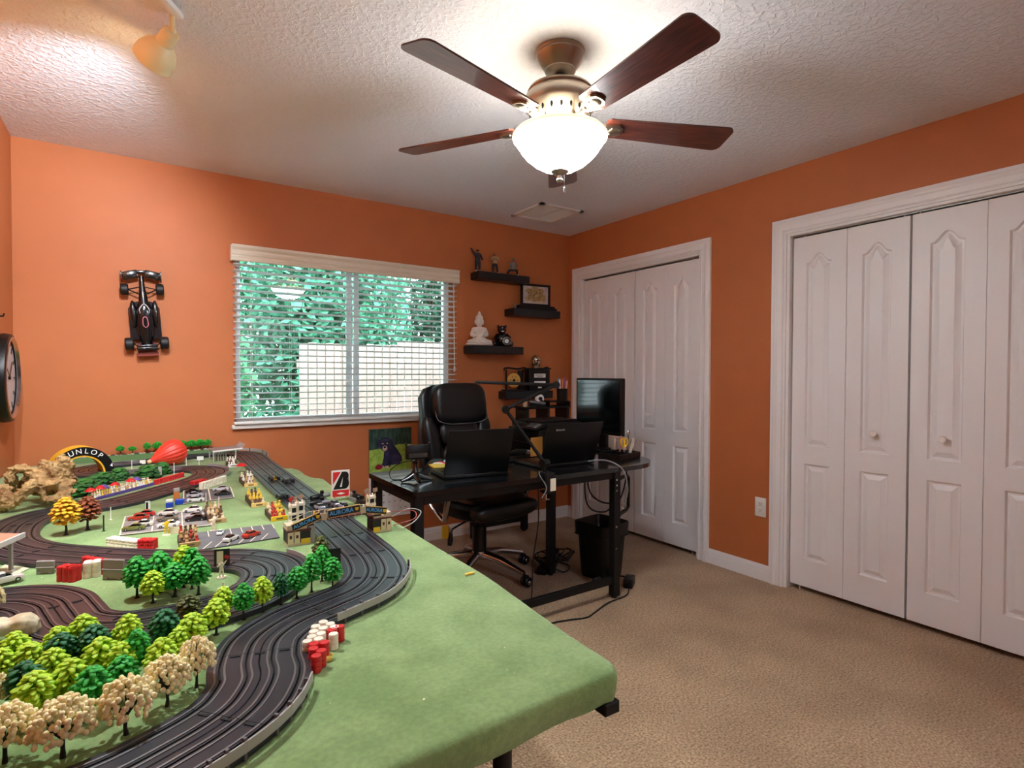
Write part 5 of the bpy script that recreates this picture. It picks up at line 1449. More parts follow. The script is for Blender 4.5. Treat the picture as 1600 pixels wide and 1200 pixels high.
for lane in (-1, 1):
    for sct in range(nsec):
        i0 = sct * PER
        i1 = NSAMP if sct == nsec - 1 else i0 + PER
        vs, fs, mi = [], [], []
        cnt = 0
        for i in range(i0, i1 + 1):
            p, t = samp[i % NSAMP], tang[i % NSAMP]
            if i == i0: p = p + t * 0.0005
            if i == i1: p = p - t * 0.0005
            nrm = Vector((-t.y, t.x, 0))
            for a, h, _ in PROF:
                c = p + nrm * (a + lane * 0.0381)
                vs.append((c.x, c.y, TT + h))
            if cnt:
                b0 = (cnt - 1) * NP
                for k in range(NP - 1):
                    fs.append((b0 + k, b0 + k + 1, b0 + NP + k + 1, b0 + NP + k)); mi.append(FM[k])
            cnt += 1
        fs.append(tuple(range(NP))); mi.append(0); fs.append(tuple(reversed(range((cnt - 1) * NP, cnt * NP)))); mi.append(0)
        m_ = MB(); m_.v, m_.f, m_.mi = vs, fs, mi
        m_.build('track_section', [M_TRACK, M_RAIL, M_SLOT], trk, smooth=None)
# joining clips where sections meet
cl_ = MB(); cl_.box((0, 0, 0), (0.004, 0.016, 0.0008)); clip_me = cl_.mesh('track_clip', M_SLOT, None)
for sct in range(nsec):
    p, t = samp[sct * PER], tang[sct * PER]
    nrm = Vector((-t.y, t.x, 0))
    for a in (-0.038, 0.0, 0.038):
        c = p + nrm * a + t * 0.006
        inst(clip_me, 'track_clip', trk, (c.x, c.y, TT + 0.0008), (0, 0, math.atan2(t.y, t.x)))

# guard rails
M_GUARD = mat('grey_guard_plastic', (168, 164, 160), rough=0.4)
def guard(pixels, label, z=TZ + 0.026, hgt=0.014, posts=True, post_to=TZ + 0.0005):
    A_, B_ = at(*pixels[0], z), at(*pixels[-1], z)
    near = lambda P: min(range(NSAMP), key=lambda i: (samp[i].x - P.x) ** 2 + (samp[i].y - P.y) ** 2)
    ia, ib = near(A_), near(B_)
    mid_ = at(*pixels[len(pixels) // 2], z)
    im = near(mid_)
    fwd = (ib - ia) % NSAMP
    back = (ia - ib) % NSAMP
    idx = [(ia + k) % NSAMP for k in range(fwd + 1)] if fwd < back else [(ia - k) % NSAMP for k in range(back + 1)]
    tm = tang[im]
    side = 1 if Vector((-tm.y, tm.x, 0)).dot(mid_ - samp[im]) > 0 else -1
    pts = []
    for i in idx[::2]:
        nr = Vector((-tang[i].y, tang[i].x, 0)) * side
        c = samp[i] + nr * (0.0381 + HWID + 0.0035)
        pts.append(Vector((c.x, c.y, z)))
    t = thing('guard_rail', label, 'guard rail', (pts[0].x, pts[0].y, TZ), group='grey guard rails of the race track')
    o = Vector(t.location)
    nseg_ = max(2, len(pixels) - 1)
    npt = len(pts)
    for sidx in range(nseg_):
        a, c = int(sidx * (npt - 1) / nseg_), int((sidx + 1) * (npt - 1) / nseg_)
        sub = pts[a:c + 1]
        vs, fs = [], []
        for i, p in enumerate(sub):
            d = (sub[min(i + 1, len(sub) - 1)] - sub[max(i - 1, 0)]); d.z = 0; d.normalize()
            nr = Vector((-d.y, d.x, 0)) * 0.0012
            vs += [p - nr - o, p + nr - o, p + nr - o - Vector((0, 0, hgt)), p - nr - o - Vector((0, 0, hgt))]
            if i:
                b0 = (i - 1) * 4
                for k in range(4): fs.append((b0 + k, b0 + (k + 1) % 4, b0 + 4 + (k + 1) % 4, b0 + 4 + k))
        fs += [(0, 1, 2, 3), tuple(range(len(vs) - 4, len(vs)))]
        MB().add(vs, fs).build('rail_panel', M_GUARD, t, smooth=40)
        if posts:
            p = sub[len(sub) // 2]; d = (sub[-1] - sub[0]).normalized()
            q = MB(); q.box(p - o + Vector((0, 0, (post_to - p.z) / 2 + 0.002)) + Vector((d.y, -d.x, 0)) * 0.0035, (0.0042, 0.005, p.z - post_to + 0.003), Matrix.Rotation(math.atan2(d.y, d.x), 3, 'Z'))
            q.build('post', mat('dark_grey_post', (96, 92, 92), rough=0.45), t, smooth=None)
    return t
guard([(641, 871), (650, 886), (651, 900), (645, 912), (630, 924), (600, 938), (560, 955), (538, 962)], 'grey guard rail round the outside of the big right-hand bend')
guard([(492, 1049), (478, 1076), (459, 1107), (430, 1134), (411, 1149), (376, 1174), (348, 1193), (300, 1222)], 'grey guard rail along the track at the front edge of the table')
guard([(371, 700), (384, 700), (400, 703), (415, 708)], 'grey guard rail at the far end of the long straight', z=TZ + 0.030)
guard([(344, 746), (354, 740), (357, 733), (352, 727), (340, 724), (322, 723)], 'grey guard rail round the far hairpin beside the small canopy', z=TZ + 0.022, posts=False)
guard([(459, 853), (470, 857), (480, 863), (486, 869)], 'grey guard rail behind the infield hairpin at the foot of the footbridge', z=TZ + 0.020, posts=False)

# ---------------------------------------------------------------- toy trees
def lump(c, r, rnd, ax=(1.0, 1.0, 0.55)):
    rot_ = Matrix.Rotation(rnd.uniform(0, 6.28), 3, 'Z') @ Matrix.Rotation(rnd.uniform(-.35, .35), 3, 'X')
    return c, (r * ax[0] * rnd.uniform(.85, 1.2), r * ax[1] * rnd.uniform(.85, 1.2), r * ax[2] * rnd.uniform(.8, 1.2)), rot_
def crown_layer(seed, nl=7, lo=0.27, r=0.33):
    rnd = random.Random(seed); q = MB()
    for k in range(nl):
        u = (k + 0.5) / nl
        z = lo + (1 - lo) * (0.05 + 0.88 * u)
        rad = r * (math.sin(math.pi * (0.17 + 0.79 * u)) ** 0.7)
        m = max(4, int(13 * rad / r))
        for i in range(m):
            a = 2 * math.pi * (i + rnd.random() * 0.7) / m + k
            d = Vector((math.cos(a), math.sin(a), 0))
            c = d * rad * rnd.uniform(.68, .86) + Vector((0, 0, z + rnd.uniform(-.022, .022)))
            ro = Matrix.Rotation(a, 3, 'Z') @ Matrix.Rotation(rnd.uniform(.1, .45), 3, 'Y')
            q.ell(c, (rnd.uniform(.085, .115), rnd.uniform(.055, .08), rnd.uniform(.026, .038)), 7, 5, ro)
        for i in range(m // 2):
            a = rnd.uniform(0, 6.28)
            q.ell(Vector((math.cos(a), math.sin(a), 0)) * rad * .4 + Vector((0, 0, z + .03)), (.10, .09, .035), 7, 4, Matrix.Rotation(a, 3, 'Z'))
    for i in range(4):
        a = i * 1.6
        q.ell((.05 * math.cos(a), .05 * math.sin(a), 0.955), (0.07, 0.05, 0.035), 7, 5, Matrix.Rotation(a, 3, 'Z'))
    return q
def crown_blossom(seed, r=0.50, lo=0.22):
    rnd = random.Random(seed); q = MB()
    m = 165
    for i in range(m):
        u = (i + 0.5) / m
        a = i * 2.39996 + rnd.uniform(-.2, .2)
        el = math.asin(1 - 1.22 * u)
        d = Vector((math.cos(a) * math.cos(el), math.sin(a) * math.cos(el), math.sin(el)))
        k = rnd.uniform(0.78, 1.0)
        c = Vector((d.x * r * k, d.y * r * k, 0.50 + d.z * 0.46 * k))
        q.ell(c, (rnd.uniform(.046, .068), rnd.uniform(.046, .068), rnd.uniform(.044, .060)), 7, 5, Matrix.Rotation(rnd.uniform(0, 3), 3, 'X'))
    return q
M_TRUNK = mat('tree_trunk', (34, 28, 24), rough=0.8)
STY = {'green': (52, 190, 58, 20, 138, 48), 'dark': (24, 118, 60, 12, 84, 48), 'lime': (204, 240, 48, 152, 200, 34), 'olive': (96, 104, 36, 60, 66, 26), 'yellow': (250, 204, 40, 190, 120, 30), 'rust': (150, 78, 36, 110, 48, 26), 'blossom': (255, 246, 200, 246, 226, 160), 'fir': (40, 112, 48, 24, 78, 40)}
TREE = {}
for i, (k, c_) in enumerate(STY.items()):
    m_ = mat('foliage_' + k, c_[:3], rough=0.55, color2=c_[3:], vscale=9, bump=0.25, bscale=60, bdist=0.004)
    if k == 'blossom': TREE[k] = [crown_blossom(100 + i * 7 + j).mesh('foliage', m_, 60) for j in range(3)]
    else: TREE[k] = [crown_layer(100 + i * 7 + j, 7 if k != 'fir' else 5, 0.27 if k != 'fir' else 0.40).mesh('foliage', m_, 60) for j in range(3 if k in ('green', 'lime') else 2)]
tk = MB(); tk.tube([(0.0, 0, 0), (0.012, 0.0, 0.16), (-0.006, 0.006, 0.36), (0.0, 0, 0.62)], [0.040, 0.028, 0.026, 0.012], 8)
for a in (0.4, 2.4, 4.5): tk.tube([(0, 0, 0.26), (0.10 * math.cos(a), 0.10 * math.sin(a), 0.42), (0.17 * math.cos(a), 0.17 * math.sin(a), 0.50)], [0.018, 0.013, 0.006], 6)
tk.lathe([(0.075, 0.0), (0.072, 0.008), (0.03, 0.016)], 12, close=True)
TRUNK = tk.mesh('trunk', M_TRUNK)
tk2 = MB(); tk2.tube([(0.0, 0, 0), (0.015, 0.0, 0.14), (0.0, 0, 0.34)], [0.05, 0.036, 0.034], 8)
for a in (0.2, 1.5, 2.8, 4.0, 5.3): tk2.tube([(0, 0, 0.30), (0.20 * math.cos(a), 0.20 * math.sin(a), 0.52), (0.36 * math.cos(a), 0.36 * math.sin(a), 0.62)], [0.024, 0.018, 0.008], 6)
tk2.tube([(0, 0, 0.3), (0, 0, 0.86)], [0.03, 0.01], 6)
TRUNK2 = tk2.mesh('trunk', M_TRUNK)
trnd = random.Random(77)
def on_bank(bx, by):
    r = ray(bx, by); t = 3.752 / r.y
    return Vector((r.x * t, 3.752, TZ + 0.0395))
def toy_tree(sty, bx, by, ty, wpx, label, group=None, lift=0.0):
    p = on_bank(bx, by) if group == 'toy trees along the back wall' else at(bx, by, TZ + lift)
    h = zat(bx, ty, p) - p.z
    depth = p.x * math.sin(YAW) + p.y * math.cos(YAW)
    wid = wpx * depth / F_PX
    rad = 0.50 + 0.10 if sty == 'blossom' else 0.33
    sx = wid / (2 * rad)
    o = thing('toy_tree', label, 'toy tree', (p.x, p.y, p.z), trnd.uniform(0, 6.28), group)
    inst(trnd.choice(TREE[sty]), 'foliage', o, None, None, (sx, sx, h))
    inst(TRUNK2 if sty == 'blossom' else TRUNK, 'trunk', o, None, None, (sx, sx, h))
    return o
GI = 'toy trees on the infield grass'
GR = 'toy trees in the row beside the track'
GF = 'toy trees in the front wood'
GB = 'toy trees along the back wall'
TREES = [
    ('green', 214, 934, 868, 40, 'bright green toy tree at the left end of the infield clump', GI),
    ('green', 249, 926, 860, 40, 'bright green toy tree tallest in the middle of the infield clump', GI),
    ('lime', 287, 918, 851, 34, 'yellow-green toy tree sticking up behind the infield clump', GI),
    ('green', 300, 920, 855, 30, 'bright green toy tree at the back right of the infield clump', GI),
    ('green', 273, 932, 878, 42, 'broad bright green toy tree at the front of the infield clump', GI),
    ('green', 310, 929, 868, 36, 'bright green toy tree at the right end of the infield clump', GI),
    ('lime', 239, 942, 891, 35, 'small yellow-green toy tree in front of the infield clump', GI),
    ('olive', 295, 972, 928, 36, 'brownish olive toy tree between the track and the front wood', GR),
    ('lime', 349, 968, 916, 32, 'yellow-green toy tree partly hidden second in the trackside row', GR),
    ('lime', 338, 992, 934, 41, 'big yellow-green toy tree first in the trackside row', GR),
    ('green', 381, 968, 910, 33, 'bright green toy tree third in the trackside row', GR),
    ('lime', 410, 956, 900, 32, 'yellow-green toy tree fourth in the trackside row', GR),
    ('dark', 439, 945, 894, 25, 'dark green toy tree fifth in the trackside row', GR),
    ('green', 464, 935, 885, 33, 'round bright green toy tree sixth in the trackside row', GR),
    ('olive', 502, 893, 836, 28, 'tall brown-green toy tree behind the last trees of the trackside row', GR),
    ('green', 503, 908, 851, 27, 'bright green toy tree under the brown-green one near the footbridge', GR),
    ('green', 487, 925, 864, 31, 'tall bright green toy tree left of the black board near the bend', GR),
    ('green', 520, 921, 870, 29, 'bright green toy tree last in the row beside the yellow flagman', GR),
    ('yellow', 103, 836, 776, 40, 'yellow and brown autumn toy tree beside the left bend', 'autumn toy trees'),
    ('rust', 137, 828, 775, 36, 'rust coloured autumn toy tree beside the left bend', 'autumn toy trees'),
    # the wood at the front, back rows first
    ('dark', 257, 1020, 951, 46, 'dark green toy tree at the back right of the front wood', GF),
    ('lime', 301, 1018, 957, 46, 'yellow-green toy tree at the right corner of the front wood', GF),
    ('lime', 281, 1028, 979, 38, 'small yellow-green toy tree just behind the cream blossom trees at right', GF),
    ('lime', 200, 1030, 959, 44, 'tall yellow-green toy tree at the back middle of the front wood', GF),
    ('lime', 131, 1026, 959, 45, 'tall yellow-green toy tree at the back of the front wood, left of centre', GF),
    ('dark', 147, 1042, 975, 48, 'dark green toy tree at the back of the wood beside a tall yellow-green one', GF),
    ('lime', 90, 1040, 978, 42, 'yellow-green toy tree at the back of the wood next to the dark purple track', GF),
    ('dark', 97, 1052, 988, 46, 'dark green toy tree half hidden at the back left of the front wood', GF),
    ('lime', 24, 1052, 986, 44, 'yellow-green toy tree in front of the cream rock', GF),
    ('green', 214, 1064, 982, 40, 'slim green toy tree with a long trunk showing in the front wood', GF),
    ('lime', 252, 1068, 996, 48, 'yellow-green toy tree behind the second cream blossom tree from the right', GF),
    ('lime', 46, 1064, 1002, 46, 'yellow-green toy tree left of centre in the second row of the wood', GF),
    ('lime', 4, 1076, 1012, 40, 'yellow-green toy tree cut by the left edge of the picture', GF),
    ('lime', 83, 1078, 1012, 47, 'yellow-green toy tree in the middle of the left half of the wood', GF),
    ('lime', 157, 1070, 995, 54, 'broad yellow-green toy tree in the middle of the front wood', GF),
    ('lime', 190, 1074, 1002, 46, 'yellow-green toy tree above the bright green pair in the wood', GF),
    ('dark', 40, 1108, 1032, 52, 'dark green toy tree at the left of the wood behind the biggest lime one', GF),
    ('lime', 110, 1106, 1028, 54, 'yellow-green toy tree with a trunk showing near the front of the wood', GF),
    ('green', 191, 1088, 1024, 46, 'bright green toy tree at the right of the bright green pair in the wood', GF),
    ('green', 144, 1122, 1040, 56, 'bright green toy tree at the left of the bright green pair in the wood', GF),
    ('lime', 55, 1128, 1048, 60, 'biggest yellow-green toy tree, front left of the wood', GF),
    ('blossom', 307, 1074, 992, 66, 'cream blossom toy tree farthest right, touching the track edge', 'cream blossom toy trees'),
    ('blossom', 261, 1104, 1021, 80, 'cream blossom toy tree second from the right along the front of the wood', 'cream blossom toy trees'),
    ('blossom', 197, 1148, 1053, 96, 'cream blossom toy tree in the middle of the front row', 'cream blossom toy trees'),
    ('blossom', 98, 1184, 1085, 108, 'cream blossom toy tree nearest the bottom left, trunk in full view', 'cream blossom toy trees'),
    ('blossom', 8, 1192, 1096, 100, 'cream blossom toy tree cut by the left edge at the bottom', 'cream blossom toy trees'),
    ('blossom', -6, 1112, 1050, 48, 'small cream blossom toy tree peeping in at the left edge', 'cream blossom toy trees'),
    ('blossom', -4, 962, 914, 24, 'cream blossom toy tree at the left edge beside the dark purple bend', 'cream blossom toy trees'),
    # small trees along the back wall
    ('green', 188, 713, 696, 12, 'tiny dark tree first from the left along the back wall', GB),
    ('green', 207, 712, 697, 12, 'tiny dark tree second from the left along the back wall', GB),
    ('green', 230, 711, 691, 11, 'tiny dark tree third from the left along the back wall', GB),
    ('green', 246, 710, 690, 15, 'tiny dark tree left of the red balloon along the back wall', GB),
    ('green', 286, 706, 688, 12, 'tiny dark tree just right of the top of the red balloon', GB),
    ('green', 299, 705, 687, 15, 'tiny green tree second right of the red balloon along the back wall', GB),
    ('green', 313, 704, 686, 17, 'tiny broad green tree third right of the red balloon', GB),
    ('green', 325, 703, 686, 11, 'tiny dark tree nearest the small canopy along the back wall', GB),
]
for t_ in TREES: toy_tree(*t_)

# bank of rubble along the back wall carrying the small trees
eb = thing('toy_embankment', 'low grey and tan rubble bank along the back wall behind the straight', 'toy bank', (-0.30, 3.752, TZ))
rnd = random.Random(8)
q = MB()
q.bb((0, -0.018, 0.0004), (0.82, 0.022, 0.030))
eb1 = q.build('bank_core', mat('bank_green', (98, 128, 80), rough=0.9), eb, smooth=None)
for k in range(46):
    q = MB(); q.ell((0.005 + k * 0.0178, rnd.uniform(-.010, .004), 0.030 + rnd.uniform(-.004, .003)), (rnd.uniform(.008, .014), rnd.uniform(.008, .012), rnd.uniform(.005, .009)), 7, 5, Matrix.Rotation(rnd.uniform(0, 3), 3, 'Z'))
    q.build('stone', mat(['stone_grey', 'stone_tan', 'stone_dark'][k % 3], [(170, 164, 158), (190, 164, 130), (70, 62, 60)][k % 3], rough=0.8), eb)

# hedges
def hedge(boxes, label, seed):
    rnd = random.Random(seed)
    c0 = at(boxes[0][0], boxes[0][1], TZ)
    t = thing('toy_hedge', label, 'hedge', (c0.x, c0.y, TZ), 0, 'toy hedges behind the crowd')
    q = MB()
    for bx, by, ty, wpx in boxes:
        p = at(bx, by, TZ); h = zat(bx, ty, p) - TZ
        dpt = p.x * math.sin(YAW) + p.y * math.cos(YAW); r_ = wpx * dpt / F_PX / 2
        for k in range(70):
            a, u = rnd.uniform(0, 6.28), rnd.random()
            el = math.asin(u)
            c = p - c0 + Vector((r_ * .85 * math.cos(a) * math.cos(el), r_ * .85 * math.sin(a) * math.cos(el), h * (.12 + .82 * math.sin(el))))
            q.ell(c, (r_ * .30, r_ * .30, h * .10), 7, 4, Matrix.Rotation(rnd.uniform(0, 3), 3, 'Z') @ Matrix.Rotation(rnd.uniform(-.3, .3), 3, 'X'))
        q.ell(p - c0 + Vector((0, 0, h * .4)), (r_ * .8, r_ * .8, h * .45), 10, 6)
    q.build('foliage', mat('hedge_green', (52, 116, 42), rough=0.6, color2=(24, 66, 28), vscale=25), t, smooth=60)
hedge([(131, 772, 748, 40), (124, 776, 756, 34)], 'dark green toy hedge nearest the tan rock', 1)
hedge([(160, 757, 738, 34), (148, 762, 742, 30)], 'dark green toy hedge in front of the black and yellow arch', 2)
hedge([(186, 750, 731, 28)], 'small dark green toy hedge right of the black and yellow arch', 3)
hedge([(232, 747, 727, 36), (252, 742, 722, 26)], 'dark green toy hedge under the red balloon', 4)

# ---------------------------------------------------------------- rocks
def rock(name, label, loc, blobs, m, voxel=0.006, disp=0.03, nsize=0.05, sc=1.0, hard=False):
    q = MB()
    for c, r_, ro in blobs: q.ell(c, tuple(x * (1.16 if hard else 1) for x in r_), 20, 12, Matrix.Rotation(R(ro[0]), 3, 'X') @ Matrix.Rotation(R(ro[1]), 3, 'Y'))
    o = q.build('tmp_rock', m)
    rm = o.modifiers.new('r', 'REMESH'); rm.mode = 'VOXEL'; rm.voxel_size = voxel
    for sz, st_ in ((nsize, disp), (nsize * .35, disp * .55)):
        tx = bpy.data.textures.new('rocktex', 'CLOUDS'); tx.noise_scale = sz; tx.noise_depth = 3; tx.noise_type = 'HARD_NOISE' if hard else 'SOFT_NOISE'
        dm = o.modifiers.new('d', 'DISPLACE'); dm.texture = tx; dm.strength = st_; dm.mid_level = 0.5
    me2 = bpy.data.meshes.new_from_object(o.evaluated_get(bpy.context.evaluated_depsgraph_get()))
    bpy.data.objects.remove(o)
    me2.name = name
    zmin = min(v.co.z for v in me2.vertices)
    for v in me2.vertices: v.co.z -= zmin; v.co *= sc; v.co.z *= 0.94
    me2.polygons.foreach_set('use_smooth', [True] * len(me2.polygons))
    o = bpy.data.objects.new(name, me2); COL.objects.link(o); o.location = loc
    return tag(o, label, 'toy rock')
M_ROCK = mat('tan_foam_rock', (206, 172, 116), rough=0.8, color2=(140, 104, 64), vscale=22, detail=6, bump=0.4, bscale=120, bdist=0.003)
rock('rock_tunnel', 'rugged tan toy rock with dark caves over the far left bend', (-0.288, 2.640, TZ), [
    ((-.105, -.09, .03), (.028, .035, .05), (0, 10)), ((-.115, -.06, .075), (.030, .03, .028), (0, 0)), ((-.055, -.115, .045), (.022, .03, .055), (0, 28)), ((-.02, -.105, .085), (.026, .035, .040), (0, 25)), ((-.075, -.10, .02), (.03, .028, .025), (0, 0)),
    ((-.07, .05, .150), (.045, .04, .020), (0, 8)), ((-.105, .05, .115), (.022, .04, .035), (0, 0)), ((-.10, .08, .07), (.02, .03, .06), (0, 0)), ((-.02, .05, .125), (.04, .04, .03), (0, 0)), ((.02, .05, .14), (.03, .04, .045), (0, -15)), ((.0, .0, .105), (.035, .045, .03), (20, 0)),
    ((.055, .03, .125), (.03, .05, .06), (0, -30)), ((.09, .06, .165), (.028, .035, .045), (0, -35)), ((.075, .06, .10), (.04, .045, .05), (0, 0)), ((.045, -.065, .085), (.045, .045, .022), (0, -10)), ((.09, -.055, .070), (.045, .04, .020), (10, -22)), ((.10, -.075, .038), (.04, .04, .018), (0, -12)), ((.075, -.105, .016), (.05, .028, .016), (0, 0)),
    ((.02, -.08, .05), (.016, .03, .05), (0, -12)), ((.02, .12, .06), (.10, .025, .06), (0, 0))], M_ROCK, voxel=0.004, disp=0.020, nsize=0.030, sc=0.80, hard=True)
rock('cream_rock', 'smooth cream toy rock arch at the left edge beside the lower left bend', (at(8, 1003, TZ).x, at(8, 1003, TZ).y, TZ), [
    ((-.03, 0, .03), (.06, .025, .016), (0, 10)), ((.025, .0, .022), (.025, .024, .022), (0, 40)), ((.035, .0, .010), (.014, .02, .014), (0, 0)), ((-.08, 0, .02), (.03, .025, .025), (0, 0))],
    mat('cream_foam_rock', (226, 212, 180), rough=0.7, color2=(190, 170, 130), vscale=30), voxel=0.003, disp=0.008, nsize=0.03)

# ---------------------------------------------------------------- balloon and advertising arch
bp_ = at(268, 727, TZ)
ba = thing('toy_balloon', 'large ribbed red toy hot air balloon lying tilted by the back straight', 'toy balloon', (bp_.x, bp_.y, TZ))
q = MB()
NB = 96; vs = []; fs = []
bprof = [(0.010, -0.105), (0.013, -0.096), (0.024, -0.080), (0.040, -0.056), (0.054, -0.030), (0.063, -0.003), (0.065, 0.020), (0.060, 0.040), (0.047, 0.056), (0.028, 0.065), (0.010, 0.068)]
BRT = Matrix.Rotation(R(22), 3, 'Z') @ Matrix.Rotation(R(73), 3, 'Y')
for r_, z in bprof:
    for k in range(NB):
        a = 2 * math.pi * k / NB
        rr_ = r_ * (1 + 0.045 * abs(math.sin(a * 10)) - 0.02)
        vs.append(BRT @ Vector((rr_ * math.cos(a), rr_ * math.sin(a), z)) + Vector((0, 0, 0.064)))
for i in range(len(bprof) - 1):
    for k in range(NB): fs.append((i * NB + k, i * NB + (k + 1) % NB, (i + 1) * NB + (k + 1) % NB, (i + 1) * NB + k))
fs += [tuple(range(NB)), tuple(range((len(bprof) - 1) * NB, len(bprof) * NB))]
q.add(vs, fs); q.build('envelope', mat('balloon_red', (226, 62, 44), rough=0.4), ba, smooth=25)
q = MB(); q.cyl(BRT @ Vector((0, 0, -0.100)) + Vector((0, 0, 0.064)), BRT @ Vector((0, 0, -0.118)) + Vector((0, 0, 0.064)), 0.011, 0.009, 14); q.build('mouth_ring', mat('pale_ring', (230, 190, 140), rough=0.5), ba)

ar = thing('advert_arch', 'yellow toy arch over the track with a black lettered band', 'toy arch', (-0.212, 3.305, TZ), R(14), scale=0.90)
M_ARCH = mat('arch_yellow', (238, 178, 36), rough=0.45)
def arch_pts(a, b_, n=28):
    return [(a * math.cos(math.pi * k / n), b_ * math.sin(math.pi * k / n)) for k in range(n + 1)]
o_, i_ = arch_pts(0.140, 0.150), arch_pts(0.092, 0.100)
nA = len(o_)
vs = [(x, -0.045, z) for x, z in o_] + [(x, -0.045, z) for x, z in i_] + [(x, 0.075, z) for x, z in o_] + [(x, 0.075, z) for x, z in i_]
fs = []
for k in range(nA - 1):
    fs += [(k, k + 1, nA + k + 1, nA + k), (2 * nA + k, 2 * nA + k + 1, 3 * nA + k + 1, 3 * nA + k), (k, k + 1, 2 * nA + k + 1, 2 * nA + k), (nA + k, nA + k + 1, 3 * nA + k + 1, 3 * nA + k)]
for k in (0, nA - 1): fs.append((k, nA + k, 3 * nA + k, 2 * nA + k))
MB().add(vs, fs).build('arch_body', M_ARCH, ar, smooth=30)
o2, i2 = arch_pts(0.1405, 0.1505), arch_pts(0.100, 0.108)
o2, i2 = o2[:24], i2[:24]; nA = len(o2)
vs = [(x, -0.0475, z) for x, z in o2] + [(x, -0.0475, z) for x, z in i2] + [(x, -0.0452, z) for x, z in o2] + [(x, -0.0452, z) for x, z in i2]
fs = []
for k in range(nA - 1): fs += [(k, k + 1, nA + k + 1, nA + k), (k, k + 1, 2 * nA + k + 1, 2 * nA + k), (nA + k, nA + k + 1, 3 * nA + k + 1, 3 * nA + k)]
for k in (0, nA - 1): fs.append((k, nA + k, 3 * nA + k, 2 * nA + k))
band = MB().add(vs, fs).build('black_band', M_BLACK, ar, smooth=30)
M_WLET = mat('white_lettering', (244, 242, 238), rough=0.5)
for k, chx in enumerate('DUNLOP'):
    a = R(128 - k * 15.5)
    pos = Vector((0.120 * math.cos(a), -0.0482, 0.129 * math.sin(a)))
    tdir = Vector((math.sin(a), 0, -math.cos(a))); ndir = Vector((math.cos(a), 0, math.sin(a)))
    text('lettering', chx, 0.036, M_WLET, band, frame(pos, tdir, ndir), 0.0004, 1.0)
q = MB(); q.prism([(0.118, 0.042), (0.130, 0.036), (0.128, 0.056)], -0.0485, -0.0478, axis='y'); q.build('white_arrow', M_WLET, band, smooth=None)
# ---------------------------------------------------------------- toy cars
def hull(secs, n=None):
    vs, fs = [], []
    n = len(secs[0])
    for s in secs: vs += s
    for i in range(len(secs) - 1):
        for k in range(n): fs.append((i * n + k, i * n + (k + 1) % n, (i + 1) * n + (k + 1) % n, (i + 1) * n + k))
    fs += [tuple(range(n)), tuple(range((len(secs) - 1) * n, len(secs) * n))]
    return vs, fs
def car_meshes():
    L = 1.0
    sec = [(-.50, .15, .06, .17), (-.47, .19, .04, .20), (-.30, .205, .04, .215), (-.10, .21, .04, .22), (.10, .21, .04, .22), (.30, .205, .04, .19), (.46, .18, .04, .165), (.50, .14, .06, .13)]
    secs = []
    for x, hw, z0, z1 in sec: secs.append([(x, -hw, z0), (x, -hw * 1.03, (z0 + z1) / 2), (x, -hw * .92, z1), (x, 0, z1 + .012), (x, hw * .92, z1), (x, hw * 1.03, (z0 + z1) / 2), (x, hw, z0)])
    body = MB(); body.add(*hull(secs))
    cab = []
    for x, hw, z0, z1 in ((-.36, .17, .20, .205), (-.22, .165, .20, .315), (.02, .16, .20, .325), (.22, .17, .19, .20)): cab.append([(x, -hw, z0), (x, -hw * .82, z1), (x, hw * .82, z1), (x, hw, z0)])
    glass_ = MB(); glass_.add(*hull(cab))
    roof = MB(); roof.rbox((-.10, 0, .325), (.26, .27, .018), .008, 1)
    wh = MB(); wh.cyl((0, -.035, 0), (0, .035, 0), .072, n=14)
    hb = MB(); hb.cyl((0, -.038, 0), (0, .038, 0), .040, n=10)
    return body.mesh('body', M_RED, 40), glass_.mesh('window_band', M_SCREEN, None), roof.mesh('roof', M_RED, 40), wh.mesh('wheel', M_TYRE), hb.mesh('wheel_hub', M_CHROME)
CB, CG, CR, CW_, CH_ = car_meshes()
CARM = {}
def toy_car(px, py, heading, colour, label, length=0.062, group=None, z=TZ + 0.0045, open_top=False):
    p = at(px, py, z)
    key = tuple(colour)
    if key not in CARM:
        m_ = mat('car_paint_%d_%d_%d' % key, colour, rough=0.25, coat=0.4)
        b1 = CB.copy(); b1.materials.clear(); b1.materials.append(m_); b2 = CR.copy(); b2.materials.clear(); b2.materials.append(m_)
        CARM[key] = (b1, b2)
    o = thing('toy_car', label, 'toy car', (p.x, p.y, z), heading, group, scale=length)
    inst(CARM[key][0], 'body', o); inst(CG, 'window_band', o)
    if not open_top: inst(CARM[key][1], 'roof', o)
    for x in (-.30, .31):
        for y in (-.185, .185):
            w_ = inst(CW_, 'wheel', o, (x, y, .072))
            inst(CH_, 'wheel_hub', w_)
    return o
def slab(name, pix, label, m, th=0.004, lines=(), lm=None):
    c = [at(x, y, TZ + th) for x, y in pix]
    o = sum(c, Vector()) / len(c)
    t = thing(name, label, 'car park', (o.x, o.y, TZ))
    q = MB(); q.prism([((p - o).x, (p - o).y) for p in c], 0.0004, th); q.build('surface', m, t, smooth=None)
    for (a, b_, wd) in lines:
        def uv(u, v): return (c[0] * (1 - u) + c[3] * u) * (1 - v) + (c[1] * (1 - u) + c[2] * u) * v - o
        A, B_ = uv(*a), uv(*b_)
        d = B_ - A
        q = MB(); q.box(((A.x + B_.x) / 2, (A.y + B_.y) / 2, th + 0.0003), (math.hypot(d.x, d.y) + wd * .5, wd, 0.0006), Matrix.Rotation(math.atan2(d.y, d.x), 3, 'Z')); q.build('painted_line', lm, t, smooth=None)
    return t, c
M_ASPH = mat('toy_asphalt', (132, 124, 120), rough=0.7, var=0.1, vscale=30)
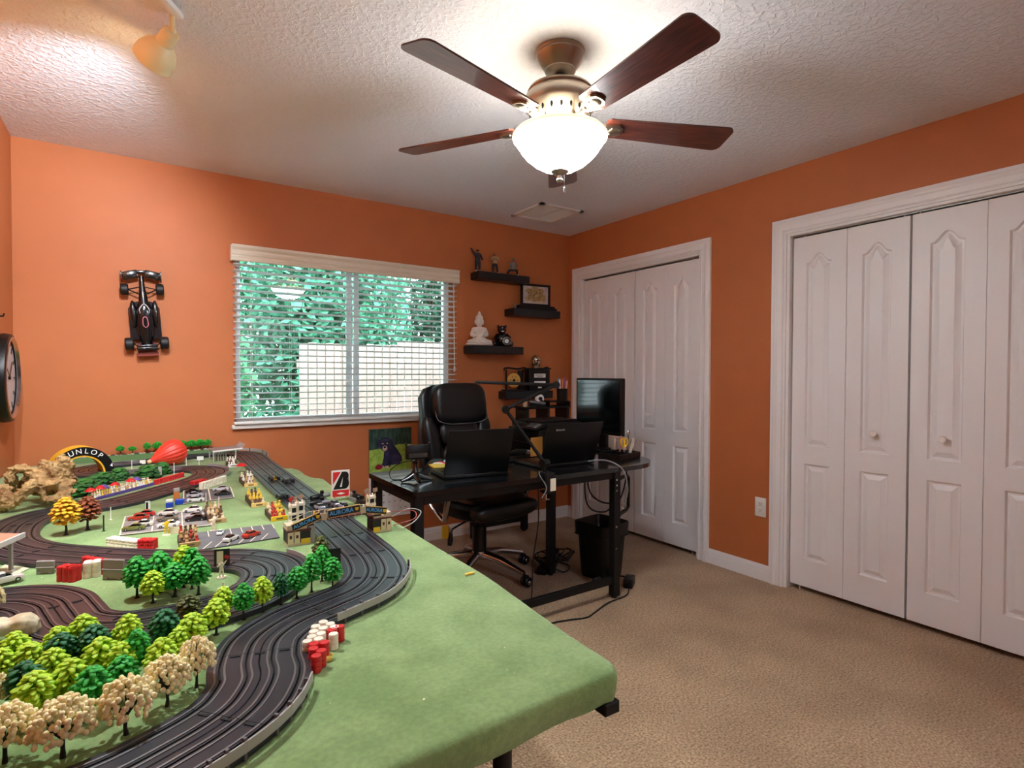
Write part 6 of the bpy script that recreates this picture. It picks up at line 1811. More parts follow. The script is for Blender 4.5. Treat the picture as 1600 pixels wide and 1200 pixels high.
M_ASPH2 = mat('toy_asphalt_dark', (96, 94, 96), rough=0.7, var=0.1, vscale=30)
M_CREAMP = mat('cream_print', (232, 220, 194), rough=0.55)
def rows(nc, nr):
    L_ = [((0, v), (1, v), .0022 if v not in (0, 1) else .004) for v in [k / nr for k in range(nr + 1)]]
    return L_ + [((u, 0), (u, 1), .003 if u not in (0, 1) else .004) for u in [k / nc for k in range(nc + 1)]]
slab('toy_car_park', [(187, 836), (196, 807), (326, 796), (331, 820)], 'large cream lined toy car park in the middle of the infield', M_ASPH, lines=rows(3, 3), lm=M_CREAMP)
slab('toy_car_park', [(287, 787), (287, 767), (360, 761), (366, 777)], 'small dark toy car park with black and silver cars below the far hairpin', M_ASPH2, lines=[((0, 0), (0, 1), .004), ((1, 0), (1, 1), .004), ((0, 0), (1, 0), .003), ((0, 1), (1, 1), .004), ((.36, 0), (.36, 1), .004), ((.52, 0), (.52, 1), .004)], lm=M_CREAMP)
pc_, cc_ = slab('toy_car_park', [(311, 859), (307, 832), (425, 819), (437, 839)], 'grey toy car park with white slanted bays beside the infield hairpin', M_ASPH2,
     lines=[((0, 1), (0, .55), .003)] + [((k / 7, 1), (k / 7 + .0, .66), .0022) for k in range(1, 8)] + [((k / 7 - .10, 0), (k / 7 + .02, .33), .0022) for k in range(1, 7)], lm=M_CREAMP)
hA = math.atan2((at(326, 796, TZ) - at(196, 807, TZ)).y, (at(326, 796, TZ) - at(196, 807, TZ)).x)
GP = 'toy cars in the large car park'
for px, py, col_, lab in (
    (217, 812, (176, 60, 40), 'red toy car in the top left bay of the large car park'), (226, 806, (190, 50, 50), 'red toy car behind another red one in the large car park'),
    (209, 828, (110, 116, 60), 'olive toy car in the bottom left bay of the large car park'), (222, 822, (226, 222, 210), 'cream toy car beside the olive one in the large car park'),
    (262, 804, (226, 220, 210), 'cream toy car in the top middle bay of the large car park'), (262, 813, (120, 112, 96), 'grey brown toy car in the middle of the large car park'), (263, 823, (234, 230, 226), 'white toy car in the bottom middle bay of the large car park'),
    (301, 799, (238, 234, 228), 'white toy car in the top right bay of the large car park'), (304, 809, (186, 186, 190), 'silver toy car in the right hand bay of the large car park'), (306, 813, (30, 30, 34), 'black toy car in front of the silver one in the large car park')):
    toy_car(px, py, hA + math.pi, col_, lab, 0.060, GP)
GQ = 'toy cars in the small dark car park'
for px, py, col_, lab in ((303, 770, (24, 24, 28), 'black toy car at the top left of the small dark car park'), (305, 776, (176, 178, 184), 'silver toy car at the left of the small dark car park'), (306, 783, (226, 226, 226), 'white toy car at the bottom left of the small dark car park'),
                          (345, 766, (206, 206, 210), 'pale silver toy car at the top right of the small dark car park'), (348, 773, (40, 42, 46), 'black toy car at the bottom right of the small dark car park')):
    toy_car(px, py, hA + math.pi * (px > 330), col_, lab, 0.058, GQ)
GS = 'toy cars in the grey car park with slanted bays'
toy_car(345, 834, R(70), (240, 240, 240), 'white toy car at the back of the grey slanted-bay car park', 0.040, GS)
toy_car(361, 844, R(48), (222, 220, 210), 'open-topped cream toy car in the grey slanted-bay car park', 0.052, GS, open_top=True)
toy_car(393, 838, R(38), (196, 52, 34), 'red toy car in the grey slanted-bay car park', 0.056, GS)
toy_car(6, 910, R(20), (214, 206, 196), 'cream toy car under the canopy at the left edge', 0.07, None)

def race_car(px, py, colour, label, rz=R(90), L=0.068):
    p = at(px, py, TT + 0.001)
    o = thing('slot_car', label, 'slot car', (p.x, p.y, TT + 0.0012), rz, 'open-wheel slot cars on the track', scale=L)
    q = MB(); secs = []
    for x, hw, z0, z1 in ((-.42, .07, .06, .18), (-.30, .10, .05, .26), (-.10, .10, .05, .22), (.05, .085, .05, .20), (.25, .055, .06, .15), (.48, .03, .07, .10)): secs.append([(x, -hw, z0), (x, -hw * .8, z1), (x, hw * .8, z1), (x, hw, z0)])
    q.add(*hull(secs)); q.ell((-.02, 0, .22), (.05, .045, .05), 10, 6); q.build('body', mat('racer_%d_%d_%d' % colour, colour, rough=0.25, coat=0.4), o)
    q = MB(); q.rbox((-.12, .13, .10), (.30, .09, .09), .02, 1); q.rbox((-.12, -.13, .10), (.30, .09, .09), .02, 1); q.build('side_pods', M_BLACK, o)
    q = MB(); q.box((.44, 0, .07), (.09, .42, .02)); q.build('front_wing', M_BLACK, o, smooth=None)
    q = MB(); q.box((-.46, 0, .27), (.10, .36, .02)); q.box((-.46, .18, .22), (.11, .015, .12)); q.box((-.46, -.18, .22), (.11, .015, .12)); q.box((-.44, 0, .20), (.03, .04, .14)); q.build('rear_wing', M_BLACK, o, smooth=None)
    for x, r_, y in ((-.34, .115, .235), (.30, .10, .225)):
        for s in (-1, 1):
            q = MB(); q.cyl((x, s * (y - .065), r_), (x, s * (y + .065), r_), r_, n=18); wq = q.build('wheel', M_TYRE, o)
            q = MB(); q.cyl((x, s * (y - .068), r_), (x, s * (y + .068), r_), r_ * .55, n=12); q.build('wheel_hub', M_STEEL, wq)
    return o
race_car(428, 750, (216, 176, 70), 'yellow open-wheel slot car on the long straight', R(92))
race_car(450, 754, (120, 120, 128), 'silver and black open-wheel slot car beside the yellow one', R(92))
race_car(441, 779, (30, 32, 38), 'black open-wheel slot car on the long straight nearest the bridge', R(92))
toy_car(499, 795, R(95), (150, 150, 158), 'silver toy car on the track just behind the footbridge', 0.06, None, z=TT + 0.001)
toy_car(522, 790, R(98), (120, 110, 118), 'grey toy car on the track behind the footbridge centre', 0.06, None, z=TT + 0.001)
toy_car(536, 793, R(92), (164, 156, 168), 'pale mauve toy car on the track right of the grey one behind the bridge', 0.06, None, z=TT + 0.001)

# ---------------------------------------------------------------- barrels and barriers
M_BRED = mat('barrel_red', (204, 30, 34), rough=0.4)
M_BWHITE = mat('barrel_white', (240, 228, 208), rough=0.45)
bh = 0.027
def barrel_mesh(m, nm):
    q = MB(); q.lathe([(0.0, 0.0), (0.0076, 0.0), (0.0083, 0.0015), (0.0083, 0.0085), (0.0078, 0.0092), (0.0083, 0.010), (0.0083, 0.0170), (0.0078, 0.0178), (0.0083, 0.0186), (0.0083, 0.0258), (0.0076, 0.027), (0.005, 0.0266), (0.0, 0.0264)], 16)
    return q.mesh(nm, m)
BRM, BWM = barrel_mesh(M_BRED, 'toy_barrel'), barrel_mesh(M_BWHITE, 'toy_barrel')
placed = []
def barrel(px, py, red, label):
    p = at(px, py, TZ + bh)
    for _ in range(12):          # nudge apart so that no two share space
        for s in placed:
            d = Vector((p.x - s.x, p.y - s.y, 0))
            if d.length < 0.0168: p += (d.normalized() if d.length > 1e-5 else Vector((1, 0, 0))) * (0.0170 - d.length)
    placed.append(p.copy())
    o = inst(BRM if red else BWM, 'toy_barrel', None, (p.x, p.y, TZ + 0.0004))
    tag(o, label, 'toy barrel', 'red and white toy barrels beside the S-bend')
REDS = [(494, 1024, 'nearest red toy barrel of the cluster beside the S-bend'), (502, 1016, 'red toy barrel just right of the nearest one in the cluster'), (491, 1013, 'red toy barrel second from the front at the track side of the cluster'), (507, 1003, 'red toy barrel in the middle of the cluster, beside the big white one'),
        (499, 1006, 'red toy barrel between the white columns and the front reds'), (531, 978, 'red toy barrel farthest right in the cluster'), (524, 981, 'red toy barrel left of the farthest right one in the cluster')]
WHITES = [(493, 978, 'white toy barrel at the far end of the column along the track'), (490, 986, 'white toy barrel second in the column along the track'), (487, 994, 'white toy barrel third in the column along the track'), (484, 1002, 'white toy barrel nearest in the column along the track'),
          (505, 971, 'white toy barrel farthest back in the second column'), (502, 980, 'white toy barrel second in the second column of barrels'), (499, 989, 'white toy barrel third in the second column of barrels'), (496, 997, 'white toy barrel touching the reds in the second column'),
          (516, 974, 'white toy barrel at the far end of the short third column'), (512, 982, 'white toy barrel at the near end of the short third column'), (521, 990, 'white toy barrel standing out at the right side of the cluster')]
for px, py, lab in REDS: barrel(px, py, True, lab)
for px, py, lab in WHITES: barrel(px, py, False, lab)

def barrier(blocks, label):
    """a row of moulded tyre-wall blocks; each block (pixels of its two foot ends, height, rows, material)"""
    c0 = at(*blocks[0][0], TZ)
    t = thing('tyre_barrier', label, 'toy barrier', (c0.x, c0.y, TZ), 0, 'moulded toy tyre barriers')
    for (a, b_, h, rows_, m_) in blocks:
        A, B_ = at(*a, TZ) - c0, at(*b_, TZ) - c0
        d = B_ - A; L_ = d.length; d.normalize(); nr = Vector((-d.y, d.x, 0))
        r_ = 0.0072
        k_ = max(2, round(L_ / (2 * r_)))
        q = MB()
        for i in range(k_):
            for j_ in range(rows_):
                c = A + d * (L_ * (i + .5) / k_) + nr * (r_ + j_ * 1.8 * r_)
                rr_ = L_ / k_ / 2 * 1.06
                q.lathe([(0, 0), (rr_, 0), (rr_, h * .30), (rr_ * .93, h * .335), (rr_, h * .37), (rr_, h * .63), (rr_ * .93, h * .665), (rr_, h * .70), (rr_, h * .96), (rr_ * .9, h), (0, h)], 12, c)
        q.build('barrier_block', m_, t, smooth=50)
    return t
M_BGREY = mat('barrier_grey', (150, 142, 138), rough=0.5)
barrier([((86, 909), (113, 911), 0.034, 2, M_BRED), ((114, 911), (128, 906), 0.034, 2, M_BRED), ((129, 905), (157, 901), 0.036, 2, M_BWHITE)], 'red and white toy tyre barrier below the long back leg at left')
barrier([((126, 892), (162, 898), 0.034, 1, M_BRED)], 'red toy barrier row behind the red and white one at left')
barrier([((164, 853), (212, 859), 0.022, 2, M_BWHITE), ((213, 859), (239, 859), 0.026, 2, M_BRED)], 'white and red toy barrier in front of the large car park')
barrier([((244, 758), (289, 745), 0.022, 1, M_BRED)], 'long red toy barrier on the far side of the upper straight')
barrier([((304, 762), (324, 757), 0.026, 2, M_BRED), ((315, 766), (355, 753), 0.030, 1, M_BWHITE)], 'red and white toy barrier in front of the far hairpin')
def plate(pix_foot, ptop, label, m_, th=0.006, name='grey_barrier'):
    A, B_ = at(*pix_foot[0], TZ), at(*pix_foot[1], TZ)
    h = zat(pix_foot[0][0], ptop, A) - TZ
    d = B_ - A; L_ = d.length
    t = thing(name, label, 'toy barrier', (A.x, A.y, TZ), math.atan2(d.y, d.x))
    q = MB(); q.rbox((L_ / 2, 0, h / 2), (L_, th, h), 0.002, 1); q.build('panel', m_, t)
    q = MB(); q.rbox((L_ / 2, -th * .5 - .001, h * .5), (L_, 0.003, h * .08), 0.001, 1); q.build('ridge', m_, t)
    for x in (L_ * .2, L_ * .8):
        q = MB(); q.rbox((x, 0.006, 0.003), (0.008, 0.022, 0.006), 0.001, 1); q.build('foot', m_, t)
plate([(57, 897), (86, 896)], 876, 'small grey plate barrier left of the red and white blocks', M_BGREY)
plate([(161, 905), (195, 906)], 873, 'tall grey two-tier barrier wall right of the red and white blocks', M_BGREY)

# ---------------------------------------------------------------- crowds
fig = MB(); fig.lathe([(0.0, 0), (0.0042, 0), (0.0046, 0.004), (0.0036, 0.009), (0.0018, 0.0118), (0.0026, 0.0135), (0.0032, 0.0158), (0.0024, 0.0182), (0.0, 0.019)], 8)
FIGC = {k: fig.mesh('spectator', mat('spectator_' + k, c_, rough=0.6)) for k, c_ in {'cream': (232, 214, 174), 'tan': (196, 158, 104), 'white': (240, 236, 226), 'yellow': (238, 202, 70), 'red': (200, 52, 40), 'brown': (104, 74, 52), 'blue': (72, 70, 160)}.items()}
def crowd(a, b_, depth_px, label, cols, panel, rows_=2, step=0.012, seed=0, extra=None):
    """bleacher whose front foot runs between two pixels"""
    rnd = random.Random(seed)
    A, B_ = at(*a, TZ), at(*b_, TZ)
    d = B_ - A; L_ = d.length
    t = thing('spectator_stand', label, 'spectator stand', (A.x, A.y, TZ), math.atan2(d.y, d.x), 'toy spectator stands')
    for r_ in range(rows_):
        q = MB(); q.bb((0, 0.008 + r_ * 0.013, 0.0004), (L_, 0.021 + r_ * 0.013, 0.008 + r_ * 0.008)); q.build('bench', mat('stand_brown', (122, 96, 70), rough=0.7), t, smooth=None)
        k_ = max(2, int(L_ / 0.0105))
        for i in range(k_):
            inst(FIGC[rnd.choice(cols)], 'spectator', t, (L_ * (i + .5) / k_ + rnd.uniform(-.001, .001), 0.0145 + r_ * 0.013, 0.008 + r_ * 0.008), (0, 0, rnd.uniform(0, 6)), (1, 1, rnd.uniform(.85, 1.15)))
    q = MB(); q.rbox((L_ / 2, 0.003, 0.0065), (L_, 0.003, 0.012), 0.0008, 1); fp = q.build('front_panel', panel, t)
    if extra: extra(t, L_)
    return t
M_PURPLE = mat('purple_plastic', (96, 74, 150), rough=0.45)
def umbrellas(t, L_):
    for x, m_ in ((L_ * .12, M_BRED), (L_ * .55, M_BRED), (L_ * .72, M_PURPLE)):
        q = MB(); q.lathe([(0.0, 0.046), (0.010, 0.042), (0.019, 0.032), (0.018, 0.032), (0.0, 0.043)], 10, (x, 0.040, 0)); q.cyl((x, 0.040, 0.0), (x, 0.040, 0.044), 0.0008, n=6); q.build('umbrella', m_, t)
crowd((152, 782), (186, 773), 10, 'left half of the purple fronted crowd stand along the upper straight', ['cream', 'white', 'tan', 'yellow'], M_PURPLE, 2, seed=1, extra=umbrellas)
crowd((187, 773), (242, 758), 10, 'right half of the purple fronted crowd stand along the upper straight', ['cream', 'white', 'tan', 'yellow', 'white'], M_PURPLE, 2, seed=2, extra=umbrellas)
def stand_side(foot, along, label, cols, panel, seed, extra=None):
    """stand whose seats face the straight at its right; front panel towards us"""
    A = at(*foot, TZ)
    t = thing('spectator_stand', label, 'spectator stand', (A.x, A.y, TZ), 0, 'toy spectator stands')
    rnd = random.Random(seed)
    W_ = 0.052
    for r_ in range(3):
        q = MB(); q.bb((0.003, 0.012 + r_ * along / 3, 0.0004), (W_ - 0.003, 0.012 + (r_ + 1) * along / 3 - 0.001, 0.006 + r_ * 0.010)); q.build('bench', mat('stand_brown', (122, 96, 70), rough=0.7), t, smooth=None)
        for i in range(4):
            inst(FIGC[rnd.choice(cols)], 'spectator', t, (0.008 + i * 0.012, 0.012 + (r_ + .5) * along / 3, 0.006 + r_ * 0.010), (0, 0, rnd.uniform(0, 6)), (1.25, 1.25, rnd.uniform(1.0, 1.35)))
    q = MB(); q.rbox((W_ / 2, 0.005, 0.008), (W_, 0.005, 0.0155), 0.001, 1); q.build('front_panel', panel, t)
    q = MB(); q.box((W_ / 2, 0.0022, 0.008), (W_ * .4, 0.0006, 0.005)); q.build('panel_mark', mat('brown_print', (120, 90, 50)), t, smooth=None)
    q = MB(); q.bb((0.0, 0.008, 0.0004), (0.003, 0.012 + along, 0.020)); q.build('side_wall', mat('stand_dark', (70, 52, 40), rough=0.7), t, smooth=None)
    if extra: extra(t, W_)
M_CRY = mat('cream_yellow', (236, 200, 124), rough=0.5)
stand_side((382, 762), 0.14, 'cream crowd stand with yellow front, farthest along the long straight', ['cream', 'tan', 'brown', 'white'], M_CRY, 3)
stand_side((393, 794), 0.13, 'cream crowd stand with yellow front, middle one along the long straight', ['cream', 'tan', 'yellow', 'brown'], M_CRY, 4)
stand_side((424, 816), 0.10, 'red and yellow crowd stand nearest the footbridge', ['red', 'yellow', 'red', 'cream'], M_YELLOW, 5)
stand_side((326, 820), 0.14, 'tan crowd stand at the right end of the large car park', ['tan', 'cream', 'brown'], mat('stand_tan', (190, 156, 110), rough=0.6), 6)
stand_side((280, 859), 0.07, 'tan and red crowd group at the left end of the slanted-bay car park', ['tan', 'red', 'brown', 'cream'], mat('stand_tan', (190, 156, 110)), 7)
stand_side((356, 731), 0.07, 'white and black crowd stand below the small canopy', ['white', 'brown', 'white'], mat('stand_white', (222, 220, 214), rough=0.5), 8, None)
um = thing('toy_umbrella', 'red and purple toy umbrella beside the far end of the long straight', 'umbrella', tuple(at(377, 738, TZ)))
q = MB(); q.lathe([(0.0, 0.046), (0.014, 0.042), (0.026, 0.032), (0.025, 0.032), (0.0, 0.043)], 12); paint(q.build('canopy', M_BRED, um), [M_BRED, M_BLUE], lambda c: 1 if c.y > 0.004 else 0)
q = MB(); q.cyl((0, 0, 0), (0, 0, 0.045), 0.001, n=6); q.build('pole', M_PLASTW, um)

# ---------------------------------------------------------------- canopies
M_ROOF = mat('canopy_roof', (140, 122, 116), rough=0.55)
p = at(331, 722, TZ); hz_ = 0.062
cn = thing('toy_canopy', 'small grey brown toy canopy roof on posts at the far end of the straight', 'toy canopy', (p.x, p.y, TZ), R(2))
q = MB(); q.box((0.075, 0.055, hz_), (0.145, 0.15, 0.004), Matrix.Rotation(R(-3), 3, 'Y')); q.build('roof', M_ROOF, cn, smooth=None)
q = MB(); q.box((0.150, 0.055, hz_ + 0.012), (0.035, 0.15, 0.004), Matrix.Rotation(R(-48), 3, 'Y')); q.build('raised_flap', M_GUARD, cn, smooth=None)
q = MB(); q.box((0.075, -0.021, hz_), (0.147, 0.003, 0.008), Matrix.Rotation(R(-3), 3, 'Y')); q.build('fascia', M_PLASTW, cn, smooth=None)
for x, y in ((0.006, -0.015), (0.006, 0.125), (0.115, -0.015), (0.115, 0.125)):
    q = MB(); q.bb((x - 0.003, y - 0.003, 0.0004), (x + 0.003, y + 0.003, hz_ + (0.001 if x < .05 else .004))); q.build('post', M_GUARD, cn, smooth=None)
q = MB()
for k in range(5): q.bb((0.018 + k * 0.013, 0.02, 0.0004), (0.024 + k * 0.013, 0.026, 0.045))
q.build('rail', M_GUARD, cn, smooth=None)
p = at(17, 894, TZ)
zt = 0.080
fa, fb = at(0, 860, TZ + zt), at(40, 842, TZ + zt)
c2 = thing('toy_canopy', 'large brown toy canopy over the track at the left edge', 'toy canopy', (p.x, p.y, TZ), math.atan2(fb.y - fa.y, fb.x - fa.x))
q = MB(); q.box((-0.12, 0.062, zt + 0.010), (0.29, 0.15, 0.005), Matrix.Rotation(R(5), 3, 'X')); q.build('roof', mat('canopy_brown', (172, 118, 92), rough=0.55), c2, smooth=None)
q = MB(); q.box((-0.12, -0.014, zt + 0.002), (0.295, 0.005, 0.012)); q.build('fascia', mat('fascia_grey', (206, 200, 194), rough=0.45), c2, smooth=None)
for x in (0.0, -0.19):
    q = MB(); q.bb((x - 0.0035, -0.0035, 0.0004), (x + 0.0035, 0.0035, zt + 0.004)); q.build('post', M_GUARD, c2, smooth=None)
q = MB(); q.rbox((0.0, 0.0, 0.003), (0.016, 0.016, 0.005), 0.001, 1); q.build('post_foot', M_PLASTW, c2)
gpl = [at(*k, TZ + 0.002) for k in ((-20, 905), (18, 901), (46, 888), (10, 880))]
o_ = gpl[1]
q = MB(); q.prism([((k - o_).x, (k - o_).y) for k in gpl], 0.0004, 0.0025)
tag(q.build('pit_pad', mat('pad_green_cream', (196, 196, 160), rough=0.6), loc=(o_.x, o_.y, TZ), smooth=None), 'flat pale toy pit pad under the left canopy post', 'toy pit pad')

# ---------------------------------------------------------------- footbridge with the lettered signs
br = thing('toy_footbridge', 'toy footbridge with three blue lettered signs across the long straight', 'toy bridge', (0.37, 1.625, TZ))
M_BRICK = mat('bridge_cream', (206, 190, 160), rough=0.55)
M_BDARK = mat('bridge_black', (20, 18, 20), rough=0.5)
M_BBRN = mat('bridge_brown', (84, 30, 28), rough=0.5)
M_SIGNBLUE = mat('sign_blue', (26, 94, 176), rough=0.45)
M_CYAN = mat('sign_letter_blue', (96, 182, 250), rough=0.45)
DK = 0.060
def pier(x0, x1, mirror):
    w_ = x1 - x0
    q = MB(); q.bb((x0, 0, 0.0004), (x1, 0.055, 0.008)); q.build('pier_base', M_BRICK, br, smooth=None)
    q = MB(); q.bb((x0, 0.002, 0.008), (x1, 0.053, 0.040)); b_ = q.build('pier', M_BDARK, br, smooth=None)
    xs = [(x0 + .001, x0 + .016), (x0 + .018, x0 + .033)] if not mirror else [(x1 - .033, x1 - .018), (x1 - .016, x1 - .001)]
    for a, c in xs:
        q = MB(); q.bb((a, -0.0004, 0.007), (c, 0.0018, 0.040)); po = q.build('poster', mat('poster_cream', (226, 206, 176), rough=0.5), b_, smooth=None)
        q = MB(); q.box(((a + c) / 2, -0.0007, 0.026), (0.006, 0.0005, 0.009)); q.build('poster_mark', M_BBRN, b_, smooth=None)
    yx = (x0 + .036, x1 - .001) if not mirror else (x0 + .001, x1 - .036)
    q = MB(); q.bb((yx[0], -0.0006, 0.004), (yx[1], 0.0018, 0.018)); q.build('yellow_sign', M_YELLOW, b_, smooth=None)
    q = MB(); q.bb((x0 - .001, -0.001, 0.040), (x1 + .001, 0.056, 0.044)); q.build('pier_cap', M_BBRN, br, smooth=None)
    e = x0 if not mirror else x1
    s = 1 if not mirror else -1
    q = MB(); q.bb((e, 0.004, 0.044), (e + s * 0.022, 0.05, 0.058)); q.build('stair_box', M_BRICK, br, smooth=None)
    for k in range(4):
        q = MB(); q.bb((e + s * (0.022 + k * 0.008), 0.006, 0.044), (e + s * (0.030 + k * 0.008), 0.05, 0.050 + k * 0.004)); q.build('step', M_BRICK, br, smooth=None)
pier(-0.022, 0.040, False)
pier(0.222, 0.280, True)
q = MB(); q.bb((0.050, 0.006, DK), (0.210, 0.050, DK + 0.004)); q.bb((0.01, 0.006, DK - .010), (0.05, 0.05, DK - .006)); q.bb((0.21, 0.006, DK - .010), (0.25, 0.05, DK - .006)); q.build('deck', M_BBRN, br, smooth=None)
for y in (0.006, 0.050):
    q = MB(); q.tube([(0.0, y, DK + .004), (0.05, y, DK + .020), (0.21, y, DK + .020), (0.262, y, DK + .004)], 0.0010, 6)
    for k in range(9): q.cyl((0.055 + k * 0.019, y, DK), (0.055 + k * 0.019, y, DK + .020), 0.0007, n=5)
    q.build('handrail', M_BRICK, br)
def sign(x0, z0, x1, z1, hgt):
    A, B_ = Vector((x0, 0.001, z0)), Vector((x1, 0.001, z1))
    d = (B_ - A); L_ = d.length; d.normalize(); up = Vector((-d.z, 0, d.x))
    mid = (A + B_) / 2 + up * hgt / 2
    ro = Matrix.Rotation(-math.atan2(d.z, d.x), 3, 'Y')
    q = MB(); q.box(mid, (L_, 0.003, hgt), ro); s = q.build('sign_board', M_BDARK, br, smooth=None)
    q = MB(); q.box(mid + up * (hgt / 2 + .0006), (L_ + .003, 0.0042, 0.0018), ro); q.box(mid - up * (hgt / 2 + .0006), (L_ + .003, 0.0042, 0.0018), ro); q.build('sign_frame', mat('sign_gold', (200, 160, 92), rough=0.5), s, smooth=None)
    text('lettering', 'AURORA', hgt * .80, M_CYAN, s, frame(mid + Vector((0, -0.0018, 0)) - d * L_ * .09, d, up), 0.0004, L_ * .70 / (hgt * .80 * 3.75), bold=0.012)
    q = MB(); c = mid + d * L_ * .40 + Vector((0, -0.0018, 0))
    q.prism([(c.x - .006, c.z + .005), (c.x - .004, c.z - .003), (c.x, c.z - .005), (c.x + .004, c.z - .003), (c.x + .006, c.z + .005)], c.y - .0005, c.y, axis='y'); q.build('sign_emblem', M_YELLOW, s, smooth=None)
sign(-0.006, 0.043, 0.070, 0.068, 0.018)
sign(0.090, 0.066, 0.182, 0.072, 0.021)
sign(0.197, 0.067, 0.262, 0.054, 0.019)
q = MB()
for x, z in ((0.078, 0.062), (0.192, 0.066)): q.bb((x - .007, -0.001, z), (x + .007, 0.003, z + .020))
q.build('sign_post', M_BRICK, br, smooth=None)
rnd = random.Random(4)
for k in range(11): inst(FIGC[rnd.choice(['cream', 'yellow', 'white', 'tan'])], 'spectator', br, (0.056 + k * 0.0148, 0.022 + rnd.uniform(0, .012), DK + .004), None, (1, 1, 1.1))

# white control towers
def tower(foot, ptop, w_, label, flags):
    A = at(*foot, TZ); h = zat(foot[0], ptop, A) - TZ
    t = thing('toy_tower', label, 'toy tower', (A.x, A.y, TZ), R(4), 'white toy control towers by the footbridge')
    q = MB()
    for x in (0, w_):
        for y in (0, w_): q.bb((x - .002, y - .002, 0.0004), (x + .002, y + .002, h))
    q.build('corner_post', M_BWHITE, t, smooth=None)
    for k, z in enumerate((h * .02, h * .42, h * .78)):
        q = MB(); q.bb((-.003, -.003, z), (w_ + .003, w_ + .003, z + h * .12)); q.build('storey_band', M_BWHITE, t, smooth=None)
    q = MB(); q.bb((.002, .002, h * .14), (w_ - .002, w_ - .002, h * .40)); q.bb((.002, .002, h * .56), (w_ - .002, w_ - .002, h * .77)); q.build('dark_window', M_BDARK, t, smooth=None)
    for k, (x, m_) in enumerate(flags):
        q = MB(); q.box((x, w_ * .5, h + .012), (.016, .002, .013), Matrix.Rotation(R(-25 + 20 * k), 3, 'Y')); q.box((x, w_ * .5, h * .98 + .002), (.0015, .0015, .016)); q.build('roof_board', m_, t, smooth=None)
M_BOARD = mat('tan_board', (178, 150, 124), rough=0.6)
tower((455, 819), 787, 0.018, 'white toy tower with a red roof board left of the footbridge', ((.004, M_BRED), (.013, M_BOARD)))
tower((466, 817), 783, 0.018, 'white toy tower with black windows right beside the red-topped one', ((.012, M_BOARD),))
tower((577, 803), 773, 0.020, 'white toy tower with two tan boards behind the right end of the footbridge', ((-.006, M_BOARD), (.026, M_BOARD)))

# advertising board with the big black letter
A = at(518, 779, TZ + 0.011)
sb = thing('advert_board', 'white board with a bold black B and red corner standing behind the footbridge', 'advert board', (A.x, A.y, TT + 0.0005), R(-4))
SW, SH = 0.067, 0.103
q = MB(); q.box((SW / 2, 0, SH / 2), (SW, 0.004, SH)); bd = q.build('board', mat('board_white', (240, 236, 230), rough=0.4), sb, smooth=None)
q = MB(); q.prism([(.005, SH - .006), (.034, SH - .006), (.005, SH * .50)], -0.0026, -0.0020, axis='y'); q.build('red_triangle', M_BRED, bd, smooth=None)
q = MB(); q.prism([(.003, .004), (SW - .003, .004), (SW - .003, .028), (.003, .028)], -0.0026, -0.0020, axis='y'); q.build('red_band', M_BRED, bd, smooth=None)
q = MB(); q.prism([(.018, .0155), (.034, .011), (.050, .0155), (.034, .020)], -0.0031, -0.0027, axis='y'); q.build('band_mark', mat('board_white', (240, 236, 230)), bd, smooth=None)
bo_ = [(.006, .032), (.038, SH - .006), (.050, SH - .006)] + [(.050 + .0135 * math.sin(t), SH - .0215 + .0155 * math.cos(t)) for t in [math.pi * (.05 + .85 * k / 8) for k in range(9)]] + [(.049 + .0155 * math.sin(t), .0525 + .0205 * math.cos(t)) for t in [math.pi * (.12 + .88 * k / 8) for k in range(9)]]
q = MB(); q.prism(bo_, -0.0026, -0.0020, axis='y'); q.build('black_letter', M_BLACK, bd, smooth=None)
q = MB(); q.prism([(.030, .040), (.0375, .040), (.0415, .076)], -0.0031, -0.0027, axis='y'); q.build('letter_gap', mat('board_white', (240, 236, 230)), bd, smooth=None)
for x in (.012, SW - .012):
    q = MB(); q.bb((x - .004, -.012, 0), (x + .004, .012, .004)); q.build('foot', M_BOARD, sb, smooth=None)

# hand controllers heaped behind the bridge
def controller(a, b_, z, label, roll=0):
    A, B_ = at(*a, z), at(*b_, z)
    d = B_ - A; L_ = d.length; ang_ = math.atan2(d.y, d.x)
    t = thing('hand_controller', label, 'hand controller', (A.x, A.y, z), ang_, 'slot car hand controllers behind the footbridge')
    q = MB(); q.tube([(0, 0, 0), (L_ * .25, 0, 0), (L_ * .55, 0, .001), (L_ * .62, 0, .001)], [.009, .0115, .011, .008], 12); q.build('grip', M_BLACK, t)
    q = MB(); q.tube([(L_ * .60, 0, .001), (L_, 0, .002)], .0085, 12); q.build('barrel', mat('controller_grey', (142, 144, 148), rough=0.3, metal=0.6), t)
    q = MB(); q.rbox((L_ * .60, 0.0, .014), (.014, .010, .016), .003, 1); q.build('trigger', M_BLACK, t)
    q = MB(); q.tube(curve_pts([(0, 0, 0), (-.03, .01, -.002), (-.05, .03, -.006), (-.03, .05, -.008)]), .0018, 6); q.build('cord', M_BLACK, t)
controller((484, 787), (516, 785), TT + 0.013, 'hand controller lying leftmost behind the footbridge')
controller((486, 779), (514, 773), TT + 0.014, 'hand controller behind the leftmost one, beside the lettered board')
controller((575, 789), (549, 781), TZ + 0.014, 'hand controller with a grey barrel at the right end of the heap')
controller((566, 778), (545, 772), TZ + 0.016, 'black hand controller highest at the right of the heap')
controller((560, 796), (528, 798), TT + 0.013, 'hand controller lying across the track at the middle of the heap')
wr = thing('track_wire', 'red and pale wires looping off the table edge right of the footbridge', 'wire', (0, 0, 0))
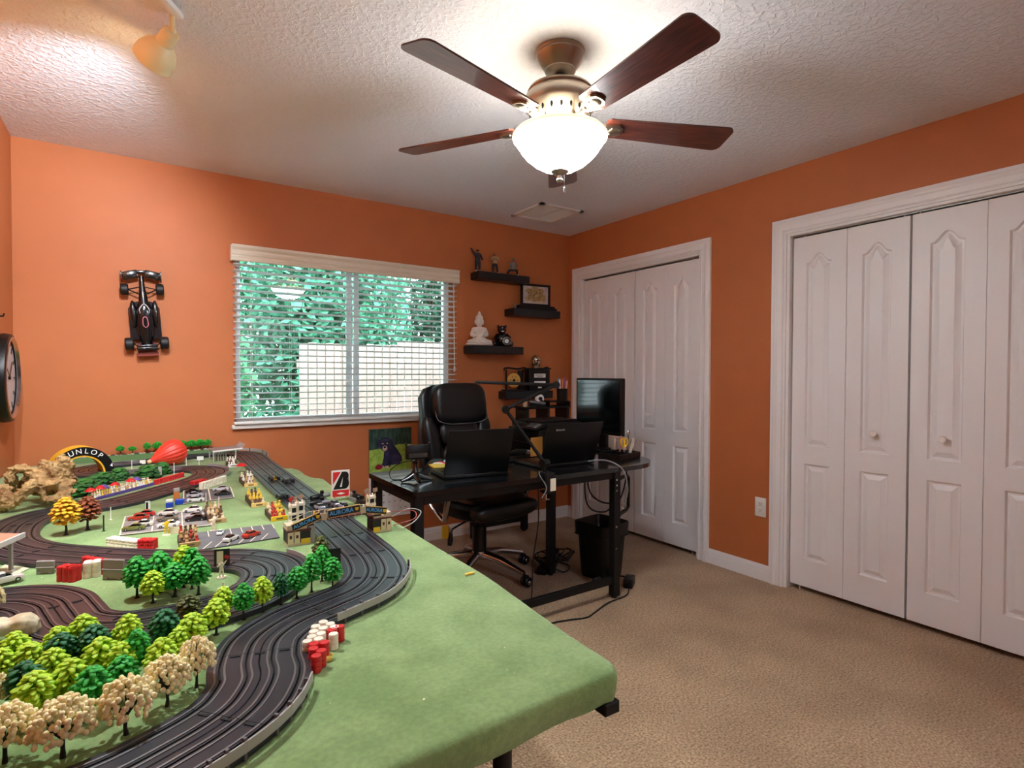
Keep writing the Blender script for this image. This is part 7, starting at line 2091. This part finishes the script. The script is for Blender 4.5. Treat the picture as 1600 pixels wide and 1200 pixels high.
q = MB(); q.tube(curve_pts([(.63, 1.66, TZ + .05), (.66, 1.68, TZ + .045), (.72, 1.73, TZ + .03), (.78, 1.75, TZ + .018), (.75, 1.68, TZ + .012), (.67, 1.66, TZ + .006)]), .0016, 6); q.build('red_wire', mat('wire_red', (150, 60, 50), rough=0.5), wr)
q = MB(); q.tube(curve_pts([(.64, 1.67, TZ + .02), (.70, 1.72, TZ + .022), (.765, 1.76, TZ + .026), (.80, 1.74, TZ + .016), (.74, 1.66, TZ + .008), (.68, 1.62, TZ + .004)]), .0016, 6); q.build('pale_wire', mat('wire_pale', (176, 168, 156), rough=0.5), wr)

# ---------------------------------------------------------------- boards, posts, flagmen
def board(foot, ptop, wpx, label, m_, face=None, cat='toy sign', name='toy_board', rz=0.0, th=.003, pole=True):
    A = at(*foot, TZ); h = zat(foot[0], ptop, A) - TZ
    dpt = A.x * math.sin(YAW) + A.y * math.cos(YAW); w_ = wpx * dpt / F_PX
    t = thing(name, label, cat, (A.x, A.y, TZ), -YAW * .4 + rz)
    z0 = h * .25 if pole else 0.0005
    q = MB(); q.box((0, 0, (h + z0) / 2), (w_, th, h - z0)); b_ = q.build('panel', m_, t, smooth=None)
    if pole:
        for x in (-w_ * .35, w_ * .35):
            q = MB(); q.bb((x - .0012, -.0012, 0), (x + .0012, .0012, z0 + .001)); q.build('leg', M_BLACK, t, smooth=None)
    if face:
        q = MB(); q.box((-w_ * .12, -th * .5 - .0004, (h + z0) / 2), (w_ * .42, .0008, (h - z0) * .78)); q.build('printed_panel', face, b_, smooth=None)
    return t
board((347, 892), 858, 22, 'black toy billboard with a cream panel behind the flagman in the infield', M_BDARK, M_CREAMP)
board((523, 899), 857, 18, 'black toy billboard at the inside of the big right-hand bend', M_BDARK, None)
board((274, 834), 823, 17, 'left cream toy board at the front edge of the large car park', M_CREAMP, None, pole=False)
board((293, 832), 821, 18, 'right cream toy board at the front edge of the large car park', M_CREAMP, None, pole=False)
board((223, 727), 719, 8, 'tiny white toy sign left of the balloon on the back grass', M_PLASTW, None)
board((313, 721), 713, 9, 'tiny white toy sign right of the balloon on the back grass', M_PLASTW, None)
board((250, 747), 729, 5, 'narrow grey toy sign beside the hedge under the balloon', M_GUARD, None)
board((231, 799), 783, 7, 'white folding toy sign beside the upper straight', M_PLASTW, M_DARK, pole=False)
board((487, 848), 822, 10, 'pale grey toy board standing beside the left foot of the bridge', M_GUARD, None, pole=False)
def post(foot, ptop, label, m_, r_=.0016, ball=None, lean=0):
    A = at(*foot, TZ); h = zat(foot[0], ptop, A) - TZ
    t = thing('toy_post', label, 'toy post', (A.x, A.y, TZ))
    q = MB(); q.tube([(0, 0, 0), (lean * h, 0, h)], r_, 6); q.build('pole', m_, t)
    q = MB(); q.lathe([(0, 0), (r_ * 2.6, 0), (r_ * 2.2, .0015), (0, .002)], 10); q.build('foot', m_, t)
    if ball:
        q = MB(); q.ell((lean * h, 0, h), ball, 8, 6); q.build('cap', M_CREAMP, t)
post((173, 812), 792, 'white toy post right of the autumn trees', M_PLASTW)
post((206, 733), 719, 'white toy post on the back grass right of the arch', M_PLASTW)
post((272, 743), 723, 'white toy post in front of the red balloon', M_PLASTW)
post((291, 727), 715, 'white toy post at the right foot of the balloon', M_PLASTW)
post((311, 728), 715, 'white toy post between the balloon and the small canopy', M_PLASTW)
post((162, 830), 805, 'dark green toy post beside the autumn trees', mat('post_green', (34, 54, 34)), .0022)
post((177, 718), 703, 'white peg first of the pair right of the arch', M_BWHITE, .003, .0042)
post((182, 717), 698, 'taller white peg of the pair right of the arch', M_BWHITE, .003, .0042)
post((332, 703), 688, 'white peg beside the small canopy on the back straight', M_BWHITE, .003, .0042)
post((322, 796), 770, 'long white pole left of two by the right end of the large car park', M_PLASTW, .0012)
post((342, 806), 776, 'long white pole right of two by the right end of the large car park', M_PLASTW, .0012)
def flagman(foot, ptop, label, m_, flag=None, base=M_CREAMP):
    A = at(*foot, TZ); h = zat(foot[0], ptop, A) - TZ
    t = thing('toy_flagman', label, 'toy figure', (A.x, A.y, TZ), R(-15))
    q = MB(); q.lathe([(0, 0), (.011, 0), (.010, .003), (0, .0035)], 14); q.build('base', base, t)
    J = [(0, 0, .50), (0, 0, .62), (0, 0, .76), (0, 0, .84), (0, -.01, .93), (-.11, 0, .78), (-.18, -.05, .66), (-.22, -.12, .78), (.11, 0, .78), (.20, -.03, .90), (.27, -.05, 1.02), (-.07, 0, .46), (-.08, -.02, .26), (-.085, 0, .05), (-.09, -.06, .03), (.07, 0, .46), (.08, -.02, .26), (.085, 0, .05), (.09, -.06, .03)]
    BN = [(0, 1), (1, 2), (2, 3), (3, 4), (2, 5), (5, 6), (6, 7), (2, 8), (8, 9), (9, 10), (0, 11), (11, 12), (12, 13), (13, 14), (0, 15), (15, 16), (16, 17), (17, 18)]
    RD = [.085, .09, .10, .05, .075, .055, .04, .034, .055, .04, .034, .065, .05, .036, .028, .065, .05, .036, .028]
    skin('body', [tuple(c * h for c in p) + (r_ * h,) for p, r_ in zip(J, RD)], BN, m_, t, 1)
    if flag:
        q = MB(); q.tube([(.27 * h, -.05 * h, .96 * h), (.40 * h, -.05 * h, 1.28 * h)], .0007, 5); q.box((.28 * h, -.05 * h, 1.20 * h), (.24 * h, .001, .16 * h), Matrix.Rotation(R(20), 3, 'Y')); q.build('flag', flag, t, smooth=None)
flagman((346, 903), 876, 'cream toy flagman with a red flag in front of the black infield billboard', M_CREAMP, M_BRED)
flagman((524, 907), 886, 'yellow toy flagman at the inside of the big right-hand bend', M_YELLOW, None)
flagman((334, 830), 806, 'cream toy figure on a white base beside the white parked car', M_CREAMP, None)
flagman((260, 836), 812, 'yellow toy figure in front of the large car park', M_YELLOW, None)
ss = thing('toy_stand_base', 'round cream toy base standing empty between the trees and the infield flagman', 'toy base', tuple(at(349, 921, TZ)))
q = MB(); q.lathe([(0, 0), (.013, 0), (.012, .003), (.003, .004), (.002, .016), (0, .016)], 16); q.build('disc', M_CREAMP, ss)
fp = thing('toy_pump', 'orange and grey toy fuel pump beside the small dark car park', 'toy pump', tuple(at(276, 781, TZ)))
q = MB(); q.rbox((0, 0, .016), (.020, .012, .031), .002, 1); q.build('body', mat('pump_orange', (206, 120, 60), rough=0.5), fp)
q = MB(); q.rbox((0, 0, .038), (.021, .013, .014), .002, 1); q.build('top', M_GUARD, fp)
for px, py, top_, nm, lab in ((265, 793, True, 'toy_crate', 'blue toy crate with a white top beside the fuel pump'), (281, 788, False, 'toy_crate', 'flat blue toy crate touching the small dark car park')):
    A = at(px, py, TZ)
    t = thing(nm, lab, 'toy crate', (A.x, A.y, TZ), R(-10))
    q = MB(); q.rbox((0, 0, .010), (.022 if top_ else .030, .018, .019), .002, 1)
    for k in (-1, 1): q.box((k * .006, -.0094, .010), (.002, .001, .016))
    q.build('box', M_BLUE, t)
    if top_:
        q = MB(); q.rbox((0, 0, .0245), (.022, .018, .010), .002, 1); q.build('lid', M_PLASTW, t)
ch_ = MB(); ch_.prism([(0, 0), (.012, .003), (.026, .002), (.030, .008), (.014, .011), (.003, .008)], 0, .004)
p = at(727, 901, TZ)
tag(ch_.build('paper_scrap', mat('yellow_scrap', (226, 196, 84), rough=0.7), loc=(p.x, p.y, TZ + .0005), smooth=None), 'small yellow scrap lying on the bare green cloth near the table edge', 'scrap')
p = at(513, 1033, TZ)
ch_ = MB(); ch_.rbox((0, 0, .004), (.012, .008, .008), .002, 1); ch_.ell((.006, .002, .008), .003, 8, 5)
tag(ch_.build('toy_marker', mat('yellow_scrap', (226, 196, 84)), loc=(p.x, p.y, TZ + .0003)), 'tiny yellow toy piece at the foot of the red barrels', 'toy piece')
